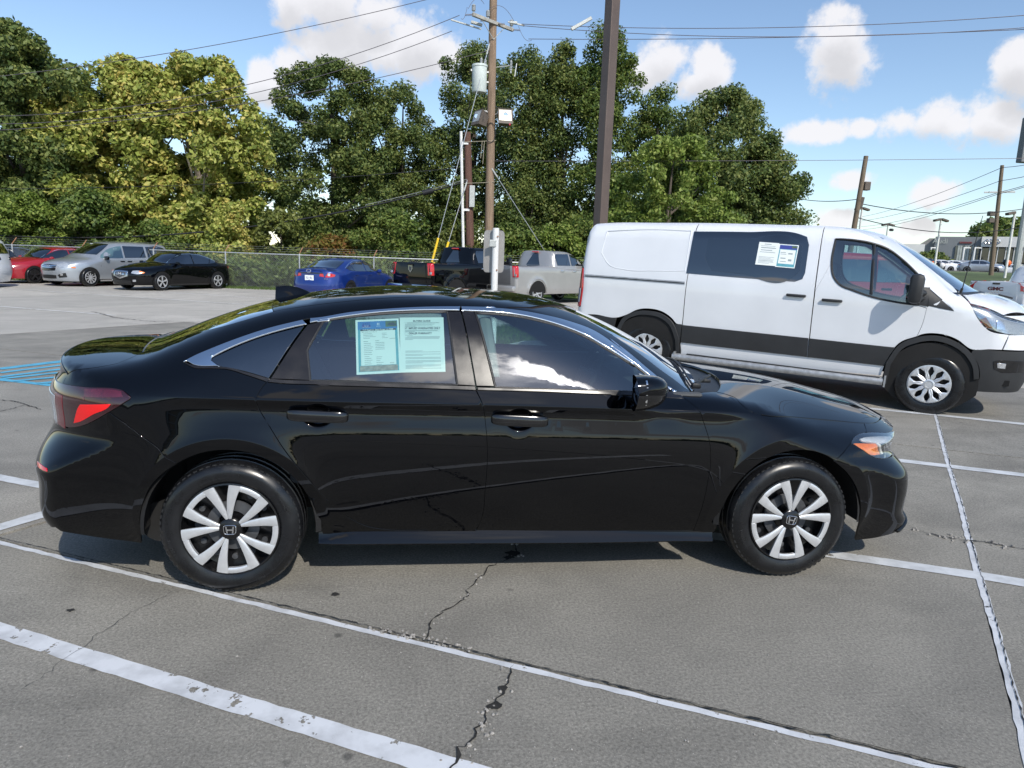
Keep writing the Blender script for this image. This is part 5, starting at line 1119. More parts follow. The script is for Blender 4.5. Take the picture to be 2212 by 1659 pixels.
def van_sheets():
    """two forms taped inside the sliding door window"""
    Mw = Matrix(((vd.x,vu.x,-vn.x,vo.x),(vd.y,vu.y,-vn.y,vo.y),(vd.z,vu.z,-vn.z,vo.z),(0,0,0,1)))
    for x0, x1, nm, lab, hd in ((-2.035,-1.80,'buyers_guide','pale warranty form taped in the white van side window, left of a blue headed sheet',False),(-1.80,-1.575,'price_sheet','blue headed price sheet taped in the white van side window',True)):
        xc, zc = (x0+x1)/2, 1.70-.014*(x0 > -1.9); y = float(np.array(vanF.sp([(xc,zc)]))[0,1])-.012
        ws = x1-x0; hs = .285
        o = MB().box((0,0,0),(ws,hs,.001)).build(nm, M['paper'])
        tilt = Matrix.Rotation(-math.atan2(.25,1.0),4,'X')
        o.matrix_world = Mw @ Matrix.Translation((xc,zc,-y)) @ tilt @ Matrix.Rotation(R(-1.5),4,'Z')
        tag(o, lab, 'paper')
        if hd:
            rect('print_border', o, -ws/2+.012, ws/2-.010, -hs/2+.010, hs/2-.010, M['ink_teal'], .0008); rect('print_header', o, -ws/2+.012, ws/2-.010, hs/2-.06, hs/2-.012, M['ink_navy'], .0010); rect('print_field', o, -ws/2+.024, ws/2-.022, -hs/2+.045, hs/2-.066, M['paper'], .0012)
            rect('print_photo', o, .04, ws/2-.014, hs/2-.042, hs/2-.016, M['ink_green'], .0012)
            sheet_lines(o, 'small_print', [(-.08,-.02,.04,.004),(-.08,-.01,.02,.003),(.01,.06,.03,.008),(-.07,-.01,-.03,.006),(.02,.06,-.05,.012),(-.07,0,-.07,.004)], M['ink_grey'], .0014)
        else:
            sheet_lines(o, 'small_print', [(-.05,.03,.120,.004),(-.09,.08,.098,.002),(-.085,.09,.075,.005),(-.085,.05,.045,.004),(-.09,.09,.02,.003),(-.09,.09,-.04,.002),(-.09,.05,-.055,.002),(-.09,.09,-.07,.002),(-.09,.08,-.085,.003),(-.09,.09,-.10,.002),(-.09,.04,-.115,.002)], M['ink_grey'], .0014)
van_sheets()
# ---------------------------------------------------------------- ground, concrete lot, joints, paint, cracks
def gz(x, y):
    """height of the ground: flat lot, a slight crown under the van, rising land to the right"""
    x = np.asarray(x, float); y = np.asarray(y, float)
    crown = .10*np.exp(-((x-2.2)**2+(y-5.6)**2)/(2*1.9**2))
    s = x*.66+y*.75
    return crown+1.95*sstep(20,64,s)*sstep(6,24,x)
def concrete(name, base, dark, seed, stain=.5):
    m, nt, N, L, b = nodes(name); b.inputs['Roughness'].default_value = .78; b.inputs['Specular IOR Level'].default_value = .35
    geo = N.new('ShaderNodeNewGeometry')
    def noise(scale, detail, rough=.55, off=0, dist=0.):
        v = N.new('ShaderNodeVectorMath'); v.operation = 'ADD'; v.inputs[1].default_value = (seed*3.1+off,seed*1.7,off); L.new(geo.outputs['Position'], v.inputs[0])
        n = N.new('ShaderNodeTexNoise'); n.inputs['Scale'].default_value = scale; n.inputs['Detail'].default_value = detail; n.inputs['Roughness'].default_value = rough; n.inputs['Distortion'].default_value = dist
        L.new(v.outputs[0], n.inputs['Vector']); return n.outputs[0]
    def mr(v, a, b_, c_, d_):
        n = N.new('ShaderNodeMapRange'); n.inputs[1].default_value = a; n.inputs[2].default_value = b_; n.inputs[3].default_value = c_; n.inputs[4].default_value = d_; L.new(v, n.inputs[0]); return n.outputs[0]
    def mix(fac, a, b_, mode='MIX'):
        n = N.new('ShaderNodeMix'); n.data_type = 'RGBA'; n.blend_type = mode
        if isinstance(fac,(int,float)): n.inputs['Factor'].default_value = fac
        else: L.new(fac, n.inputs['Factor'])
        for k, v in (('A',a),('B',b_)):
            if isinstance(v, tuple): n.inputs[k].default_value = (*v,1)
            else: L.new(v, n.inputs[k])
        return n.outputs['Result']
    big = mr(noise(.35,4,.6,1), .35, .68, 0, 1); mid = mr(noise(1.7,6,.62,2,.4), .38, .66, 0, 1)
    col = mix(big, base, tuple(c_*.82 for c_ in base)); col = mix(mid, col, dark)
    smear = N.new('ShaderNodeMapping'); smear.inputs['Rotation'].default_value = (0,0,R(-27)); smear.inputs['Scale'].default_value = (.25,2.2,1); L.new(geo.outputs['Position'], smear.inputs['Vector'])
    n2 = N.new('ShaderNodeTexNoise'); n2.inputs['Scale'].default_value = 1.1; n2.inputs['Detail'].default_value = 5; L.new(smear.outputs[0], n2.inputs['Vector'])
    col = mix(mr(n2.outputs[0], .56, .72, 0, stain), col, tuple(c_*.55 for c_ in dark))
    grit = noise(85,4,.8,4); col = mix(mr(grit, .34, .66, 0, 1), mix(1.0, col, (1.22,1.22,1.21), 'MULTIPLY'), mix(1.0, col, (.52,.52,.51), 'MULTIPLY'))
    vo = N.new('ShaderNodeTexVoronoi'); vo.inputs['Scale'].default_value = 95; L.new(geo.outputs['Position'], vo.inputs['Vector'])
    sp_ = mr(vo.outputs['Distance'], .10, .17, 1, 0); rr_ = N.new('ShaderNodeSeparateColor'); L.new(vo.outputs['Color'], rr_.inputs[0])
    mm = N.new('ShaderNodeMath'); mm.operation = 'MULTIPLY'; L.new(sp_, mm.inputs[0]); L.new(mr(rr_.outputs[0], .72, .80, 0, .85), mm.inputs[1])
    col = mix(mm.outputs[0], col, (.50,.48,.45))
    spots = N.new('ShaderNodeTexVoronoi'); spots.inputs['Scale'].default_value = 5.5; L.new(geo.outputs['Position'], spots.inputs['Vector'])
    rs_ = N.new('ShaderNodeSeparateColor'); L.new(spots.outputs['Color'], rs_.inputs[0]); m3 = N.new('ShaderNodeMath'); m3.operation = 'MULTIPLY'
    L.new(mr(spots.outputs['Distance'], .05, .13, 1, 0), m3.inputs[0]); L.new(mr(rs_.outputs[1], .82, .9, 0, .6), m3.inputs[1]); col = mix(m3.outputs[0], col, (.03,.03,.03))
    inf = N.new('ShaderNodeObjectInfo'); col = mix(1.0, col, mix(inf.outputs['Random'], (.90,.90,.90), (1.08,1.07,1.06)), 'MULTIPLY')
    L.new(col, b.inputs['Base Color'])
    bp = N.new('ShaderNodeBump'); bp.inputs['Strength'].default_value = .45; bp.inputs['Distance'].default_value = .004; L.new(grit, bp.inputs['Height'])
    bp2 = N.new('ShaderNodeBump'); bp2.inputs['Strength'].default_value = .3; bp2.inputs['Distance'].default_value = .01; L.new(noise(18,4,.6,7), bp2.inputs['Height']); L.new(bp2.outputs[0], bp.inputs['Normal']); L.new(bp.outputs[0], b.inputs['Normal'])
    return m
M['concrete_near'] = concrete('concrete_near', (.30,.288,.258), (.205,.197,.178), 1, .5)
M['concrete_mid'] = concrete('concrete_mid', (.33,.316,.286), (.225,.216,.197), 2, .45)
M['concrete_far_glare'] = concrete('concrete_far_glare', (.55,.525,.485), (.43,.41,.38), 3, .3)  # base colour lightened to stand in for low-angle sun glare on distant slabs
M['joint_dark'] = mat('joint_dark', (.018,.017,.016), .9, var=.4, scale=30)
M['curb'] = mat('curb', (.36,.35,.33), .8, var=.2, scale=5, bump=.3, bscale=90)
def worn_paint(name, col, wear, seed, scale=16):
    m, nt, N, L, b = nodes(name); b.inputs['Roughness'].default_value = .6; out = N['Material Output']
    geo = N.new('ShaderNodeNewGeometry'); ad = N.new('ShaderNodeVectorMath'); ad.operation = 'ADD'; ad.inputs[1].default_value = (seed,seed*2,0); L.new(geo.outputs['Position'], ad.inputs[0])
    def nz(sc, de, ro=.6):
        n = N.new('ShaderNodeTexNoise'); n.inputs['Scale'].default_value = sc; n.inputs['Detail'].default_value = de; n.inputs['Roughness'].default_value = ro; L.new(ad.outputs[0], n.inputs['Vector']); return n.outputs[0]
    patch = nz(1.6,3); chip = nz(scale,5,.7)
    s = N.new('ShaderNodeMath'); s.operation = 'MULTIPLY_ADD'; s.inputs[1].default_value = .55; L.new(patch, s.inputs[0]); L.new(chip, s.inputs[2])
    mr = N.new('ShaderNodeMapRange'); mr.inputs[1].default_value = wear; mr.inputs[2].default_value = wear+.02; L.new(s.outputs[0], mr.inputs[0])
    dirt = N.new('ShaderNodeMix'); dirt.data_type = 'RGBA'; dirt.inputs['A'].default_value = (*col,1); dirt.inputs['B'].default_value = (*[c_*.68 for c_ in col],1); m2 = N.new('ShaderNodeMapRange'); m2.inputs[1].default_value = .42; m2.inputs[2].default_value = .7; L.new(nz(7,6), m2.inputs[0]); L.new(m2.outputs[0], dirt.inputs['Factor']); L.new(dirt.outputs['Result'], b.inputs['Base Color'])
    tr = N.new('ShaderNodeBsdfTransparent'); ms = N.new('ShaderNodeMixShader'); L.new(mr.outputs[0], ms.inputs[0]); L.new(b.outputs[0], ms.inputs[1]); L.new(tr.outputs[0], ms.inputs[2]); L.new(ms.outputs[0], out.inputs[0])
    return m
M['line_white'] = worn_paint('line_white', (.60,.62,.65), .905, 1.3)
M['line_white2'] = worn_paint('line_white2', (.58,.60,.62), .96, 4.3)
M['line_joint'] = worn_paint('line_joint', (.58,.60,.63), .93, 7.7, 22)
M['line_faint'] = worn_paint('line_faint', (.66,.66,.65), .83, 5.1, 9)
M['line_blue'] = worn_paint('line_blue', (.10,.42,.62), 1.0, 2.2)

# a grid of slabs; the two joint directions were read off the photograph
JB = np.array([math.cos(R(-27.08)), math.sin(R(-27.08))]); JJ = np.array([math.cos(R(53.6)), math.sin(R(53.6))])
JO = np.array([1.4208,-2.3314]); LB, LJ = 4.75, 4.75          # crossing of the two near joints, slab sides
def slab_xy(i, j, u, v): return JO+JB*LB*(i+u)+JJ*LJ*(j+v)
def lot():
    root = bpy.data.objects.new('parking_lot', None); COL.objects.link(root); root['kind'] = 'structure'
    n = 0
    for i in range(-9,5):
        for j in range(-3,9):
            cx, cy = slab_xy(i,j,.5,.5)
            if not (-26 < cx < 17 and -9 < cy < 30): continue
            if ((cx-CAM_C[0])*CAM_F[0]+(cy-CAM_C[1])*CAM_F[1]) < -5: continue
            g = .0035; k = 7; V = []; Fc = []; us = np.linspace(g,1-g,k)
            for u in us:
                for v in us:
                    p = slab_xy(i,j,u,v); V.append((p[0],p[1],float(gz(p[0],p[1]))))
            Fc = [(a*k+b,(a+1)*k+b,(a+1)*k+b+1,a*k+b+1) for a in range(k-1) for b in range(k-1)]
            ring = [a*k for a in range(k)]+[(k-1)*k+b for b in range(1,k)]+[a*k+k-1 for a in range(k-2,-1,-1)]+[b for b in range(k-2,0,-1)]
            o_ = len(V); V += [(V[q][0],V[q][1],V[q][2]-.05) for q in ring]; m_ = len(ring)
            Fc += [(ring[(q+1)%m_],ring[q],o_+q,o_+(q+1)%m_) for q in range(m_)]
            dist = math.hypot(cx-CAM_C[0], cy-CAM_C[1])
            mk('slab', V, Fc, M['concrete_near' if dist < 6.0 else ('concrete_mid' if dist < 14 else 'concrete_far_glare')], root); n += 1
    return root
LOT = lot()
def terrain():
    xs = np.unique(np.concatenate([np.linspace(-700,-60,9),np.linspace(-60,120,46),np.linspace(120,900,9)])); ys = np.unique(np.concatenate([np.linspace(-500,-30,7),np.linspace(-30,140,44),np.linspace(140,1200,9)]))
    V = [(x,y,float(gz(x,y))-.06) for x in xs for y in ys]; k = len(ys)
    Fc = [(i*k+j,(i+1)*k+j,(i+1)*k+j+1,i*k+j+1) for i in range(len(xs)-1) for j in range(k-1)]
    o = mk('ground', V, Fc, M['far_ground'], smooth=True); o['kind'] = 'structure'
    # concrete under and around the slabs, behind the photographer too
    xs = np.linspace(-60,60,61); ys = np.linspace(-60,27.2,45); V = [(x,y,float(gz(x,y))-.028) for x in xs for y in ys]; k = len(ys)
    o = mk('pavement', V, [(i*k+j,(i+1)*k+j,(i+1)*k+j+1,i*k+j+1) for i in range(len(xs)-1) for j in range(k-1) if not (V[i*k+j][0] > 16.5 and V[i*k+j][1] > 12)], M['concrete_base'], smooth=True); o['kind'] = 'structure'
M['far_ground'] = mat('far_ground', (.075,.105,.035), .95, var=.35, scale=.25, bump=.3, bscale=3)
M['concrete_base'] = concrete('concrete_base', (.24,.235,.22), (.16,.156,.15), 5, .4)
terrain()
def ribbon(name, up, lo, m, z=.004, jit=0., seed=0):
    """flat paint strip between two edges given as ground points"""
    rr = random.Random(seed); up = np.array(up,float); lo = np.array(lo,float)
    def res(P, n):
        d = np.r_[0,np.cumsum(np.linalg.norm(np.diff(P,axis=0),axis=1))]; t = np.linspace(0,d[-1],n); return np.stack([np.interp(t,d,P[:,k]) for k in (0,1)],1)
    n = max(6,int(np.linalg.norm(up[-1]-up[0])/.06)); A, B = res(up,n), res(lo,n); V = []
    for a, b in zip(A,B):
        w = (b-a)/max(np.linalg.norm(b-a),1e-6); a = a+w*rr.uniform(-jit,jit); b = b+w*rr.uniform(-jit,jit)
        V += [(a[0],a[1],float(gz(*a))+z),(b[0],b[1],float(gz(*b))+z)]
    o = mk(name, V, [(2*i,2*i+1,2*i+3,2*i+2) for i in range(n-1)], m); o['kind'] = 'structure'; return o
def ln(p, q, w):     # edges of a line of width w
    p, q = np.array(p,float), np.array(q,float); t = (q-p)/np.linalg.norm(q-p); nrm = np.array([-t[1],t[0]])*w/2; return [p+nrm,q+nrm],[p-nrm,q-nrm]
def ext(p, q, a, b):
    p, q = np.array(p,float), np.array(q,float); t = (q-p)/np.linalg.norm(q-p); return p-t*a, q+t*b
def markings():
    ribbon('bay_line', [(-4.4,.02),(-2.257,-1.08),(-1.008,-1.731),(-.41,-2.036),(1.6,-3.08)], [(-4.33,-.10),(-2.18,-1.22),(-.936,-1.87),(-.556,-2.069),(1.54,-3.19)], M['line_white'], .004, .004, 1)
    ribbon('bay_line', [(-1.6,1.14),(1.846,-.592),(2.488,-.894),(6.0,-2.68)], [(-1.66,1.02),(1.784,-.68),(2.436,-.985),(5.94,-2.80)], M['line_white2'], .004, .003, 2)
    ribbon('bay_line', [(-1.0,3.53),(3.569,1.2),(4.372,.786),(7.5,-.82)], [(-1.05,3.43),(3.524,1.095),(4.307,.69),(7.45,-.92)], M['line_white2'], .004, .003, 3)
    ribbon('bay_line', [(1.0,5.05),(4.715,3.19),(5.303,2.935),(6.047,2.526),(9.5,.70)], [(.95,4.95),(4.674,3.09),(5.238,2.845),(5.957,2.433),(9.45,.60)], M['line_white2'], .005, .003, 4)
    ribbon('bay_line', [(-5.9,2.25),(-3.152,.835),(-3.057,.793),(-2.2,.36)], [(-5.85,2.12),(-3.082,.70),(-2.98,.654),(-2.12,.22)], M['line_white2'], .004, .003, 5)
    ribbon('bay_line', [(-3.4,-.75),(-2.794,.146),(-2.746,.218),(-2.45,.66)], [(-3.32,-.83),(-2.738,.037),(-2.683,.117),(-2.36,.60)], M['line_white2'], .0045, .003, 6)
    for k, (p, q) in enumerate((((-16,17.2),(-7.5,12.9)),((-14,21.5),(-3,15.9)),((-9.5,22.2),(0,17.4)),((-21,21.2),(-14.5,17.9)))): a, b = ln(p,q,.11); ribbon('bay_line', a, b, M['line_faint'], .004, .004, 50+k)
    # white sealant along the slab joints
    for k, (p, q) in enumerate((((-2.738-2.6,-.205+1.335),(1.201+1.2,-2.219-.62)),)):
        a, b = ln(p,q,.030); off = np.array([-.010,-.019]); ribbon('joint_seal', [x+off for x in a], [x+off for x in b], M['line_joint'], .003, .004, 11)
    pts = [(1.2,-2.62),(1.573,-2.125),(1.761,-1.881),(2.118,-1.394),(2.498,-.866),(2.887,-.34),(3.186,.057),(3.871,1.0),(5.325,2.962)]
    P = np.array(pts); t = np.gradient(P,axis=0); t /= np.linalg.norm(t,axis=1,keepdims=True); nn = np.stack([-t[:,1],t[:,0]],1)*.017
    ribbon('joint_seal', P+nn, P-nn, M['line_joint'], .003, .004, 12)
    # blue hatched access aisle
    BL = M['line_blue']; bw = .10
    for k, (p, q) in enumerate((((-7.2,5.40),(-3.3,3.62)),((-6.6,3.95),(-4.35,7.75)),((-5.746,5.266),(-4.45,7.38)),((-5.604,5.008),(-4.35,6.99)),((-5.445,4.719),(-4.25,6.60)),((-5.36,4.60),(-4.15,5.98)),((-5.16,4.45),(-4.05,5.45)),((-4.84,4.32),(-3.9,5.05)),((-4.45,4.14),(-3.75,4.68)))):
        a, b = ln(p,q,bw); ribbon('access_line', a, b, BL, .004+.0006*k, .003, 20+k)
markings()
def crack(pts, w, seed, jag=.012, name='crack'):
    """an open crack: an uneven dark sliver with crumbled edges"""
    rr = random.Random(seed); P = np.array(pts,float); out = []
    for a, b in zip(P[:-1],P[1:]):
        n = max(2,int(np.linalg.norm(b-a)/.022))
        for i in range(n): out.append(a+(b-a)*i/n+np.array([rr.gauss(0,jag*.5),rr.gauss(0,jag*.5)]))
    out.append(P[-1]); Q = np.array(out); V = []
    t = np.gradient(Q,axis=0); t /= np.maximum(np.linalg.norm(t,axis=1,keepdims=True),1e-6); nn = np.stack([-t[:,1],t[:,0]],1)
    for i, (q, n_) in enumerate(zip(Q,nn)):
        e = min(1,i/4,(len(Q)-1-i)/4+.15); h = w*(.35+.9*rr.random()**2)*max(.12,e)
        for s in (1,-1): p = q+s*n_*h*(.6+.8*rr.random()); V.append((p[0],p[1],float(gz(*p))+.0062))
    o = mk(name, V, [(2*i,2*i+1,2*i+3,2*i+2) for i in range(len(Q)-1)], M['joint_dark']); o['kind'] = 'structure'
    return Q
M['crumble'] = mat('crumble', (.30,.285,.265), .9, var=.4, scale=40, bump=.5, bscale=150)
def chips(Q, n, spread, seed, size=(.004,.012)):
    """loose crumbs of concrete beside a crack"""
    rr = random.Random(seed); b = MB()
    for _ in range(n):
        q = Q[rr.randrange(len(Q))]; x, y = q[0]+rr.gauss(0,spread), q[1]+rr.gauss(0,spread); s = rr.uniform(*size)
        pts = [(rr.uniform(.6,1)*math.cos(a)*s, rr.uniform(.6,1)*math.sin(a)*s) for a in np.linspace(0,2*math.pi,6)[:-1]]; z = float(gz(x,y))+.002
        V = [(x+u,y+v,z) for u,v in pts]+[(x+u*.55,y+v*.55,z+s*.6) for u,v in pts]; b.add(V,[(4,3,2,1,0),(5,6,7,8,9)]+[(i,(i+1)%5,5+(i+1)%5,5+i) for i in range(5)])
    o = b.build('crumbs', M['crumble']); o['kind'] = 'stuff'; return o
c1 = crack([(.06,-.10),(.021,-.453),(.017,-.531),(-.058,-.603),(-.162,-.684),(-.182,-.765),(-.257,-.878),(-.282,-.983),(-.295,-1.018),(-.389,-1.098),(-.448,-1.196),(-.469,-1.289),(-.494,-1.363)], .0042, 1)
c2 = crack([(-.15,-1.551),(-.169,-1.67),(-.223,-1.762),(-.263,-1.824),(-.282,-1.896),(-.329,-1.95),(-.372,-2.012),(-.398,-2.087),(-.46,-2.25)], .0055, 2)
crack([(-1.634,-.843),(-1.722,-.989),(-1.771,-1.085),(-1.809,-1.211),(-1.824,-1.279),(-1.853,-1.382),(-1.899,-1.519),(-1.927,-1.598)], .0016, 3)
c4 = crack([(2.54,-.245),(2.596,-.378),(2.735,-.473),(2.87,-.514),(2.943,-.585),(3.4,-.83)], .006, 4)
crack([(-4.9,3.46),(-4.726,3.411),(-4.578,3.354),(-4.511,3.315),(-4.377,3.199),(-4.1,2.95)], .007, 5); crack([(-4.6,2.6),(-4.443,2.896),(-4.4,3.007),(-4.38,3.199)], .006, 6)
crack([(-8.419,13.797),(-7.916,13.194),(-7.508,12.611),(-6.983,12.1),(-6.38,11.742),(-5.873,11.569)], .014, 7, .05)
chips(c2, 46, .022, 3); chips(c1, 34, .022, 4); chips(c4, 40, .03, 5, (.006,.018))
def rough_patches():
    """spalled spots and a stretch of broken joint edge"""
    rr = random.Random(9)
    for (x, y, r) in ((.0,-.52,.05),(-.03,-.57,.035),(-.235,-1.80,.03),(-.20,-1.70,.025),(-.9,-.93,.022),(-2.02,-1.0,.018)):
        n = 14; V = [(x,y,.0058)]+[(x+r*rr.uniform(.5,1.2)*math.cos(2*math.pi*i/n),y+r*rr.uniform(.5,1.2)*math.sin(2*math.pi*i/n)*.8,.0058) for i in range(n)]
        o = mk('spall', V, [(0,1+i,1+(i+1)%n) for i in range(n)], M['joint_dark']); o['kind'] = 'structure'
    t = np.linspace(0,1,40); Q = np.stack([-.72+.42*t,-1.235-.20*t],1); chips(Q, 60, .016, 12, (.004,.011))
    Q = np.stack([RNG.uniform(-2.6,2.6,160), RNG.uniform(-2.3,-.95,160)],1); chips(Q, 110, .05, 13, (.0025,.006))
rough_patches()
# dark open gap on the far side of each near joint
for a_, b_, w_, sd in (((-5.3,1.135),(2.4,-2.84),.0030,31),): crack([np.array(a_)+(np.array(b_)-np.array(a_))*t+np.array([.002,.005]) for t in np.linspace(0,1,30)], w_, sd, .004, 'joint_gap')
crack([np.array(p)+np.array([.010,-.006]) for p in ((1.573,-2.125),(2.118,-1.394),(2.498,-.866),(2.887,-.34),(3.186,.057),(3.871,1.0),(5.325,2.962))], .0028, 32, .004, 'joint_gap')

# ---------------------------------------------------------------- planted island and lawn strips
def grass_mat(name, a, b_):
    m, nt, N, L, b = nodes(name); b.inputs['Roughness'].default_value = .7; b.inputs['Specular IOR Level'].default_value = .2
    g = N.new('ShaderNodeNewGeometry'); n = N.new('ShaderNodeTexNoise'); n.inputs['Scale'].default_value = 3; n.inputs['Detail'].default_value = 5; L.new(g.outputs['Position'], n.inputs['Vector'])
    mx = N.new('ShaderNodeMix'); mx.data_type = 'RGBA'; mx.inputs['A'].default_value = (*a,1); mx.inputs['B'].default_value = (*b_,1); r = N.new('ShaderNodeMapRange'); r.inputs[1].default_value = .35; r.inputs[2].default_value = .65; L.new(n.outputs[0], r.inputs[0]); L.new(r.outputs[0], mx.inputs['Factor']); L.new(mx.outputs['Result'], b.inputs['Base Color'])
    b.inputs['Subsurface Weight'].default_value = 0; return m
M['grass'] = grass_mat('grass', (.055,.105,.022), (.095,.14,.035)); M['soil'] = mat('soil', (.05,.055,.02), .95, var=.4, scale=3)
def grass_blades(name, label, poly, n, h, z0=0., seed=1, w=.008):
    rg = np.random.default_rng(seed); poly = np.array(poly,float); lo, hi = poly.min(0), poly.max(0); P = np.zeros((0,2))
    while len(P) < n:
        q = rg.uniform(lo,hi,(n,2)); P = np.concatenate([P,q[inside(poly,q)]])
    P = P[:n]; a = rg.uniform(0,6.28,n); hh = h*rg.uniform(.5,1.25,n); ln_ = rg.normal(0,.35,(n,2))*hh[:,None]; z = gz(P[:,0],P[:,1])+z0
    dx = np.stack([np.cos(a),np.sin(a)],1)*w; V = np.zeros((n,4,3)); V[:,0,:2] = P-dx; V[:,1,:2] = P+dx; V[:,2,:2] = P+dx*.3+ln_; V[:,3,:2] = P-dx*.3+ln_
    V[:,0,2] = V[:,1,2] = z; V[:,2,2] = V[:,3,2] = z+hh
    o = quads(name, V, M['grass']); tag(o, label, 'grass', None, 'stuff'); return o
ISL = [(-3.9,12.95),(3.9,10.8),(3.5,8.6),(1.35,7.9),(.1,5.9),(-4.4,8.6)]
def island():
    n = len(ISL); root = bpy.data.objects.new('planted_island', None); COL.objects.link(root); root['kind'] = 'structure'
    P = np.array(ISL); c_ = P.mean(0); inner = c_+(P-c_)*.955
    V = [(p[0],p[1],float(gz(*p))+.0) for p in P]+[(p[0],p[1],float(gz(*p))+.13) for p in P]+[(p[0],p[1],float(gz(*p))+.13) for p in inner]+[(p[0],p[1],float(gz(*p))+.05) for p in inner]
    Fc = [(i,(i+1)%n,(i+1)%n+n,i+n) for i in range(n)]+[(i+n,(i+1)%n+n,(i+1)%n+2*n,i+2*n) for i in range(n)]+[(i+2*n,(i+1)%n+2*n,(i+1)%n+3*n,i+3*n) for i in range(n)]
    mk('curb', V, Fc, M['curb'], root); mk('soil', [(p[0],p[1],float(gz(*p))+.08) for p in inner], [tuple(range(n))], M['soil'], root)
    grass_blades('island_grass', 'green grass growing in the curbed island behind the black sedan', inner, 14000, .075, .08, 3)
island()
STRIP = [(-40,31.5),(-20,28.6),(-7,25.7),(3,25.0),(14,24.5),(14,60),(-40,60)]
mk('lawn', [(x,y,float(gz(x,y))-.004) for x,y in STRIP], [tuple(range(len(STRIP)))], M['grass'])['kind'] = 'structure'
grass_blades('fence_grass', 'strip of short green grass in front of the chain-link fence', [(-22,28.8),(-7,25.7),(1,25.2),(1,29),(-22,31)], 22000, .10, 0, 4, .012)
# ---------------------------------------------------------------- parked vehicles in the background
def sedan_field(h=1.44, L=1.0, w=.91, hood=.95, trunk=1.05):
    k = h/1.44
    return Body(w=[(-2.45,w-.11),(-2,w-.03),(-1,w),(1,w),(2,w-.03),(2.4,w-.11)], prof=[(.12,.10),(.22,.06),(.35,.025),(.5,.008),(.7,0),(.84,.006),(.93,.026),(1.02,.066),(1.15,.13),(1.28,.20),(1.38,.265),(1.5,.36)],
        zt=[(-2.55,trunk-.09),(-2.4,trunk-.04),(-2.1,trunk),(-1.8,trunk+.035),(-1.5,trunk+.14),(-1.15,1.33*k),(-.8,1.415*k),(-.35,h),(.05,h-.012),(.4,1.36*k),(.75,1.18*k),(1.05,1.02),(1.2,hood+.03),(1.5,hood),(1.9,hood-.08),(2.2,hood-.17),(2.4,hood-.27)],
        xf=[(.1,2.2),(.2,2.3),(.4,2.36),(.6,2.36),(.7,2.32),(.85,2.22)], xr=[(.15,-2.3),(.3,-2.4),(.6,-2.43),(.8,-2.38),(1.0,-2.36),(1.1,-2.33)], wheels=((-1.37,.33),(1.37,.33)), kf=.5, kr=.25, cw=.09, rs=.15, sf=(.13,.14), sr=(.09,.13), z0=.6, xc=(-1.55,1.45))
def minivan_field():
    return Body(w=[(-2.6,.90),(-2.2,.96),(-1,.995),(.8,.995),(1.8,.96),(2.4,.86)], prof=[(.12,.1),(.25,.05),(.4,.02),(.6,.0),(.9,.0),(1.05,.015),(1.2,.06),(1.4,.125),(1.6,.20),(1.75,.30)],
        zt=[(-2.7,1.45),(-2.55,1.60),(-2.35,1.69),(-1.8,1.735),(-.8,1.75),(-.1,1.735),(.3,1.68),(.6,1.56),(.95,1.38),(1.25,1.22),(1.45,1.13),(1.7,1.07),(2.1,.98),(2.35,.87),(2.5,.75)],
        xf=[(.1,2.28),(.2,2.38),(.4,2.44),(.65,2.45),(.8,2.41),(1.0,2.30)], xr=[(.15,-2.5),(.4,-2.6),(.8,-2.6),(1.2,-2.55),(1.5,-2.47),(1.7,-2.38)], wheels=((-1.5,.35),(1.5,.35)), kf=.42, kr=.12, cw=.05, rs=.15, sf=(.12,.13), sr=(.05,.08), z0=.75, xc=(-2.0,1.6), fR=.45)
def suv_field(h=1.72):
    return Body(w=[(-2.5,.90),(-2,.95),(0,.97),(2,.94),(2.4,.86)], prof=[(.2,.07),(.35,.03),(.5,.008),(.8,0),(1.0,.012),(1.12,.045),(1.3,.10),(1.5,.17),(1.65,.24),(1.8,.33)],
        zt=[(-2.6,1.42),(-2.45,1.57),(-2.2,1.66),(-1.4,h-.01),(-.5,h),(.1,h-.03),(.45,1.58),(.85,1.32),(1.1,1.16),(1.4,1.10),(2.0,1.02),(2.3,.93),(2.45,.8)], xf=[(.2,2.28),(.4,2.36),(.8,2.36),(1.0,2.27)], xr=[(.2,-2.36),(.5,-2.46),(.9,-2.45),(1.2,-2.40),(1.6,-2.25)], wheels=((-1.4,.36),(1.4,.36)), kf=.42, kr=.12, cw=.05, rs=.14, sf=(.12,.13), sr=(.05,.09), z0=.75, xc=(-1.75,1.5), fR=.46)
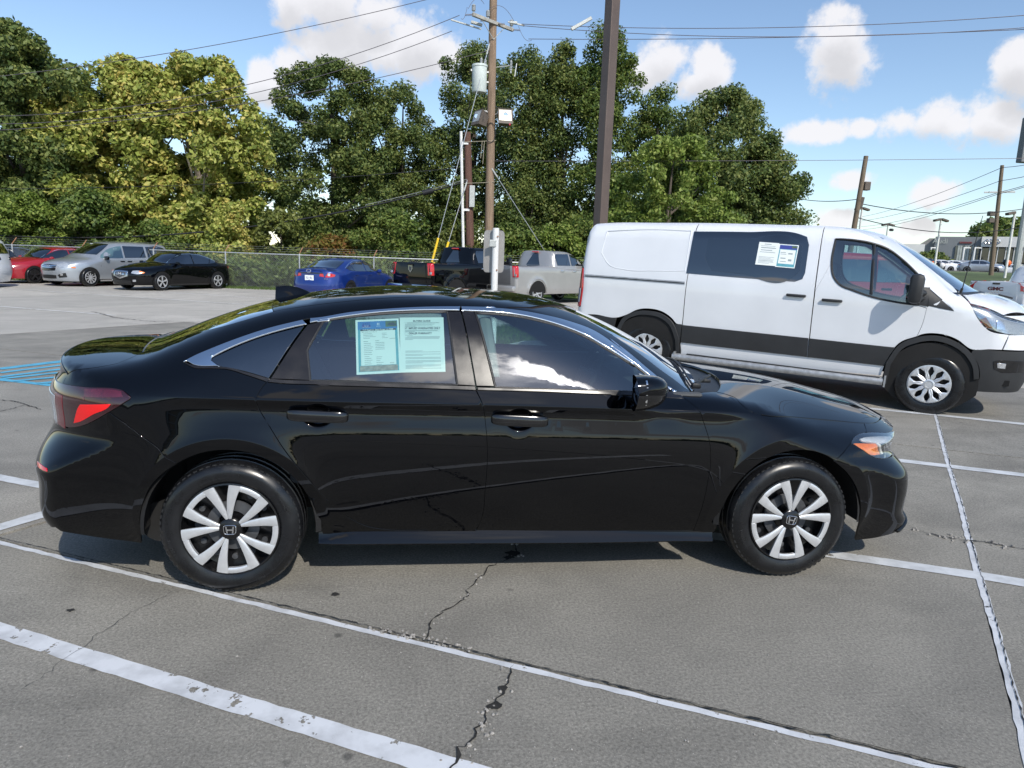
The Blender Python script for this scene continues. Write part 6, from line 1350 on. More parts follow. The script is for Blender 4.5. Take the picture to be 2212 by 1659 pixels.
def sedan_parts(car, f, P, spokes=5, twin=False, glassm='glass_dark', wheel='alloy', chrome=True, front='grille', rear=None):
    sp, mir = f.sp, (lambda Q: [(p[0],-p[1],p[2]) for p in Q]); bd = shell('body', f, P, car)
    def topcurve(x, ys, k): return f.tpnt([(x+k*(ys[0]**2-y*y), y) for y in ys], .8)
    G = M[glassm]
    for s in (1,-1):
        for nm, pts in (('window',[(.20,1.30),(.52,1.17),(.83,.985),(.3,.985),(-.20,.99),(-.22,1.33),(0,1.335)]),('window',[(-.27,1.33),(-.26,.99),(-.98,1.0),(-1.12,1.20),(-.75,1.32)]),('quarter_window',[(-1.02,1.005),(-1.16,1.19),(-1.40,1.09),(-1.30,1.03)])):
            panel(nm, f, sp(pts), 'X', G, car, s, gap=0, step=.10, off=.011, skirt=.004, corner=20)
        if chrome: 
            q = sp([(-1.42,1.10),(-1.1,1.245),(-.75,1.345),(-.25,1.372),(.1,1.355),(.3,1.295),(.6,1.155),(.86,.995)]); MB().tube([(p[0],(p[1]-.004)*s,p[2]) for p in q], .010, 5).build('window_trim', M['chrome'], car, smooth=True)
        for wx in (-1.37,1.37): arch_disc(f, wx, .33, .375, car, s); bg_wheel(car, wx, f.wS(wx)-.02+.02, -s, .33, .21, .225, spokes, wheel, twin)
        for hx in (-.95,-.02):
            y = float(f.side(np.array([hx]),np.array([.87]))[0]); MB().box((hx,-s*(y+.012),.87),(.2,.03,.035),.01).build('door_handle', P, car, smooth=True)
        for q in ([(-.235,1.0),(-.25,.6),(-.25,.27)],[(.80,.97),(.86,.7),(.80,.30)],[(-1.02,.98),(-1.06,.75),(-.85,.40),(-.80,.28)]):
            MB().tube([(p[0],(p[1]-.0005)*s,p[2]) for p in sp(q)], .0045, 4).build('door_seam', M['joint_dark'], car)
        side_mirror(car, .62, float(f.side(np.array([.62]),np.array([1.0]))[0])-.02, 1.0, -s, P, .17, .13, .11)
        hl = panel('headlight', f, f.pol([(.98,.66),(.80,.72),(.55,.715),(.50,.63),(.75,.60)],'F'), 'F', M['lamp_clear'], car, s, gap=0, step=.06, off=.010)
        panel('tail_light', f, f.pol([(.98,.88),(.75,.93),(.45,.92),(.42,.82),(.75,.79),(.95,.82)],'R'), 'R', M['red_lens'], car, s, gap=0, step=.06, off=.010)
        panel('side_sill', f, sp([(-.95,.17),(-.95,.24),(.95,.24),(.95,.17)]), 'X', M['black_trim'], car, s, gap=0, step=.2, off=.003, skirt=0)
    ys = np.linspace(-.52,0,5); tr = topcurve(.30,ys,.35); ys2 = np.linspace(-.66,0,5); bs = topcurve(.82,ys2,.5)
    panel('windscreen', f, tr+mir(tr[:-1])[::-1]+mir(bs)+bs[:-1][::-1], 'X', G, car, 1, gap=0, step=.10, off=.011, skirt=.003)
    tr = topcurve(-1.05,np.linspace(-.50,0,5),-.2); bs = topcurve(-1.68,np.linspace(-.56,0,5),-.2)
    panel('rear_window', f, tr+mir(tr[:-1])[::-1]+mir(bs)+bs[:-1][::-1], 'X', G, car, 1, gap=0, step=.10, off=.011, skirt=.003)
    panel('grille', f, f.pol([(.40,.50),(0,.48),(-.40,.50),(-.42,.68),(0,.70),(.42,.68)],'F'), 'F', M['black_gloss'], car, 1, gap=0, step=.08, off=.010)
    panel('lower_intake', f, f.pol([(.5,.22),(0,.22),(-.5,.22),(-.45,.36),(0,.37),(.45,.36)],'F'), 'F', M['black_trim'], car, 1, gap=0, step=.08, off=.010)
    MB().box((0,0,.28),(3.6,1.4,.1)).build('floor_pan', M['dark_void'], car)
    return bd
def emblem_h(car, f, kind, z, size, parent_m='chrome'):
    p = np.array(f.pol([(0,z)],kind)[0]); sx = 1 if kind == 'F' else -1
    b = MB(); X = p[0]+sx*.012
    for s in (-1,1): b.box((X,s*size*.38,z),(.012,size*.2,size*.8))
    b.box((X,0,z),(.012,size*.7,size*.18)); return b.build('emblem', M[parent_m], car)
YL = R(241.5); HD = np.array([math.cos(YL),math.sin(YL)])
# black sedan nearest the fence corner
f1 = sedan_field(1.44, hood=.98, trunk=1.06); A = thing('parked_sedan', 'small black sedan with silver five-spoke wheels parked by the chain-link fence', 'car', (-10.2,24.83,0), YL, 'cars parked along the fence')
sedan_parts(A, f1, M['black_paint'], 5, True)
panel('grille_surround', f1, f1.pol([(.36,.52),(0,.42),(-.36,.52),(-.36,.70),(0,.71),(.36,.70)],'F'), 'F', M['satin_chrome'], A, 1, gap=0, step=.08, off=.013)
panel('grille_slats', f1, f1.pol([(.28,.55),(0,.47),(-.28,.55),(-.28,.66),(0,.67),(.28,.66)],'F'), 'F', M['disc'], A, 1, gap=0, step=.08, off=.016); emblem_h(A, f1, 'F', .60, .14)
for s in (1,-1): panel('turn_signal', f1, f1.pol([(.98,.665),(.80,.715),(.78,.655),(.92,.625)],'F'), 'F', M['amber'], A, s, gap=0, step=.06, off=.014); panel('fog_light', f1, f1.pol([(.66,.33),(.55,.33),(.55,.40),(.66,.40)],'F'), 'F', M['reflector'], A, s, gap=0, step=.06, off=.014)
for s in (1,-1): panel('window_sticker', f1, f1.tpnt([(.62,-s*.58) if s > 0 else (.62,.58),(.70,-s*.60),(.75,-s*.54),(.67,-s*.52)],.8), 'X', M['paper'], A, 1, gap=0, step=.08, off=.016, skirt=.002) if s > 0 else None
# silver minivan
f2 = minivan_field(); B = thing('minivan', 'silver minivan with a chrome grille parked between the red and black sedans', 'van', (-13.3,26.39,0), YL, 'cars parked along the fence')
shell('body', f2, M['silver_paint'], B, nx=48)
mirr = lambda Q: [(p[0],-p[1],p[2]) for p in Q]
for s in (1,-1):
    for nm, pts, g_ in (('window',[(.20,1.54),(.55,1.42),(.90,1.20),(.98,1.09),(.30,1.10),(-.02,1.11),(-.04,1.57)],'glass'),('window',[(-.12,1.58),(-.10,1.12),(-1.10,1.14),(-1.10,1.58)],'glass_dark'),('window',[(-1.20,1.58),(-1.20,1.15),(-2.15,1.20),(-2.32,1.40),(-2.1,1.55)],'glass_dark')): panel(nm, f2, f2.sp(pts), 'X', M[g_], B, s, gap=0, step=.10, off=.011, skirt=.004, corner=20)
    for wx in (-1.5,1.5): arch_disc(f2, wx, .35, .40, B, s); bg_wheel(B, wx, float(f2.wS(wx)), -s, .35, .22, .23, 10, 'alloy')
    panel('headlight', f2, f2.pol([(1.08,.80),(.80,.90),(.50,.83),(.48,.74),(.80,.73)],'F'), 'F', M['lamp_clear'], B, s, gap=0, step=.06, off=.010); panel('side_marker', f2, f2.sp([(1.98,.70),(2.10,.70),(2.10,.74),(1.98,.745)]), 'X', M['amber'], B, s, gap=0, step=.08, off=.016)
    panel('fog_pocket', f2, f2.pol([(.85,.36),(.55,.33),(.50,.44),(.80,.52)],'F'), 'F', M['black_trim'], B, s, gap=0, step=.06, off=.010); panel('fog_light', f2, f2.pol([(.70,.42),(.61,.41),(.61,.47),(.70,.48)],'F'), 'F', M['reflector'], B, s, gap=0, step=.06, off=.015)
    side_mirror(B, .78, .93, 1.10, -s, M['black_gloss'], .2, .15, .13)
    for hx in (.05,-.28):
        y = float(f2.side(np.array([hx]),np.array([.98]))[0]); MB().box((hx,-s*(y+.014),.98),(.2,.03,.04),.01).build('door_handle', M['black_gloss'], B, smooth=True)
    for q in ([(-.08,1.10),(-.10,.7),(-.10,.30)],[(1.0,1.08),(1.02,.8),(.95,.30)],[(-1.15,1.14),(-1.15,.6),(-1.05,.32)]): MB().tube([(p[0],(p[1]-.0005)*s,p[2]) for p in f2.sp(q)], .005, 4).build('door_seam', M['joint_dark'], B)
    panel('sill_trim', f2, f2.sp([(-1.05,.20),(-1.05,.255),(1.05,.255),(1.05,.20)]), 'X', M['satin_chrome'], B, s, gap=0, step=.2, off=.004, skirt=0)
tr = f2.tpnt([(.28-.0+.35*(.55**2-y*y),y) for y in np.linspace(-.55,0,5)],.9); bs = f2.tpnt([(.98+.42*(.74**2-y*y),y) for y in np.linspace(-.74,0,6)],.9)
panel('windscreen', f2, tr+mirr(tr[:-1])[::-1]+mirr(bs)+bs[:-1][::-1], 'X', M['glass_dark'], B, 1, gap=0, step=.10, off=.011, skirt=.003)
panel('window_sticker', f2, f2.tpnt([(.40,-.30),(.44,-.10),(.47,-.10),(.43,-.30)],.9), 'X', M['paper'], B, 1, gap=0, step=.08, off=.016, skirt=.002)
panel('grille', f2, f2.pol([(.40,.60),(0,.58),(-.40,.60),(-.44,.80),(0,.82),(.44,.80)],'F'), 'F', M['black_gloss'], B, 1, gap=0, step=.08, off=.010)
for z0_, z1_ in ((.70,.725),(.755,.785)): panel('grille_bar', f2, f2.pol([(.43,z0_),(0,z0_-.01),(-.43,z0_),(-.43,z1_),(0,z1_),(.43,z1_)],'F'), 'F', M['chrome'], B, 1, gap=0, step=.08, off=.016)
emblem_h(B, f2, 'F', .75, .15); panel('lower_intake', f2, f2.pol([(.42,.30),(0,.29),(-.42,.30),(-.42,.42),(0,.43),(.42,.42)],'F'), 'F', M['black_trim'], B, 1, gap=0, step=.08, off=.010)
MB().box((0,0,.3),(4.0,1.5,.1)).build('floor_pan', M['dark_void'], B)
# red sedan and the dark car beyond it
f3 = sedan_field(1.45, hood=.99, trunk=1.08, w=.93); Cc = thing('parked_sedan', 'red sedan with large black wheels parked left of the silver minivan', 'car', (-15.87,27.38,0), YL, 'cars parked along the fence')
sedan_parts(Cc, f3, M['red_paint'], 5, False, wheel='wheel_grey')
panel('window_sticker', f3, f3.tpnt([(.62,-.58),(.70,-.60),(.75,-.54),(.67,-.52)],.8), 'X', M['paper'], Cc, 1, gap=0, step=.08, off=.016, skirt=.002)
f4 = sedan_field(1.46, hood=1.0, trunk=1.08, w=.92); D_ = thing('parked_sedan', 'dark grey car mostly hidden behind the red sedan at far left', 'car', (-18.6,28.5,0), YL, 'cars parked along the fence')
sedan_parts(D_, f4, M['dark_paint'], 5, False)
# white crossover leaving the left edge of the frame
f5 = suv_field(1.70); E_ = thing('crossover', 'white crossover cut off by the left edge of the picture', 'car', (-17.5,22.4,0), R(188))
shell('body', f5, M['white_paint'], E_)
for s in (1,-1):
    for pts in ([(.20,1.50),(.60,1.33),(.95,1.12),(-.10,1.13),(-.12,1.55)],[(-.18,1.55),(-.16,1.13),(-1.15,1.16),(-1.20,1.55)],[(-1.26,1.54),(-1.24,1.17),(-1.85,1.25),(-2.0,1.42),(-1.9,1.48)]): panel('window', f5, f5.sp(pts), 'X', M['glass_dark'], E_, s, gap=0, step=.10, off=.011, skirt=.004, corner=20)
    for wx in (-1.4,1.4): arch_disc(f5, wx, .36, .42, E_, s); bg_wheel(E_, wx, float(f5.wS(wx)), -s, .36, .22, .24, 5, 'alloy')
    tl = panel('tail_light', f5, f5.pol([(1.25,1.0),(.85,1.06),(.5,1.06),(.45,.97),(.85,.93),(1.2,.93)],'R'), 'R', M['black_gloss'], E_, s, gap=0, step=.06, off=.010); panel('lamp_strip', f5, f5.pol([(1.22,.96),(.85,1.0),(.75,1.0),(.75,.95),(1.18,.94)],'R'), 'R', M['red_lens'], tl, s, gap=0, step=.06, off=.015)
    panel('cladding', f5, f5.sp([(-2.2,.28),(-2.2,.42),(-1.86,.42),(-1.82,.28)]), 'X', M['satin_chrome'], E_, s, gap=0, step=.2, off=.004, skirt=0)
rwn = f5.tpnt([(-1.95,-.55),(-1.98,0),(-1.95,.55),(-2.3,.62),(-2.36,0),(-2.3,-.62)],.9); panel('rear_window', f5, f5.pol([(.62,1.18),(0,1.18),(-.62,1.18),(-.5,1.52),(0,1.54),(.5,1.52)],'R'), 'R', M['glass_dark'], E_, 1, gap=0, step=.08, off=.011)
MB().box((0,0,.33),(3.8,1.5,.12)).build('floor_pan', M['dark_void'], E_)
# blue sedan seen from behind
YX = R(64); f6 = sedan_field(1.44, hood=.98, trunk=1.05, w=.93); G_ = thing('parked_sedan', 'metallic blue sedan with chrome window trim parked tail towards us by the fence', 'car', (-3.15,21.9,0), YX)
sedan_parts(G_, f6, M['blue_paint'], 5, False, wheel='wheel_grey')
panel('spoiler', f6, f6.tpnt([(-2.30,-.55),(-2.33,0),(-2.30,.55),(-2.20,.56),(-2.22,0),(-2.20,-.56)],.8), 'X', M['blue_paint'], G_, 1, gap=0, step=.1, off=.03, skirt=.03)
panel('lamp_bar', f6, f6.pol([(.62,.905),(0,.905),(-.62,.905),(-.62,.93),(0,.935),(.62,.93)],'R'), 'R', M['black_gloss'], G_, 1, gap=0, step=.08, off=.014)
for s in (1,-1): panel('reverse_lens', f6, f6.pol([(.80,.83),(.72,.84),(.72,.92),(.80,.925)],'R'), 'R', M['lamp_clear'], G_, s, gap=0, step=.06, off=.015)
px_ = f6.pol([(0,.76)],'R')[0][0]; pl_ = MB().box((px_-.014,0,.76),(.01,.34,.17),.004).build('number_plate', M['paper'], G_)
text('lettering', '921 JBL', .10, M['ink_navy'], G_, Matrix.Translation((px_-.022,0,.755)) @ Matrix(((0,0,-1,0),(-1,0,0,0),(0,1,0,0),(0,0,0,1))), xs=.75)
e_ = MB(); 
for i in range(20): pass
e_.tube([(px_-.045,.085*math.cos(2*math.pi*i/20),.985+.055*math.sin(2*math.pi*i/20)) for i in range(20)],.009,5,closed=True).tube([(px_-.045,.03,1.02),(px_-.045,.025,.965),(px_-.045,-.05,.965)],.008,5); e_.build('emblem', M['chrome'], G_)
text('lettering', 'ES 350', .065, M['chrome'], G_, Matrix.Translation((px_+.03,-.62,.74)) @ Matrix.Rotation(R(-12),4,'Z') @ Matrix(((0,0,-1,0),(-1,0,0,0),(0,1,0,0),(0,0,0,1))))

# ---------------------------------------------------------------- pickups
def pickup(name, label, loc, yaw, P, group=None, bumper='chrome', lamp=(1.02,1.34), emblem=None, tail_text=None, sub=None, rim='alloy', dk=None, tailm=None):
    t = thing(name, label, 'truck', loc, yaw, group); P2 = tailm or P
    fb = Body(w=[(-3.0,.98),(-2.6,1.0),(-1,1.015),(1,1.015),(2.3,.99),(2.9,.93)], prof=[(.3,.07),(.45,.02),(.7,0),(1.1,.0),(1.3,.015),(1.42,.05)], zt=[(-3.1,1.385),(-2,1.39),(-.9,1.40),(-.6,1.38),(.9,1.30),(1.3,1.29),(2.2,1.25),(2.7,1.17),(3.0,1.0)],
        xf=[(.3,2.75),(.5,2.88),(.9,2.90),(1.15,2.84)], xr=[(.3,-2.92),(.6,-2.95),(1.4,-2.93)], wheels=((-1.835,.40),(1.835,.40)), kf=.1, kr=0, cw=.02, rs=.05, sf=(.06,.10), sr=(.003,.01), z0=.9, xc=(-2.7,2.2), fR=.54, rf=.1, rr=.025); fb.flareA = .022
    shell('bed_and_bonnet', fb, P, t, nx=40, zlo=.42, phimax=118)
    fc = Body(w=[(-1.0,.985),(0,.995),(1.2,.975),(2.0,.95)], prof=[(.9,.0),(1.25,.012),(1.4,.05),(1.6,.115),(1.8,.18),(1.95,.25),(2.1,.36)], zt=[(-1.2,1.90),(-.9,1.945),(-.5,1.965),(.2,1.965),(.6,1.91),(.9,1.78),(1.3,1.52),(1.6,1.33),(1.8,1.25)],
        xf=[(1.0,1.75),(1.3,1.72),(1.6,1.5)], xr=[(.9,-.96),(1.4,-.93),(1.75,-.80),(1.95,-.72)], kf=.35, kr=.02, cw=.05, rs=.12, sf=(.1,.1), sr=(.02,.05), z0=1.25, xc=(-.6,1.0), rf=.08, rr=.06)
    shell('cab', fc, P, t, nx=26, zlo=1.2, phimax=100)
    for s in (1,-1):
        for pts in ([(.40,1.82),(.80,1.66),(1.10,1.43),(.25,1.42),(.23,1.84)],[(.15,1.85),(.17,1.42),(-.62,1.42),(-.66,1.75),(-.60,1.83)]): panel('window', fc, fc.sp(pts), 'X', M['glass_dark'], t, s, gap=0, step=.10, off=.011, skirt=.004, corner=20)
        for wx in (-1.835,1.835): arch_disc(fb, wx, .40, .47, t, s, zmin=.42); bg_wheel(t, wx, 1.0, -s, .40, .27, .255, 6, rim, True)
        tl = panel('tail_light', fb, fb.sp([(-2.86,lamp[0]),(-2.86,lamp[1])])+fb.pol([(1.36,lamp[1]),(1.28,lamp[1]),(1.28,lamp[0]),(1.36,lamp[0])],'R'), 'R', M['red_lens'], t, s, gap=0, step=.08, off=.012, skirt=.015)
        MB().box((-2.955,-s*.93,lamp[0]+.07),(.02,.10,.08),.01).build('reverse_lens', M['lamp_clear'], tl)
        side_mirror(t, .95, .98, 1.50, -s, M['black_gloss'], .22, .26, .14)
        for hx in (.35,-.42): MB().box((hx,-s*1.03,1.22),(.22,.04,.045),.012).build('door_handle', M['chrome'], t, smooth=True)
        for q in ([(-.78,1.38),(-.78,.55)],[(.20,1.40),(.20,.55)],[(1.15,1.30),(1.12,.60)]): MB().tube([(p[0],(p[1]-.0005)*s,p[2]) for p in fb.sp(q)], .006, 4).build('panel_seam', M['joint_dark'], t)
        a = np.radians(np.linspace(-10,190,20)); Q = fb.sp([( -1.835+.53*math.cos(q), max(.45,.40+.53*math.sin(q))) for q in a]); MB().tube([(p[0],(p[1]-.004)*s,p[2]) for p in Q], .018, 6).build('arch_lip', P, t, smooth=True)
        MB().box((0,-s*.9,.46),(2.4,.12,.10),.03).build('side_step', M['black_trim'], t)
    panel('tailgate', fb, fb.pol([(1.24,.72),(0,.72),(-1.24,.72),(-1.24,1.365),(0,1.372),(1.24,1.365)],'R'), 'R', P2, t, 1, gap=.004, step=.12, off=.014, skirt=.014)
    panel('rear_window', fc, fc.pol([(.80,1.42),(0,1.42),(-.80,1.42),(-.66,1.83),(0,1.86),(.66,1.83)],'R'), 'R', M['glass_dark'], t, 1, gap=0, step=.10, off=.011)
    MB().box((-.80,0,1.90),(.06,.30,.045),.012).build('high_brake_light', M['red_lens'], t)
    b = MB().box((-3.03,0,.58),(.20,1.95,.19),.05); b.build('rear_bumper', M[bumper], t, smooth=True)
    MB().box((-3.14,0,.60),(.02,.42,.13)).build('plate_recess', M['black_trim'], t)
    MB().box((-2.965,.0,1.30),(.03,.24,.06),.01).build('tailgate_handle', M['black_gloss'], t)
    MB().box((-1.85,0,1.36),(2.0,1.75,.03)).build('bed_cover', M['black_trim'], t)
    MB().box((0,0,.50),(5.2,1.5,.16)).build('chassis', M['dark_void'], t)
    RX = Matrix(((0,0,-1,0),(-1,0,0,0),(0,1,0,0),(0,0,0,1)))
    if tail_text:
        text('lettering', tail_text, .155, M['dark_red_text'], t, Matrix.Translation((-2.972,0,1.12)) @ RX, bold=.006, ext=.004, xs=1.5)
        text('lettering', 'SIERRA', .06, M['chrome'], t, Matrix.Translation((-2.972,0,.99)) @ RX, xs=2.2)
    if emblem: 
        MB().plate([(-.10,.11),(.10,.11),(.10,-.02),(0,-.13),(-.10,-.02)], -2.967, -2.982, lambda a_,b_,h_: (h_,a_,1.17+b_)).build('emblem', M['chrome'], t)
        MB().plate([(-.06,.07),(.06,.07),(.05,-.02),(0,-.08),(-.05,-.02)], -2.982, -2.986, lambda a_,b_,h_: (h_,a_,1.17+b_)).build('emblem_head', M['disc'], t)
    return t
M['wheel_grey'] = M.get('wheel_grey') or mat('wheel_grey', (.05,.05,.055), .3, .6)
M['dark_red_text'] = mat('dark_red_text', (.14,.012,.02), .3, coat=.5)
YT = R(44.5)
pickup('pickup_truck', 'black pickup truck with chrome rear bumper parked tail towards us', (1.25,21.5,0), YT, M['black_paint'], 'pickups in front of the trees', emblem=True, lamp=(.98,1.36))
pickup('pickup_truck', 'silver pickup truck half hidden behind the sign and the white van', (4.35,22.5,0), R(41), M['silver2_paint'], 'pickups in front of the trees', bumper='silver_bumper', lamp=(.98,1.36), tailm=M['grey_paint'])
pickup('pickup_truck', 'white pickup truck with GMC lettering on its tailgate at the right edge', (21.76,18.08,.04), R(16), M['white_paint'], None, tail_text='GMC', lamp=(1.08,1.38))
# red boxy 4x4 glimpsed through the van windows
def red_suv():
    t = thing('off_roader', 'red boxy off-roader glimpsed through the front windows of the white van', 'car', (9.3,9.9,.12), R(-20)); P = M['red_paint']
    f = Body(w=[(-2.1,.86),(-1.5,.9),(1,.9),(2.1,.82)], prof=[(.4,.05),(.6,0),(1.0,0),(1.2,.03),(1.6,.08),(1.8,.13)], zt=[(-2.2,1.78),(-1.9,1.83),(-.5,1.85),(.35,1.83),(.5,1.76),(.72,1.3),(.85,1.18),(1.9,1.12),(2.2,1.0)], xf=[(.4,2.0),(.8,2.05),(1.1,2.0)], xr=[(.4,-2.05),(1.0,-2.06),(1.8,-1.98)], wheels=((-1.25,.4),(1.25,.4)), kf=.05, kr=.02, cw=.03, rs=.07, sf=(.03,.05), sr=(.01,.03), z0=.9, xc=(-1.85,1.3), fR=.5)
    shell('body', f, P, t, nx=36)
    for s in (1,-1):
        for pts in ([(.38,1.70),(.62,1.28),(-.25,1.26),(-.25,1.70)],[(-.38,1.70),(-.38,1.26),(-1.05,1.26),(-1.05,1.70)],[(-1.18,1.70),(-1.18,1.26),(-1.85,1.27),(-1.80,1.70)]): panel('window', f, f.sp(pts), 'X', M['glass_dark'], t, s, gap=0, step=.10, off=.011, corner=20)
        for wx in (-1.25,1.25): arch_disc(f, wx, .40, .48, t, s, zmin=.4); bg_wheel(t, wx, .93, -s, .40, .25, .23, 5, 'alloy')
        MB().box((-.05,-s*.915,1.12),(.2,.03,.05),.01).build('door_handle', M['black_gloss'], t)
        side_mirror(t, .55, .86, 1.35, -s, M['black_gloss'], .2, .2, .12)
    MB().box((0,0,.5),(3.8,1.3,.14)).build('chassis', M['dark_void'], t)
red_suv()
# ---------------------------------------------------------------- chain-link fence
M['galv'] = mat('galv', (.50,.52,.53), .42, .65, var=.15, scale=8); M['wire'] = mat('wire', (.34,.35,.35), .5, .6, var=.1); M['rust'] = mat('rust', (.30,.15,.08), .8, var=.4, scale=20)
FENCE = np.array([(-27.0,30.0),(-20,28.75),(-7.3,26.35),(3.0,25.5),(13.0,25.0)])
def fence():
    t = thing('chain_link_fence', 'galvanised chain-link fence with barbed wire arms running before the trees', 'fence', (-7,26.3,0))
    inv = Vector((7,-26.3,0)); H_ = 1.47
    L_ = np.r_[0,np.cumsum(np.linalg.norm(np.diff(FENCE,axis=0),axis=1))]
    at = lambda d: np.array([np.interp(d,L_,FENCE[:,0]),np.interp(d,L_,FENCE[:,1])])
    def p3(d, z, off=0.): q = at(d); return (q[0]+7, q[1]-26.3+off, z)
    tot = L_[-1]; n = int(tot/2.95)
    for k in range(n):
        a = p3(tot*k/n,H_); b = p3(tot*(k+1)/n,H_); MB().tube([a,b],.024,8).build('top_rail', M['galv'], t, smooth=True)
    for k in range(n+1):
        d = tot*k/n; a = p3(d,0); MB().tube([a,p3(d,H_+.05)],.032,8).tube([p3(d,H_+.05),(p3(d,0)[0]+.10,p3(d,0)[1]+.16,H_+.30)],.016,6).build('post', M['galv'] if k%3 else M['galv'], t, smooth=True)
        MB().tube([p3(d,H_+.05),(p3(d,0)[0]+.12,p3(d,0)[1]+.16,H_+.32)],.019,6).build('barb_arm', M['rust'], t)
    V = []; Fc = []; s_ = .075; r_ = .0026
    for dirn in (1,-1):
        for k in range(int(tot/s_)+24):
            d0 = k*s_-(0 if dirn > 0 else 0); d1 = d0+dirn*H_*.95
            z0, z1 = .03, H_-.005
            if dirn > 0 and d0 > tot: continue
            if min(d0,d1) < 0 or max(d0,d1) > tot:
                continue
            a, b = np.array(p3(d0,z0,.028)), np.array(p3(d1,z1,.028)); m_ = np.array(p3((d0+d1)/2,(z0+z1)/2,.028))
            o = len(V); up = np.array([0,0,r_]); fw = np.array([0,r_,0]); sd = np.array([r_,0,0])
            for p in (a,b): V += [p+up+sd,p+fw,p-up-sd]
            Fc += [(o,o+1,o+4,o+3),(o+1,o+2,o+5,o+4),(o+2,o,o+3,o+5)]
    m = mk('chain_mesh', V, Fc, M['wire'], t); m['kind'] = 'stuff'
    for z, o_ in ((H_+.12,.05),(H_+.21,.10),(H_+.29,.15)): MB().tube([p3(d,z,o_) for d in np.linspace(0,tot,60)],.0035,4).build('barbed_wire', M['wire'], t)
    b = MB()
    for k in range(int(tot/s_)): q = p3(k*s_,H_,.028); b.tube([q,(q[0],q[1],H_+.06)],.0035,3,False)
    o = b.build('mesh_tips', M['wire'], t, fix=False); o['kind'] = 'stuff'
fence()
# ---------------------------------------------------------------- utility poles, lights, wires
def wood(name, a, b_, sc=1.):
    m, nt, N, L, b = nodes(name); b.inputs['Roughness'].default_value = .85
    tc = N.new('ShaderNodeNewGeometry'); mp = N.new('ShaderNodeMapping'); mp.inputs['Scale'].default_value = (14*sc,14*sc,.7*sc); L.new(tc.outputs['Position'], mp.inputs['Vector'])
    n = N.new('ShaderNodeTexNoise'); n.inputs['Scale'].default_value = 1.5; n.inputs['Detail'].default_value = 8; n.inputs['Roughness'].default_value = .65; L.new(mp.outputs[0], n.inputs['Vector'])
    mx = N.new('ShaderNodeMix'); mx.data_type = 'RGBA'; mx.inputs['A'].default_value = (*a,1); mx.inputs['B'].default_value = (*b_,1); r = N.new('ShaderNodeMapRange'); r.inputs[1].default_value = .35; r.inputs[2].default_value = .68; L.new(n.outputs[0], r.inputs[0]); L.new(r.outputs[0], mx.inputs['Factor']); L.new(mx.outputs['Result'], b.inputs['Base Color'])
    bp = N.new('ShaderNodeBump'); bp.inputs['Strength'].default_value = .6; bp.inputs['Distance'].default_value = .02; L.new(n.outputs[0], bp.inputs['Height']); L.new(bp.outputs[0], b.inputs['Normal']); return m
M['wood'] = wood('wood', (.30,.215,.15), (.155,.105,.07)); M['wood_red'] = wood('wood_red', (.15,.075,.055), (.075,.04,.03)); M['wood_grey'] = wood('wood_grey', (.22,.17,.12), (.12,.09,.065))
M['grey_metal'] = mat('grey_metal', (.44,.46,.45), .5, .2, var=.1); M['tank'] = mat('tank', (.60,.66,.64), .45, var=.05); M['bronze'] = mat('bronze', (.115,.085,.072), .5, .2, var=.12, scale=2); M['lamp_brown'] = mat('lamp_brown', (.105,.085,.07), .6, var=.15)
M['insulator'] = mat('insulator', (.40,.42,.43), .3, var=.1); M['polymer'] = mat('polymer', (.22,.20,.21), .5); M['cable'] = mat('cable', (.016,.016,.018), .5, var=.2); M['cable_grey'] = mat('cable_grey', (.13,.115,.13), .5, .3); M['steel_strand'] = mat('steel_strand', (.55,.56,.56), .4, .7); M['yellow'] = mat('yellow', (.80,.52,.02), .45, var=.06)
M['cross_grey'] = mat('cross_grey', (.36,.35,.32), .7, var=.2, scale=6)
PX, PY = 2.60, 28.35            # foot of the main pole (the row of trees is behind it)
def sag(a, b, s, n=24):
    a, b = np.array(a,float), np.array(b,float); t = np.linspace(0,1,n)[:,None]; P = a+(b-a)*t; P[:,2] -= 4*s*(t*(1-t))[:,0]; return [tuple(p) for p in P]
def wire(name, label, pts, r, m='cable_grey', group='overhead wires', n=5):
    o = MB().tube(pts, r, n).build(name, M[m], None, smooth=True); tag(o, label, 'wire', group); return o
def suspension(b, p, d, n=7, r=.05, L_=.36):      # string of polymer sheds along d
    p = np.array(p); d = np.array(d)/np.linalg.norm(d); b.tube([tuple(p),tuple(p+d*L_)],.016,6)
    for i in range(n): q = p+d*L_*(i+.5)/n; b.tube([tuple(q-d*.006),tuple(q+d*.006)],r,10)
def pin(b, p, h=.34, n=5, r=.085):
    b.tube([p,(p[0],p[1],p[2]+h)],.035,8)
    for i in range(n): z = p[2]+h*(.25+.7*i/n); b.tube([(p[0],p[1],z),(p[0],p[1],z+.028)],r,12)
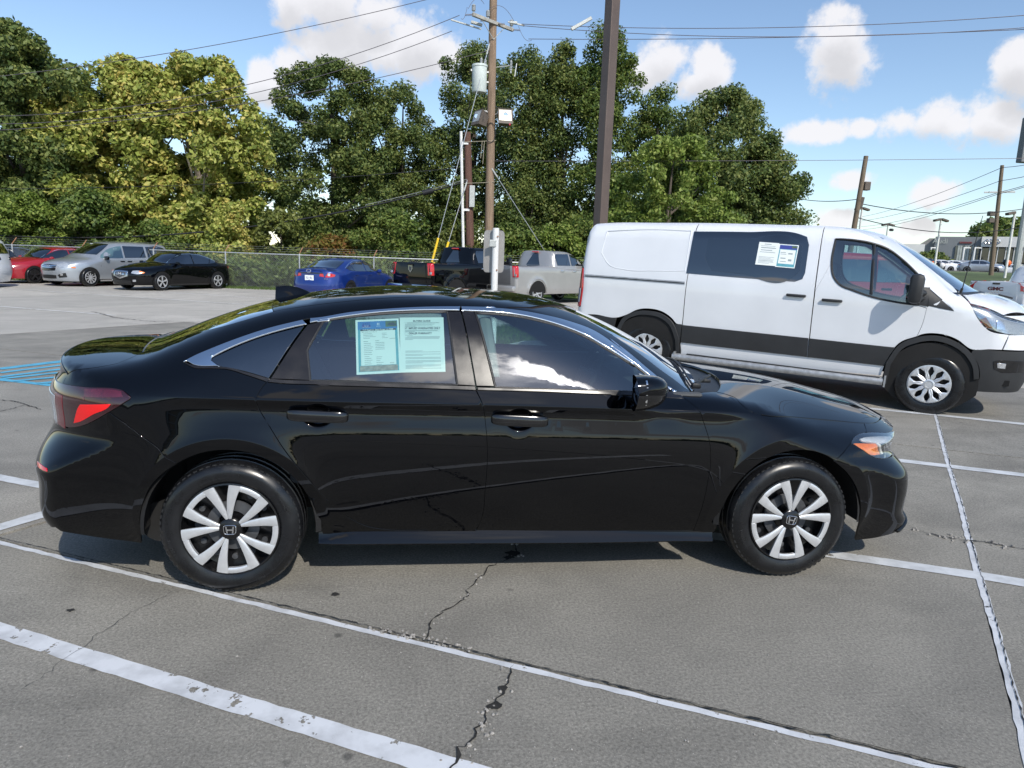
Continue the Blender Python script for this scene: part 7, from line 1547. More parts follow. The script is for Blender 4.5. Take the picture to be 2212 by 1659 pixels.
def main_pole():
    t = thing('utility_pole', 'tall wooden utility pole with crossarm, grey transformer and floodlights', 'pole', (PX,PY,0))
    MB().tube([(0,0,0),(-.02,0,3),(-.06,0,7),(-.10,0,11),(-.13,0,14.6)],[.215,.205,.19,.175,.16],18).build('shaft', M['wood'], t, smooth=True)
    # crossarm: the left end is nearer to us
    ca, cb = np.array([-.93,-.82,11.98]), np.array([.93,.72,11.42]); ca[2] = cb[2] = 11.74
    c0 = np.array([-.10,-.20,11.74]); u = (cb-ca)/np.linalg.norm(cb-ca); arm = Matrix((( u[0],-u[1],0),(u[1],u[0],0),(0,0,1)))
    MB().box(tuple(c0),(2.5,.12,.14),.012,arm).build('crossarm', M['cross_grey'], t)
    MB().tube([tuple(c0-u*.7+[0,0,-.05]),(-.08,-.19,11.05)],.018,6).tube([tuple(c0+u*.7+[0,0,-.05]),(-.08,-.19,11.05)],.018,6).build('brace', M['grey_metal'], t)
    for k, d in enumerate((-1.2,-.35,1.15)):
        b = MB(); p = c0+u*d; pin(b, (p[0],p[1],p[2]+.07)); b.build('pin_insulator', M['insulator'], t, smooth=True)
    L_ = np.array([-1,.02,-.10]); Rr = np.array([1,-.16,-.02])
    for p, d in ((c0-u*1.2,L_),(c0-u*.3,L_),(c0+u*1.2,Rr),(c0+u*.2,Rr)):
        b = MB(); suspension(b, p, d); b.build('strain_insulator', M['polymer'], t, smooth=True)
    b = MB(); p = c0-u*.25+np.array([-.4,0,-.10]); b.box(tuple(p+[-.6,0,-.12]),(1.35,.06,.06),.01,Matrix.Rotation(R(12),3,'Y')).box(tuple(p+[-.15,0,-.05]),(.5,.13,.10),.01,Matrix.Rotation(R(12),3,'Y')); b.build('switch_blade', M['grey_metal'], t)
    b = MB(); p = c0+u*.35+np.array([.75,-.1,.06]); b.box(tuple(p),(.75,.06,.06),.01,Matrix.Rotation(R(8),3,'Y')).box(tuple(p+[-.12,0,.03]),(.32,.14,.10),.01); b.build('switch_blade', M['grey_metal'], t)
    # jumpers
    for a, b_, s in (((-1.25,-1.0,11.95),(-.55,-.5,12.35),-.3),((-.4,-.4,12.1),(.9,.2,11.9),-.45),((1.1,.5,11.9),(1.7,.3,11.3),.25),((-1.3,-1.0,12.0),(-1.55,-1.0,11.55),.2)): MB().tube(sag(a,b_,s,12),.009,5).build('jumper_wire', M['cable_grey'], t, smooth=True)
    # cut-out and arrester on a bracket
    MB().tube([(0,0,9.95),(.45,-.1,10.0),(.72,-.15,10.05)],.02,6).build('cutout_bracket', M['grey_metal'], t); b = MB(); pin(b,(.74,-.15,9.72),.55,6,.06); b.build('cutout', M['insulator'], t, smooth=True); MB().tube([(.92,-.15,9.6),(.99,-.15,10.15)],.02,6).build('fuse_tube', M['white_plastic'], t)
    # transformer
    tk = MB().lathe([(0,8.83),(.30,8.83),(.325,8.87),(.325,9.88),(.35,9.90),(.35,9.97),(.325,9.99),(.0,10.03)],28,'z',(-.64,-.10,0)).build('transformer', M['tank'], t, smooth=True)
    for hp, hd in (((-.28,-.06,9.72),(.18,.08,.07)),((-.28,-.06,9.30),(.18,.08,.07)),((-1.0,-.1,9.75),(.06,.08,.08))): MB().box(hp,hd).build('hanger', M['white_plastic'], tk)
    b = MB(); pin(b,(-.58,-.12,10.0),.28,4,.06); pin(b,(-.40,-.06,10.0),.26,3,.07); b.build('bushing', M['insulator'], tk, smooth=True)
    MB().tube(sag((-.98,-.1,9.7),(-1.15,-.1,7.0),-.05),.008,5).tube(sag((-.6,-.1,8.85),(-1.4,-.1,8.0),.1),.008,5).build('service_lead', M['cable'], t)
    # two floodlights
    def flood(x, z, rz, nm='floodlight'):
        Rm = Matrix.Rotation(rz,3,'Z') @ Matrix.Rotation(R(-18),3,'X'); o = Vector((x,-.25,z))
        T = lambda q: tuple(o+Rm @ Vector(q))
        b = MB(); V = [T(q) for q in ((-.33,-.16,-.36),(.33,-.16,-.36),(.33,-.16,.32),(-.33,-.16,.32),(-.22,.30,-.26),(.22,.30,-.26),(.22,.30,.2),(-.22,.30,.2))]
        b.add(V,[(0,1,2,3),(4,7,6,5),(0,4,5,1),(1,5,6,2),(2,6,7,3),(3,7,4,0)]); h = b.build(nm, M['lamp_brown'], t)
        g = MB().add([T(q) for q in ((-.27,-.166,-.22),(.27,-.166,-.22),(.27,-.166,.27),(-.27,-.166,.27))],[(0,1,2,3)]).build('lamp_glass', M['lamp_glass'], h, fix=False)
        q = T((0,-.172,.02)); MB().lathe([(0,.0),(.10,.0),(.13,.03),(0,.05)],18,'y',(q[0],q[1]+.0,q[2])).build('lamp_bulb', M['reflector'], h, smooth=True)
        MB().tube([T((-.36,.0,-.1)),T((-.36,-.05,.42)),T((.36,-.05,.42)),T((.36,0,-.1))],.012,6).build('yoke', M['lamp_brown'], h); return h
    h = flood(.52,7.82,R(4)); MB().add([(.70,-.50,7.46),(.76,-.50,7.46),(.76,-.50,7.54),(.70,-.50,7.54)],[(0,1,2,3)]).build('warning_label', M['red_lens'], h, fix=False)
    h2 = flood(-.60,7.72,R(-62)); MB().tube([(-.1,0,7.95),(-.3,-.05,8.08),(-.5,-.1,8.06)],.035,8).build('lamp_arm', M['white_plastic'], h2, smooth=True)
    MB().tube([(.1,-.05,7.95),(.3,-.15,8.05),(.5,-.25,8.12)],.03,8).build('lamp_arm', M['grey_metal'], h, smooth=True)
    MB().tube([(-.09+.22*math.cos(a),-.22,7.15+.42*math.sin(a)) for a in np.linspace(0,2*math.pi,20)[:-1]],.016,5,closed=True).build('cable_coil', M['cable'], t, smooth=True)
M['lamp_glass'] = mat('lamp_glass', (.50,.47,.40), .08, .3, 1, var=.3, scale=4)
main_pole()
def stub_pole():
    t = thing('utility_pole', 'short red-brown wooden pole strapped beside the tall utility pole', 'pole', (PX-.78,PY+.05,0))
    MB().tube([(0,0,0),(-.12,0,2.5),(-.34,0,7.15)],[.20,.19,.16],16).build('shaft', M['wood_red'], t, smooth=True)
    MB().box((-.08,-.22,4.35),(.24,.16,.95),.01).build('meter_box', M['grey_metal'], t)
    for z in (6.75,4.95): MB().tube([(-.5,-.2,z-.05),(.2,-.25,z),(.95,-.22,z+.08)],.015,5).build('strap', M['rope'], t)
    for dx, l in ((.32,.75),(.42,1.0)): MB().tube([(dx,-.25,6.78),(dx-.05,-.26,6.78-l)],.014,5).build('strap_end', M['rope'], t)
    c_ = thing('conduit_riser', 'thin white conduit riser left of the red-brown stub pole', 'pipe', (PX-1.15,PY-.1,0))
    MB().tube([(0,0,0),(-.05,0,2.0),(-.26,0,7.15)],.068,10).build('pipe', M['white_plastic'], c_, smooth=True)
    for z, x in ((6.65,-.245),(3.75,-.13)): MB().box((x+.17,0,z),(.30,.07,.10)).build('standoff', M['white_plastic'], c_)
M['rope'] = mat('rope', (.32,.29,.22), .9)
stub_pole()
def guys():
    for nm, lab, a, b_, yel in (('guy_wire','long steel guy wire ending in a yellow guard, from the pole top',(PX-.22,PY-.1,10.95),(PX-2.95,PY-2.2,.2),True),('guy_wire','shorter steel guy wire with yellow guard from the stub pole',(PX-1.08,PY-.1,5.05),(PX-2.55,PY-2.1,.2),True),('guy_wire','steel guy wire slanting to the right behind the silver pickup',(PX-.05,PY-.15,5.7),(PX+3.7,PY-1.0,.3),False)):
        t = thing(nm, lab, 'wire', a); d = np.array(b_)-np.array(a); MB().tube([(0,0,0),tuple(d)],.016,6).build('strand', M['steel_strand'], t, smooth=True)
        if yel: L_ = np.linalg.norm(d); u = d/L_; MB().tube([tuple(u*(L_-2.3)),tuple(u*(L_-.2))],.05,8).build('guard', M['yellow'], t, smooth=True)
        MB().tube([tuple(d/np.linalg.norm(d)*.1),tuple(d/np.linalg.norm(d)*.55)],.035,6).build('clamp', M['grey_metal'], t)
guys()
def wires():
    C0 = np.array([PX-.10,PY-.2,11.74])
    # towards the left
    wire('power_line','uppermost thin wire rising from the left across the sky to the pole top', sag(farp(-60,171,40),farp(1064,-38,32.4),.45), .014)
    wire('power_line','wire running left from the near end of the crossarm', sag(farp(-60,251,40),(PX-1.62,PY-1.0,11.66),1.05), .014)
    wire('power_line','wire running left from the middle of the crossarm', sag(farp(-60,268,40),(PX-1.9,PY-.4,11.2),1.0), .014)
    wire('power_line','lowest bare wire running left from just below the crossarm', sag(farp(-60,284,40),(PX-.2,PY-.2,10.6),.62), .014)
    wire('phone_line','thin dark wire crossing the trees at mid height', sag(farp(-60,408,40),(PX-.95,PY,5.65),.25), .014, 'cable')
    Q = sag(farp(-60,505,40),(PX-1.1,PY-.1,5.0),1.0,40); wire('phone_cable','thick black cable sagging across the trees towards the stub pole', Q, .035, 'cable', None)
    Q2 = [(p[0],p[1],p[2]+.10) for p in Q[-9:]]; m_ = MB().tube(Q2,.012,5)
    for p, q in zip(Q2,Q[-9:]): m_.tube([p,q],.010,4)
    o = m_.build('messenger_strand', M['wire']); tag(o,'thin lashed strand above the thick black cable near the pole','wire')
    i = 36; o = MB().tube([tuple(np.array(Q[i])*.6+np.array(Q[i-1])*.4+[-.05,0,0]),tuple(np.array(Q[i])*.6+np.array(Q[i+1])*.4-[.05,0,0])],.13,12).build('splice_case', M['cable'], None, smooth=True); tag(o,'black splice case hanging on the thick cable','splice case')
    wire('far_line','thin wire slanting down to the right between the two tall trees', sag(farp(40,106,46),farp(800,297,46),.1), .018, 'cable_grey')
    # towards the right
    wire('power_line','upper of the three wires running right from the pole', sag((PX+1.15,PY-.1,11.80),farp(2290,27,36),.35), .014)
    wire('power_line','middle of the three wires running right from the pole', sag((PX+1.1,PY-.15,11.72),farp(2290,54,36),.45), .014)
    wire('power_line','lower of the three wires running right from the pole', sag((PX+1.6,PY+.7,11.45),farp(2290,60,36),.15), .014)
    wire('phone_line','thin wire running right from the pole at mid height', sag((PX,PY-.1,5.95),farp(2290,341,36),.05), .010)
    t = MB().box((0,0,0),(1.0,.10,.14),.02,Matrix.Rotation(R(-31),3,'Y')).build('wire_spacer', M['grey_metal']); t.location = farp(1256,51,31.5); tag(t,'grey bar hanging from the wires left of the brown lamp post','bar')
wires()
def lamp_post():
    t = thing('lamp_post', 'square brown steel lamp post rising behind the white van', 'pole', (2.62,8.15,0)); t.rotation_euler = (0,0,R(28))
    MB().box((0,0,5.0),(.185,.185,10.0),.012).build('shaft', M['bronze'], t); MB().box((0,0,.03),(.45,.45,.06),.01).build('base_plate', M['bronze'], t)
    MB().box((0,0,.35),(.36,.36,.7),.02).build('footing', M['curb'], t)
lamp_post()
def sign():
    t = thing('sign_post', 'white sign post with the blank back of a sign, between the two pickups', 'sign', (.56,6.15,0.0))
    MB().tube([(0,0,0),(-.005,0,2.02)],.048,14).build('post', M['white_plastic'], t, smooth=True)
    pl = []
    for q in range(32):
        A = 2*math.pi*q/32; pl.append((.155*np.sign(math.cos(A))*abs(math.cos(A))**.25, .305*np.sign(math.sin(A))*abs(math.sin(A))**.22))
    rz = R(-18)
    MB().plate(pl, .055, .061, lambda a_,b_,h_: (a_*math.cos(rz)-.02,h_+a_*math.sin(rz),1.685+b_)).build('sign_plate', M['sign_back'], t)
    MB().box((-.05,-.045,1.80),(.10,.03,.10),.008).build('clamp', M['grey_metal'], t)
    for z in (1.90,1.42): MB().tube([(.02,-.05,z),(.02,-.06,z)],.012,8).build('bolt', M['rust'], t)
M['sign_back'] = mat('sign_back', (.36,.345,.33), .5, .3, var=.1)
sign()
# ---------------------------------------------------------------- trees
def leaf_mat(name, cols, trans=.3):
    m, nt, N, L, b = nodes(name); out = N['Material Output']; b.inputs['Roughness'].default_value = .5; b.inputs['Specular IOR Level'].default_value = .3
    g = N.new('ShaderNodeNewGeometry'); cr = N.new('ShaderNodeValToRGB'); cr.color_ramp.elements[0].color = (*cols[0],1); cr.color_ramp.elements[1].color = (*cols[-1],1)
    for i, c_ in enumerate(cols[1:-1]): e = cr.color_ramp.elements.new((i+1)/(len(cols)-1)); e.color = (*c_,1)
    nz = N.new('ShaderNodeTexNoise'); nz.inputs['Scale'].default_value = .55; nz.inputs['Detail'].default_value = 3; L.new(g.outputs['Position'], nz.inputs['Vector'])
    mr = N.new('ShaderNodeMapRange'); mr.inputs[1].default_value = .3; mr.inputs[2].default_value = .7; mr.inputs[3].default_value = -.3; mr.inputs[4].default_value = .3; L.new(nz.outputs[0], mr.inputs[0])
    ad = N.new('ShaderNodeMath'); ad.operation = 'ADD'; ad.use_clamp = True; L.new(g.outputs['Random Per Island'], ad.inputs[0]); L.new(mr.outputs[0], ad.inputs[1]); L.new(ad.outputs[0], cr.inputs[0])
    L.new(cr.outputs[0], b.inputs['Base Color']); tr = N.new('ShaderNodeBsdfTranslucent'); L.new(cr.outputs[0], tr.inputs[0])
    ms = N.new('ShaderNodeMixShader'); ms.inputs[0].default_value = trans; L.new(b.outputs[0], ms.inputs[1]); L.new(tr.outputs[0], ms.inputs[2]); L.new(ms.outputs[0], out.inputs[0]); return m
M['leaf_dark'] = leaf_mat('leaf_dark', [(0.065,0.105,0.034),(0.106,0.154,0.045),(0.162,0.207,0.055),(0.236,0.258,0.075)])
M['leaf_mid'] = leaf_mat('leaf_mid', [(0.064,0.112,0.029),(0.108,0.165,0.036),(0.163,0.223,0.051),(0.239,0.270,0.070)])
M['leaf_olive'] = leaf_mat('leaf_olive', [(0.088,0.115,0.030),(0.137,0.162,0.041),(0.185,0.212,0.053),(0.233,0.250,0.066)])
M['leaf_gold'] = leaf_mat('leaf_gold', [(0.160,0.208,0.043),(0.267,0.316,0.062),(0.374,0.413,0.096),(0.491,0.497,0.144),(0.555,0.462,0.134)], .3)
M['leaf_bright'] = leaf_mat('leaf_bright', [(0.091,0.141,0.026),(0.151,0.222,0.042),(0.224,0.301,0.060),(0.305,0.354,0.094)])
M['leaf_weed'] = leaf_mat('leaf_weed', [(.09,.15,.035),(.14,.21,.05),(.19,.26,.07)], .35)
M['leaf_red'] = leaf_mat('leaf_red', [(0.120,0.132,0.024),(0.204,0.156,0.036),(0.240,0.096,0.036),(0.168,0.192,0.036)])
M['bark'] = wood('bark', (.13,.105,.085), (.055,.045,.035)); M['bark_pale'] = wood('bark_pale', (.34,.30,.25), (.16,.13,.10))
def leaves(name, clusters, per, size, m, parent, seed, flat=.35, squash=.8, aspect=1.5):
    """clusters: (n,4) x,y,z,r ; small quads scattered through each clump, facing outwards and up"""
    rg = np.random.default_rng(seed); Cn = np.repeat(np.asarray(clusters), per, axis=0); n = len(Cn)
    d = rg.normal(size=(n,3)); d /= np.linalg.norm(d,axis=1,keepdims=True); rr = rg.random(n)**.45
    P = Cn[:,:3]+d*(rr*Cn[:,3])[:,None]*[1,1,squash]
    nn = d*.55+rg.normal(size=(n,3))*.55+[0,0,flat]; nn /= np.linalg.norm(nn,axis=1,keepdims=True)
    a = np.cross(nn, rg.normal(size=(n,3))); a /= np.linalg.norm(a,axis=1,keepdims=True); b = np.cross(nn,a)
    s = size*rg.uniform(.6,1.35,n)[:,None]; V = np.stack([P-a*s*aspect*.5,P-b*s*.42,P+a*s*aspect*.5+nn*s*.12,P+b*s*.42],1)
    return quads(name, V, m, parent)
def crown_clusters(seed, n, h0, h1, rx, ry, shape, lobes=9, lean=(0,0), cr=(.55,1.0)):
    """clump centres filling an uneven envelope; shape(t) gives the relative radius at relative height t"""
    rg = np.random.default_rng(seed); out = []
    ph = rg.uniform(0,6.28,lobes); fr = rg.integers(2,6,lobes); am = rg.uniform(.03,.11,lobes)
    while len(out) < n:
        t = rg.random(); a = rg.uniform(0,6.28); R_ = shape(t)*(1+sum(am[k]*math.sin(fr[k]*a+ph[k]+t*7*(k%3)) for k in range(lobes)))
        if R_ <= .02: continue
        q = rg.random()**.42; 
        if rg.random() > (.35+.65*R_): continue
        z = h0+(h1-h0)*t; out.append((rx*R_*q*math.cos(a)+lean[0]*t, ry*R_*q*math.sin(a)+lean[1]*t, z, rg.uniform(*cr)))
    return np.array(out)
SH = {'oval': lambda t: max(0,1-abs(2*t-.92)**2.3)**.55, 'cone': lambda t: max(0,(1-t)**.62*(1-.5*max(0,.12-t)/.12)), 'column': lambda t: max(0,(1-t**3.2))**.5*(.75+.25*math.sin(9*t)), 'round': lambda t: max(0,1-(2*t-1)**2)**.5, 'bush': lambda t: max(0,1-t**1.8)**.5}
def tree(name, label, x, y, h, r, kind, m, seed, n=150, per=170, size=.2, base=.12, bark='bark', cat='tree', group='trees behind the fence', limbs=9, cr=(.55,1.0), lean=(0,0), flat=.35, trunk_r=None, squash=.8, extra=None):
    z0 = float(gz(x,y)); t = thing(name, label, cat, (x,y,z0), 0, group); rg = random.Random(seed); h0 = h*base
    cl = crown_clusters(seed, n, h0, h-.4, r, r*.8, SH[kind], lean=lean, cr=cr)
    leaves('crown', cl, per, size, M[m], t, seed, flat, squash)
    if extra: leaves('turning_leaves', cl[np.random.default_rng(seed).random(len(cl)) < extra[1]], int(per*.35), size, M[extra[0]], t, seed+1, flat, squash)
    tr = trunk_r or max(.10,h*.016)
    pts = [(0,0,-.1),(rg.uniform(-.1,.1),0,h*.2),(lean[0]*.4+rg.uniform(-.2,.2),lean[1]*.4,h*.5),(lean[0]*.8,lean[1]*.8,h*.86)]; MB().tube(pts,[tr*1.25,tr,tr*.65,tr*.18],10).build('trunk', M[bark], t, smooth=True)
    b = MB()
    for k in range(limbs):
        c_ = cl[rg.randrange(len(cl))]; zb = max(h*.12,c_[2]*rg.uniform(.45,.75)); p0 = (lean[0]*zb/h,lean[1]*zb/h,zb); mid = ((p0[0]*.4+c_[0]*.6),(p0[1]*.4+c_[1]*.6),zb*.45+c_[2]*.55); b.tube([p0,mid,tuple(c_[:3])],[tr*.42,tr*.26,tr*.08],6)
    if limbs: b.build('limb', M[bark], t, smooth=True)
    return t
def fence_d(cx):     # distance to the fence in the direction of column cx
    x, y = at_px(cx,1.0); d = np.array([x,y])-CAM_C[:2]; best = 32.
    for a, b in zip(FENCE[:-1],FENCE[1:]):
        A_ = np.array([d,-(b-a)]).T; t_, u_ = np.linalg.solve(A_, a-CAM_C[:2])
        if 0 <= u_ <= 1 and t_ > 0: best = t_
    return best
TREES = [ # label, column, row of top, distance, radius, shape, leaves, clumps, leaves per clump, leaf size, base, options
 ('tall dark green broadleaf tree cut off by the left edge', 45, 35, 44, 4.0, 'oval', 'leaf_dark', 230, 330, .155, .10, {}),
 ('olive tree standing between the dark left tree and the golden one', 160, 165, 47, 3.0, 'oval', 'leaf_olive', 120, 300, .13, .05, {}),
 ('large golden green tree turning yellow at the top, left of centre', 285, 98, 42, 3.7, 'oval', 'leaf_gold', 190, 260, .18, .08, dict(bark='bark_pale', limbs=22, cr=(.40,.85))),
 ('right half crown of the golden green trees left of centre', 425, 82, 41, 3.9, 'oval', 'leaf_gold', 215, 260, .18, .06, dict(bark='bark_pale', limbs=22, cr=(.40,.85))),
 ('broad dark green tree with a pointed top left of the utility pole', 715, 100, 47, 4.7, 'oval', 'leaf_dark', 270, 330, .13, .03, {}),
 ('lower bushy dark tree filling the gap left of the utility pole', 870, 165, 49, 3.7, 'oval', 'leaf_dark', 170, 320, .13, .03, {}),
 ('tall dark tree right behind the transformer', 1020, 66, 50, 3.6, 'oval', 'leaf_dark', 190, 320, .13, .03, {}),
 ('narrow columnar dark tree right of the utility pole', 1140, 90, 46, 2.4, 'column', 'leaf_dark', 150, 320, .125, .03, {}),
 ('narrow columnar dark tree left of the brown lamp post', 1210, 92, 46, 2.1, 'column', 'leaf_dark', 130, 320, .125, .03, {}),
 ('tall lighter tree behind the brown lamp post', 1300, 48, 45, 2.8, 'column', 'leaf_mid', 175, 320, .125, .03, {}),
 ('wispy green tree behind the bright one on the right', 1415, 172, 48, 2.6, 'oval', 'leaf_mid', 110, 280, .13, .05, {}),
 ('bright leafy small tree just above the white van roof', 1450, 275, 33, 3.0, 'round', 'leaf_bright', 170, 260, .12, .02, dict(cr=(.30,.62), flat=.0)),
 ('big dark green tree at the right end of the tree row', 1560, 182, 44, 4.2, 'oval', 'leaf_dark', 230, 330, .13, .02, {}),
 ('spreading lower dark tree at the right end of the tree row', 1645, 335, 43, 2.6, 'round', 'leaf_dark', 110, 300, .13, .0, {}),
]
for i, (lab, cx, ty, D, r, sh, lm, n, per, size, base, kw) in enumerate(TREES):
    x, y = at_px(cx, D, (ty+560)/2); tree('broadleaf_tree', lab, x, y, htop(ty,cx,D), r, sh, lm, 100+i, n, per, size, base, **kw)
SHRUBS = [('bright green shrub at the left edge behind the parked cars', 60, 405, 2.2, 'leaf_bright', 90), ('olive green shrub behind the silver minivan', 190, 395, 2.2, 'leaf_mid', 90), ('dark shrub behind the black parked sedan', 330, 470, 2.0, 'leaf_mid', 60),
 ('golden shrub left of the blue sedan', 510, 430, 1.6, 'leaf_gold', 50), ('dull green shrub above the blue sedan', 610, 440, 2.0, 'leaf_olive', 60), ('shrub with reddening leaves behind the blue sedan', 720, 490, 1.3, 'leaf_red', 40), ('green shrub left of the yellow guy guards', 850, 440, 2.1, 'leaf_mid', 60),
 ('pale shrub behind the black pickup', 985, 480, 1.8, 'leaf_olive', 46), ('dark shrub right of the utility pole', 1110, 470, 2.1, 'leaf_mid', 60), ('bright shrub behind the silver pickup', 1200, 475, 1.7, 'leaf_bright', 46), ('dark shrub left of the white van', 1290, 460, 1.9, 'leaf_mid', 50)]
for i, (lab, cx, ty, r, lm, n) in enumerate(SHRUBS):
    D = fence_d(cx)+r+1.6; x, y = at_px(cx, D); tree('shrub', lab, x, y, max(1.6,htop(ty,cx,D)), r, 'bush', lm, 300+i, n, 260, .12, .02, cat='shrub', group='shrubs behind the fence', limbs=5, cr=(.32,.62), trunk_r=.06)
def undergrowth():
    rg = np.random.default_rng(5); cl = []
    for k in range(420):
        cx = rg.uniform(-120,1500); D = fence_d(cx)+rg.uniform(.9,4.2); x, y = at_px(cx,D); cl.append((x,y,float(gz(x,y))+rg.uniform(.2,1.25),rg.uniform(.4,.75)))
    o = leaves('undergrowth', np.array(cl), 150, .11, M['leaf_mid'], None, 77); tag(o, 'low green vines and weeds along the back of the fence', 'undergrowth', None, 'stuff')
    cl = []
    for k in range(300):
        cx = rg.uniform(-250,1680); D = rg.uniform(54,62); x, y = at_px(cx,D); cl.append((x,y,rg.uniform(.5,8.8 if cx < 1500 else 4.5),rg.uniform(1.0,1.8)))
    o = leaves('far_woods', np.array(cl), 75, .36, M['leaf_dark'], None, 78); tag(o, 'dark mass of woods further back between the trunks', 'woods', None, 'stuff')
undergrowth()
def weeds():
    rg = np.random.default_rng(8); cl = []
    for k in range(150):
        cx = rg.uniform(485,860); D = fence_d(cx)+rg.uniform(.35,2.2); x, y = at_px(cx,D); cl.append((x,y,rg.uniform(.15,.95)*(1 if cx < 640 else .7),rg.uniform(.25,.5)))
    o = leaves('tall_weeds', np.array(cl), 120, .10, M['leaf_weed'], None, 66, .1, .9, 2.6); tag(o, 'light green weeds growing against the fence between the black and blue sedans', 'weeds', None, 'stuff')
weeds()
# ---------------------------------------------------------------- far side of the road on the right
M['render_grey'] = mat('render_grey', (.20,.215,.225), .8, var=.06, scale=.3); M['render_dark'] = mat('render_dark', (.14,.15,.155), .8, var=.08, scale=.3); M['clad_white'] = mat('clad_white', (.66,.66,.64), .6, var=.05, scale=.3); M['shopglass'] = mat('shopglass', (.05,.065,.07), .06, .0, 1, var=.3, scale=.4)
M['roof_grey'] = mat('roof_grey', (.30,.29,.27), .85, var=.1, scale=.4); M['blind'] = mat('blind', (.42,.45,.42), .6, var=.15, scale=.8); M['pole_white'] = mat('pole_white', (.70,.70,.68), .5, var=.05); M['asphalt'] = mat('asphalt', (.11,.11,.108), .9, var=.15, scale=.5); M['wall_tan'] = mat('wall_tan', (.45,.43,.39), .8, var=.1)
M['orange'] = mat('orange', (.78,.14,.02), .4); M['balloon_black'] = mat('balloon_black', (.01,.01,.012), .3); M['balloon_white'] = mat('balloon_white', (.75,.75,.74), .4)
def frame_at(cx, D, z=None):
    """a frame facing the photographer at column cx and distance D; u to the right, h up"""
    x, y = at_px(cx, D); dv = np.array([x-CAM_C[0],y-CAM_C[1]]); dv /= np.linalg.norm(dv); u = np.array([dv[1],-dv[0]]); zz = float(gz(x,y)) if z is None else z
    return np.array([x,y,zz]), u, dv
def far_box(b, fr, u0, u1, d0, d1, h0, h1):
    o, u, dv = fr; V = []
    for uu in (u0,u1):
        for dd in (d0,d1):
            for hh in (h0,h1): p = o[:2]+u*uu+dv*dd; V.append((p[0],p[1],o[2]+hh))
    return b.add(V,[(0,1,3,2),(4,6,7,5),(0,4,5,1),(2,3,7,6),(0,2,6,4),(1,5,7,3)])
def showroom():
    D = 190; fr = frame_at(2105,D,2.1); k = D*.687/1480; kh = D*.829/1480
    U = lambda px_: (px_-2105)*k; Hh = lambda py, px_=2105: (605-py)*kh*.98-.0
    t = thing('car_showroom', 'grey and white glass-fronted car showroom with four rings across the road', 'building')
    far_box(MB(), fr, U(2010), U(2112), 0, 25, -3, Hh(527)).build('grey_wall', M['render_grey'], t); far_box(MB(), fr, U(2112), U(2290), -2, 25, Hh(548), Hh(527)).build('white_fascia', M['clad_white'], t)
    far_box(MB(), fr, U(2112), U(2290), 1.5, 24, -3, Hh(548)).build('recessed_wall', M['render_dark'], t); far_box(MB(), fr, U(2150), U(2290), -1, 2, -3, Hh(583)).build('base_wall', M['clad_white'], t)
    for i in range(6): x0 = 2116+i*17; far_box(MB(), fr, U(x0), U(x0+15), 1.2, 1.5, Hh(580), Hh(550)).build('window', M['shopglass'], t)
    for i in range(10): x0 = 2058+i*5.2; far_box(MB(), fr, U(x0), U(x0+4.4), -.3, 0, Hh(584), Hh(546)).build('window', M['blind'] if i%3 else M['shopglass'], t)
    for i in range(7): x0 = 2114+i*17; far_box(MB(), fr, U(x0), U(x0+1.8), -1.6, 1.6, -3, Hh(548)).build('column', M['clad_white'], t)
    o, u, dv = fr
    for i in range(4):
        c_ = o[:2]+u*U(2124+i*7.2)+dv*-2.3; z = o[2]+Hh(537.5); r = 4.6*k
        MB().tube([(c_[0]+u[0]*r*math.cos(a),c_[1]+u[1]*r*math.cos(a),z+r*math.sin(a)) for a in np.linspace(0,2*math.pi,24)[:-1]],.14,6,closed=True).build('ring', M['satin_chrome'], t, smooth=True)
    c_ = o[:2]+u*U(2022)+dv*-.2; z = o[2]+Hh(537)
    rot = Matrix(((u[0],0,-dv[0],c_[0]),(u[1],0,-dv[1],c_[1]),(0,1,0,z),(0,0,0,1))); text('lettering', 'Audi', 1.6, M['blind'], t, rot)
    far_box(MB(), fr, U(2065), U(2092), -.25, 0, Hh(541), Hh(537.5)).build('sign_strip', M['dark_red_text'], t)
    # low grey-roofed neighbour
    t2 = thing('far_building', 'low building with a sloping grey roof left of the showroom', 'building'); V = []
    for dd in (2,22):
        for px_, hh in ((1960,-3),(1960,Hh(553)),(1996,Hh(530)),(2012,Hh(530)),(2012,-3)): p = o[:2]+u*U(px_)+dv*dd; V.append((p[0],p[1],o[2]+hh))
    MB().add(V,[(0,1,2,3,4),(9,8,7,6,5),(0,5,6,1),(1,6,7,2),(2,7,8,3),(3,8,9,4)]).build('roof_and_walls', M['roof_grey'], t2)
    far_box(MB(), fr, U(1962), U(2010), 1.6, 2, -3, Hh(572)).build('shop_front', M['clad_white'], t2)
    t3 = thing('far_building', 'long white building glimpsed through the van windows', 'building'); fr2 = frame_at(1900,150,2.0); far_box(MB(), fr2, -9, 7, 0, 12, -3, 5.0).build('walls', M['clad_white'], t3); far_box(MB(), fr2, -9, 7, -.2, 0, -3, .9).build('base', M['render_dark'], t3)
showroom()
def pole_light(cx, D, top, lab, heads=2, base=None, r=.07):
    x, y = at_px(cx,D,top+20); z0 = float(gz(x,y)); h = htop(top,cx,D)-z0; t = thing('lot_light', lab, 'lamp', (x,y,z0), 0, 'white lot lights across the road'); MB().tube([(0,0,-.2),(0,0,h)],[r*1.2,r],10).build('shaft', M['pole_white'], t, smooth=True)
    for i in range(heads): s = (-1,1)[i%2]; MB().box((s*.30,0,h+.02),(.55,.30,.16),.03,Matrix.Rotation(R(s*14),3,'Y')).build('lamp_head', M['lamp_brown'], t)
pole_light(2030,62,476,'white lot light with two brown heads rising left of the far showroom',2)
pole_light(2189,55,462,'white lot light near the right edge of the picture',1)
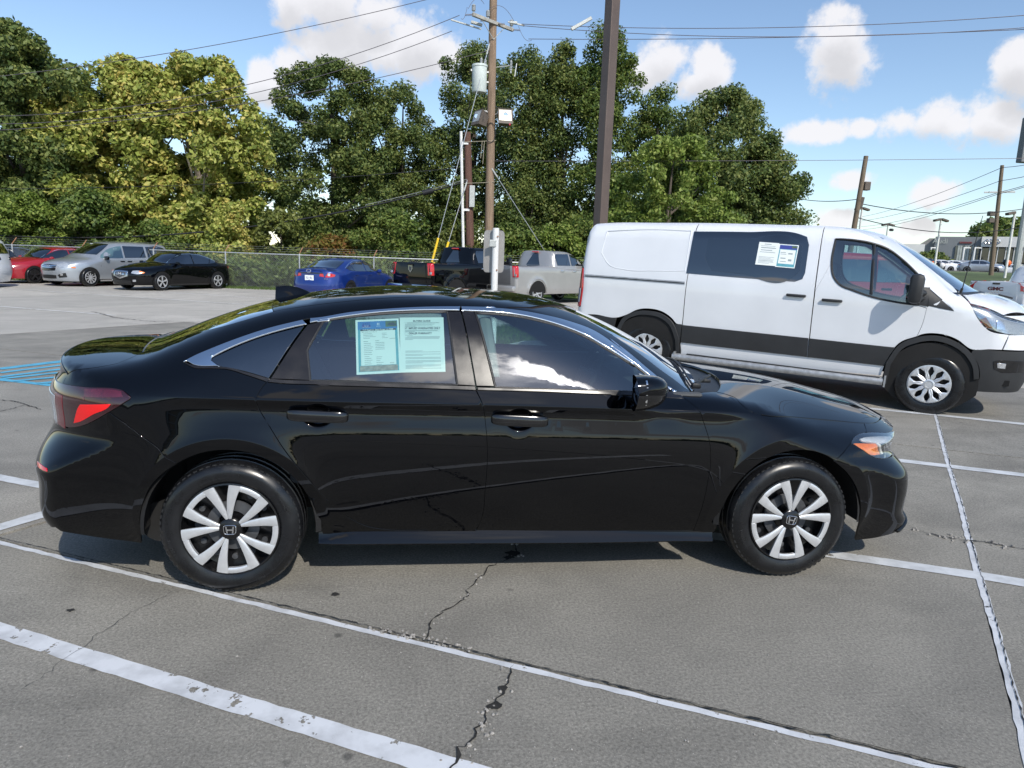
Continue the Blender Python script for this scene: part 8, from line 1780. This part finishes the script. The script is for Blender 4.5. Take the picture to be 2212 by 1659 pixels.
pole_light(1916,70,486,'white lot light peeping over the van windscreen',2); pole_light(1860,60,452,'white lot light beside the leaning pole above the van roof',2)
for cx, lab in ((2006,'thin white sign mast left of the showroom'),(2077,'slim white light mast before the showroom glass'),(2100,'slim white light mast at the showroom corner')):
    x, y = at_px(cx,165); z0 = 2.0; h = htop(535,cx,165)-z0; t = thing('light_mast', lab, 'pole', (x,y,z0)); MB().tube([(0,0,-.5),(0,0,h)],.16,8).build('shaft', M['pole_white'], t); MB().box((.6,0,h),(1.5,.3,.2),.03).build('arm', M['pole_white'], t)
def far_pole(cx0, top, cx1, low, D, lab, kind):
    x0, y0 = at_px(cx1,D,low); z0 = float(gz(x0,y0)); x1, y1 = at_px(cx0,D,top); zt = htop(top,cx0,D); zl = htop(low,cx1,D); f_ = (z0-zl)/(zt-zl); bx, by = x0+(x1-x0)*f_, y0+(y1-y0)*f_
    t = thing('utility_pole', lab, 'pole', (bx,by,z0)); MB().tube([(0,0,-.3),(x1-bx,y1-by,zt-z0)],[.15,.11],12).build('shaft', M['wood_grey'], t, smooth=True); return t, np.array([x1-bx,y1-by,zt-z0]), np.array([bx,by,z0])
tA, topA, bA = far_pole(1871,337,1846,485,40,'leaning wooden pole with a lamp above the van roof','a')
dA = topA/np.linalg.norm(topA)
MB().box(tuple(topA-dA*1.45+[.28,0,0]),(.32,.3,.42),.03).build('floodlight', M['lamp_brown'], tA); MB().tube([tuple(topA-dA*2.0+[.2,0,0]),tuple(topA-dA*2.5+[.15,0,0])],.10,8).build('lamp', M['lamp_brown'], tA)
tB, topB, bB = far_pole(2165,357,2143,575,58,'wooden pole with a white crossarm before the showroom','b'); dB = topB/np.linalg.norm(topB)
MB().box(tuple(topB-dB*1.75),(1.75,.12,.10),.01,Matrix.Rotation(R(-35),3,'Z')).build('crossarm', M['pole_white'], tB)
for k, q in enumerate((3.2,3.65)): MB().box(tuple(topB-dB*q+[-.55,-.1,0]),(.40,.3,.30),.03).build('floodlight', M['lamp_brown'], tB)
wA, wB = bA+topA, bB+topB
OV = 'far wires on the right'
_e = np.array([*at_px(1730,46,430),0]); _e[2] = htop(430,1730,46)
wire('phone_line','wire dropping left from the leaning pole into the trees', sag(tuple(wA-dA*2.1),tuple(_e),.12), .020, 'cable', OV)
wire('phone_line','upper dark cable running right from the leaning pole', sag(tuple(wA-dA*2.3),farp(2230,448,52),.45), .022, 'cable', OV); wire('phone_line','lower dark cable running right from the leaning pole', sag(tuple(wA-dA*3.0),farp(2230,486,52),.6), .022, 'cable', OV)
for k, (dz, y_) in enumerate(((.15,470),(1.0,478),(1.75,490),(1.85,497))): wire('power_line',['highest','second','third','lowest'][k]+' thin wire falling left from the pole with the white crossarm', sag(tuple(wB-dB*dz),farp(1850,y_,120),.5), .020, 'cable_grey', OV); wire('power_line',['highest','second','third','lowest'][k]+' thin wire leaving right from the pole with the white crossarm', sag(tuple(wB-dB*dz),farp(2260,(348,370,385,388)[k],50),.05), .020, 'cable_grey', OV)
# pylon sign cut off by the right edge, balloons, wall, grass bank
x, y = at_px(2226,42,300); t = thing('pylon_sign', 'grey pylon sign cut off by the right edge of the picture', 'sign', (x,y,float(gz(x,y)))); zt, zb = htop(255,2222,42)-float(gz(x,y)), htop(352,2222,42)-float(gz(x,y))
MB().box((.35,0,(zt+zb)/2),(1.6,.35,zt-zb),.04).build('sign_box', M['render_grey'], t); MB().box((.35,-.18,(zt+zb)/2),(1.45,.03,(zt-zb)*.8)).build('sign_face', M['clad_white'], t); MB().tube([(.35,0,0),(.35,0,zb)],.14,10).build('post', M['grey_metal'], t)
for cx, cy, m_, lab in ((2015,571,'orange','orange balloon tied left of the showroom'),(2027,573,'balloon_black','black balloon between the orange and white ones'),(2034,574,'balloon_white','white balloon right of the black one'),(2171,567,'balloon_black','black balloon near the right edge'),(2176,569,'orange','orange balloon near the right edge')):
    D = 85; x, y = at_px(cx,D); z = htop(cy,cx,D); o = MB().lathe([(0,-.34),(.10,-.30),(.26,-.12),(.31,.06),(.24,.24),(.10,.31),(0,.325)],16,'z').tube([(0,0,-.34),(.02,0,-1.6)],.012,4).build('balloon', M[m_], None, smooth=True); o.location = (x,y,z); tag(o, lab, 'balloon', 'balloons by the far lot')
def far_lot():
    fr = frame_at(2110,72); b = far_box(MB(), fr, -9, 14, 0, 1.0, -1.0, -.02); o = b.build('kerb_wall', M['wall_tan']); tag(o, 'low pale kerb wall along the far road edge', 'wall')
    o, u, dv = frame_at(2110,72); V = []
    for uu in (-16,22):
        for dd in (1,115): p = o[:2]+u*uu*(1+dd/90)+dv*dd; V.append((p[0],p[1],float(gz(p[0],p[1]))+.0))
    q = mk('road', V, [(0,1,3,2)], M['asphalt']); q['kind'] = 'structure'
far_lot()
def far_car(src, cx, D, yaw, lab, m, nm='parked_sedan'):
    x, y = at_px(cx,D); c_ = src.copy(); COL.objects.link(c_); c_.name = nm; c_.location = (x,y,float(gz(x,y))); c_.rotation_euler = (0,0,yaw); c_['label'] = lab; c_['category'] = 'car'; c_['group'] = 'cars on the far lot'
    for ch in [q for q in bpy.data.objects if q.parent == src]:
        if ch.name.split('.')[0] in ('door_handle','door_seam','window_sticker','side_sill','door_mirror','window_trim','emblem','grille_surround','grille_slats','lower_intake'): continue
        d = ch.copy(); COL.objects.link(d); d.parent = c_
        if ch.name.split('.')[0] == 'body':
            d.data = ch.data.copy(); d.data.materials.clear(); d.data.materials.append(m)
        for g in [q for q in bpy.data.objects if q.parent == ch]:
            if g.name.split('.')[0] in ('spoke','hub_cap'): continue
            e = g.copy(); COL.objects.link(e); e.parent = d
far_car(D_, 2120, 98, R(-41), 'silver sedan parked across the road in front of the showroom', M['silver_paint'])
far_car(D_, 2050, 104, R(150), 'white car left of the silver sedan across the road', M['white_paint']); far_car(D_, 2022, 102, R(160), 'white car furthest left on the far lot', M['white_paint']); far_car(D_, 1992, 96, R(165), 'dark car behind the van windscreen on the far lot', M['dark_paint'])
far_car(D_, 2187, 125, R(-38), 'white car right of the far silver sedan', M['white_paint']); far_car(D_, 2075, 120, R(150), 'pale car behind the far silver sedan', M['silver2_paint'])
x, y = at_px(2108,118); t = thing('panel_van', 'pale panel van behind the far silver sedan', 'van', (x,y,float(gz(x,y))), R(-38)); 
_f = minivan_field(); shell('body', _f, M['silver2_paint'], t, nx=30, nph=16)
for s in (1,-1):
    panel('window', _f, _f.sp([(.20,1.54),(.55,1.42),(.90,1.20),(.30,1.10),(-.6,1.12),(-.6,1.57)]), 'X', M['glass_dark'], t, s, gap=0, step=.2, off=.02, skirt=0)
    for wx in (-1.5,1.5): MB().lathe([(0,0),(.2,-.01),(.34,.0),(.34,.2),(0,.2)],18).build('wheel', M['tyre'], t).location = (wx,-s*1.02 if s > 0 else 1.02-.2,.34)
tree('broadleaf_tree', 'round dark trees behind the far showroom roof', *at_px(2165,235), htop(490,2165,235), 10, 'round', 'leaf_mid', 501, 120, 90, .9, .05, cat='tree', group=None, limbs=3, cr=(2.0,3.4))
tree('broadleaf_tree', 'dark tree at the left end of the clump behind the showroom', *at_px(2125,230), htop(505,2125,230), 6, 'round', 'leaf_dark', 502, 60, 90, .9, .05, cat='tree', group=None, limbs=3, cr=(1.8,2.8))
tree('shrub', 'small dark tree before the low grey-roofed building', *at_px(2005,150), htop(566,2005,150), 3.2, 'round', 'leaf_dark', 503, 40, 80, .45, .05, cat='shrub', group=None, limbs=2, cr=(.9,1.4))
# ---------------------------------------------------------------- behind the photographer: what the paint and glass reflect
def behind():
    t = thing('dealership_building', 'long low dealership building behind the photographer, seen only in reflections', 'building', (-34,-78,0))
    MB().box((0,0,2.3),(34,14,4.6),.1).build('walls', M['clad_white'], t); MB().box((0,0,4.8),(35,15,.4),.05).build('parapet', M['render_dark'], t)
    for i in range(9): MB().box((-15+i*3.7,7.05,1.9),(3.2,.1,3.0)).build('window', M['shopglass'], t)
    rg = np.random.default_rng(31); cl = np.stack([rg.uniform(-160,160,420),rg.uniform(-135,-118,420),rg.uniform(.5,4.2,420)*(.6+.5*np.sin(np.linspace(0,60,420))**2),rg.uniform(1.2,2.2,420)],1)
    o = leaves('far_tree_line', cl, 40, .9, M['leaf_dark'], None, 91); tag(o, 'distant low tree line behind the photographer, seen only in reflections', 'woods', None, 'stuff')
behind()
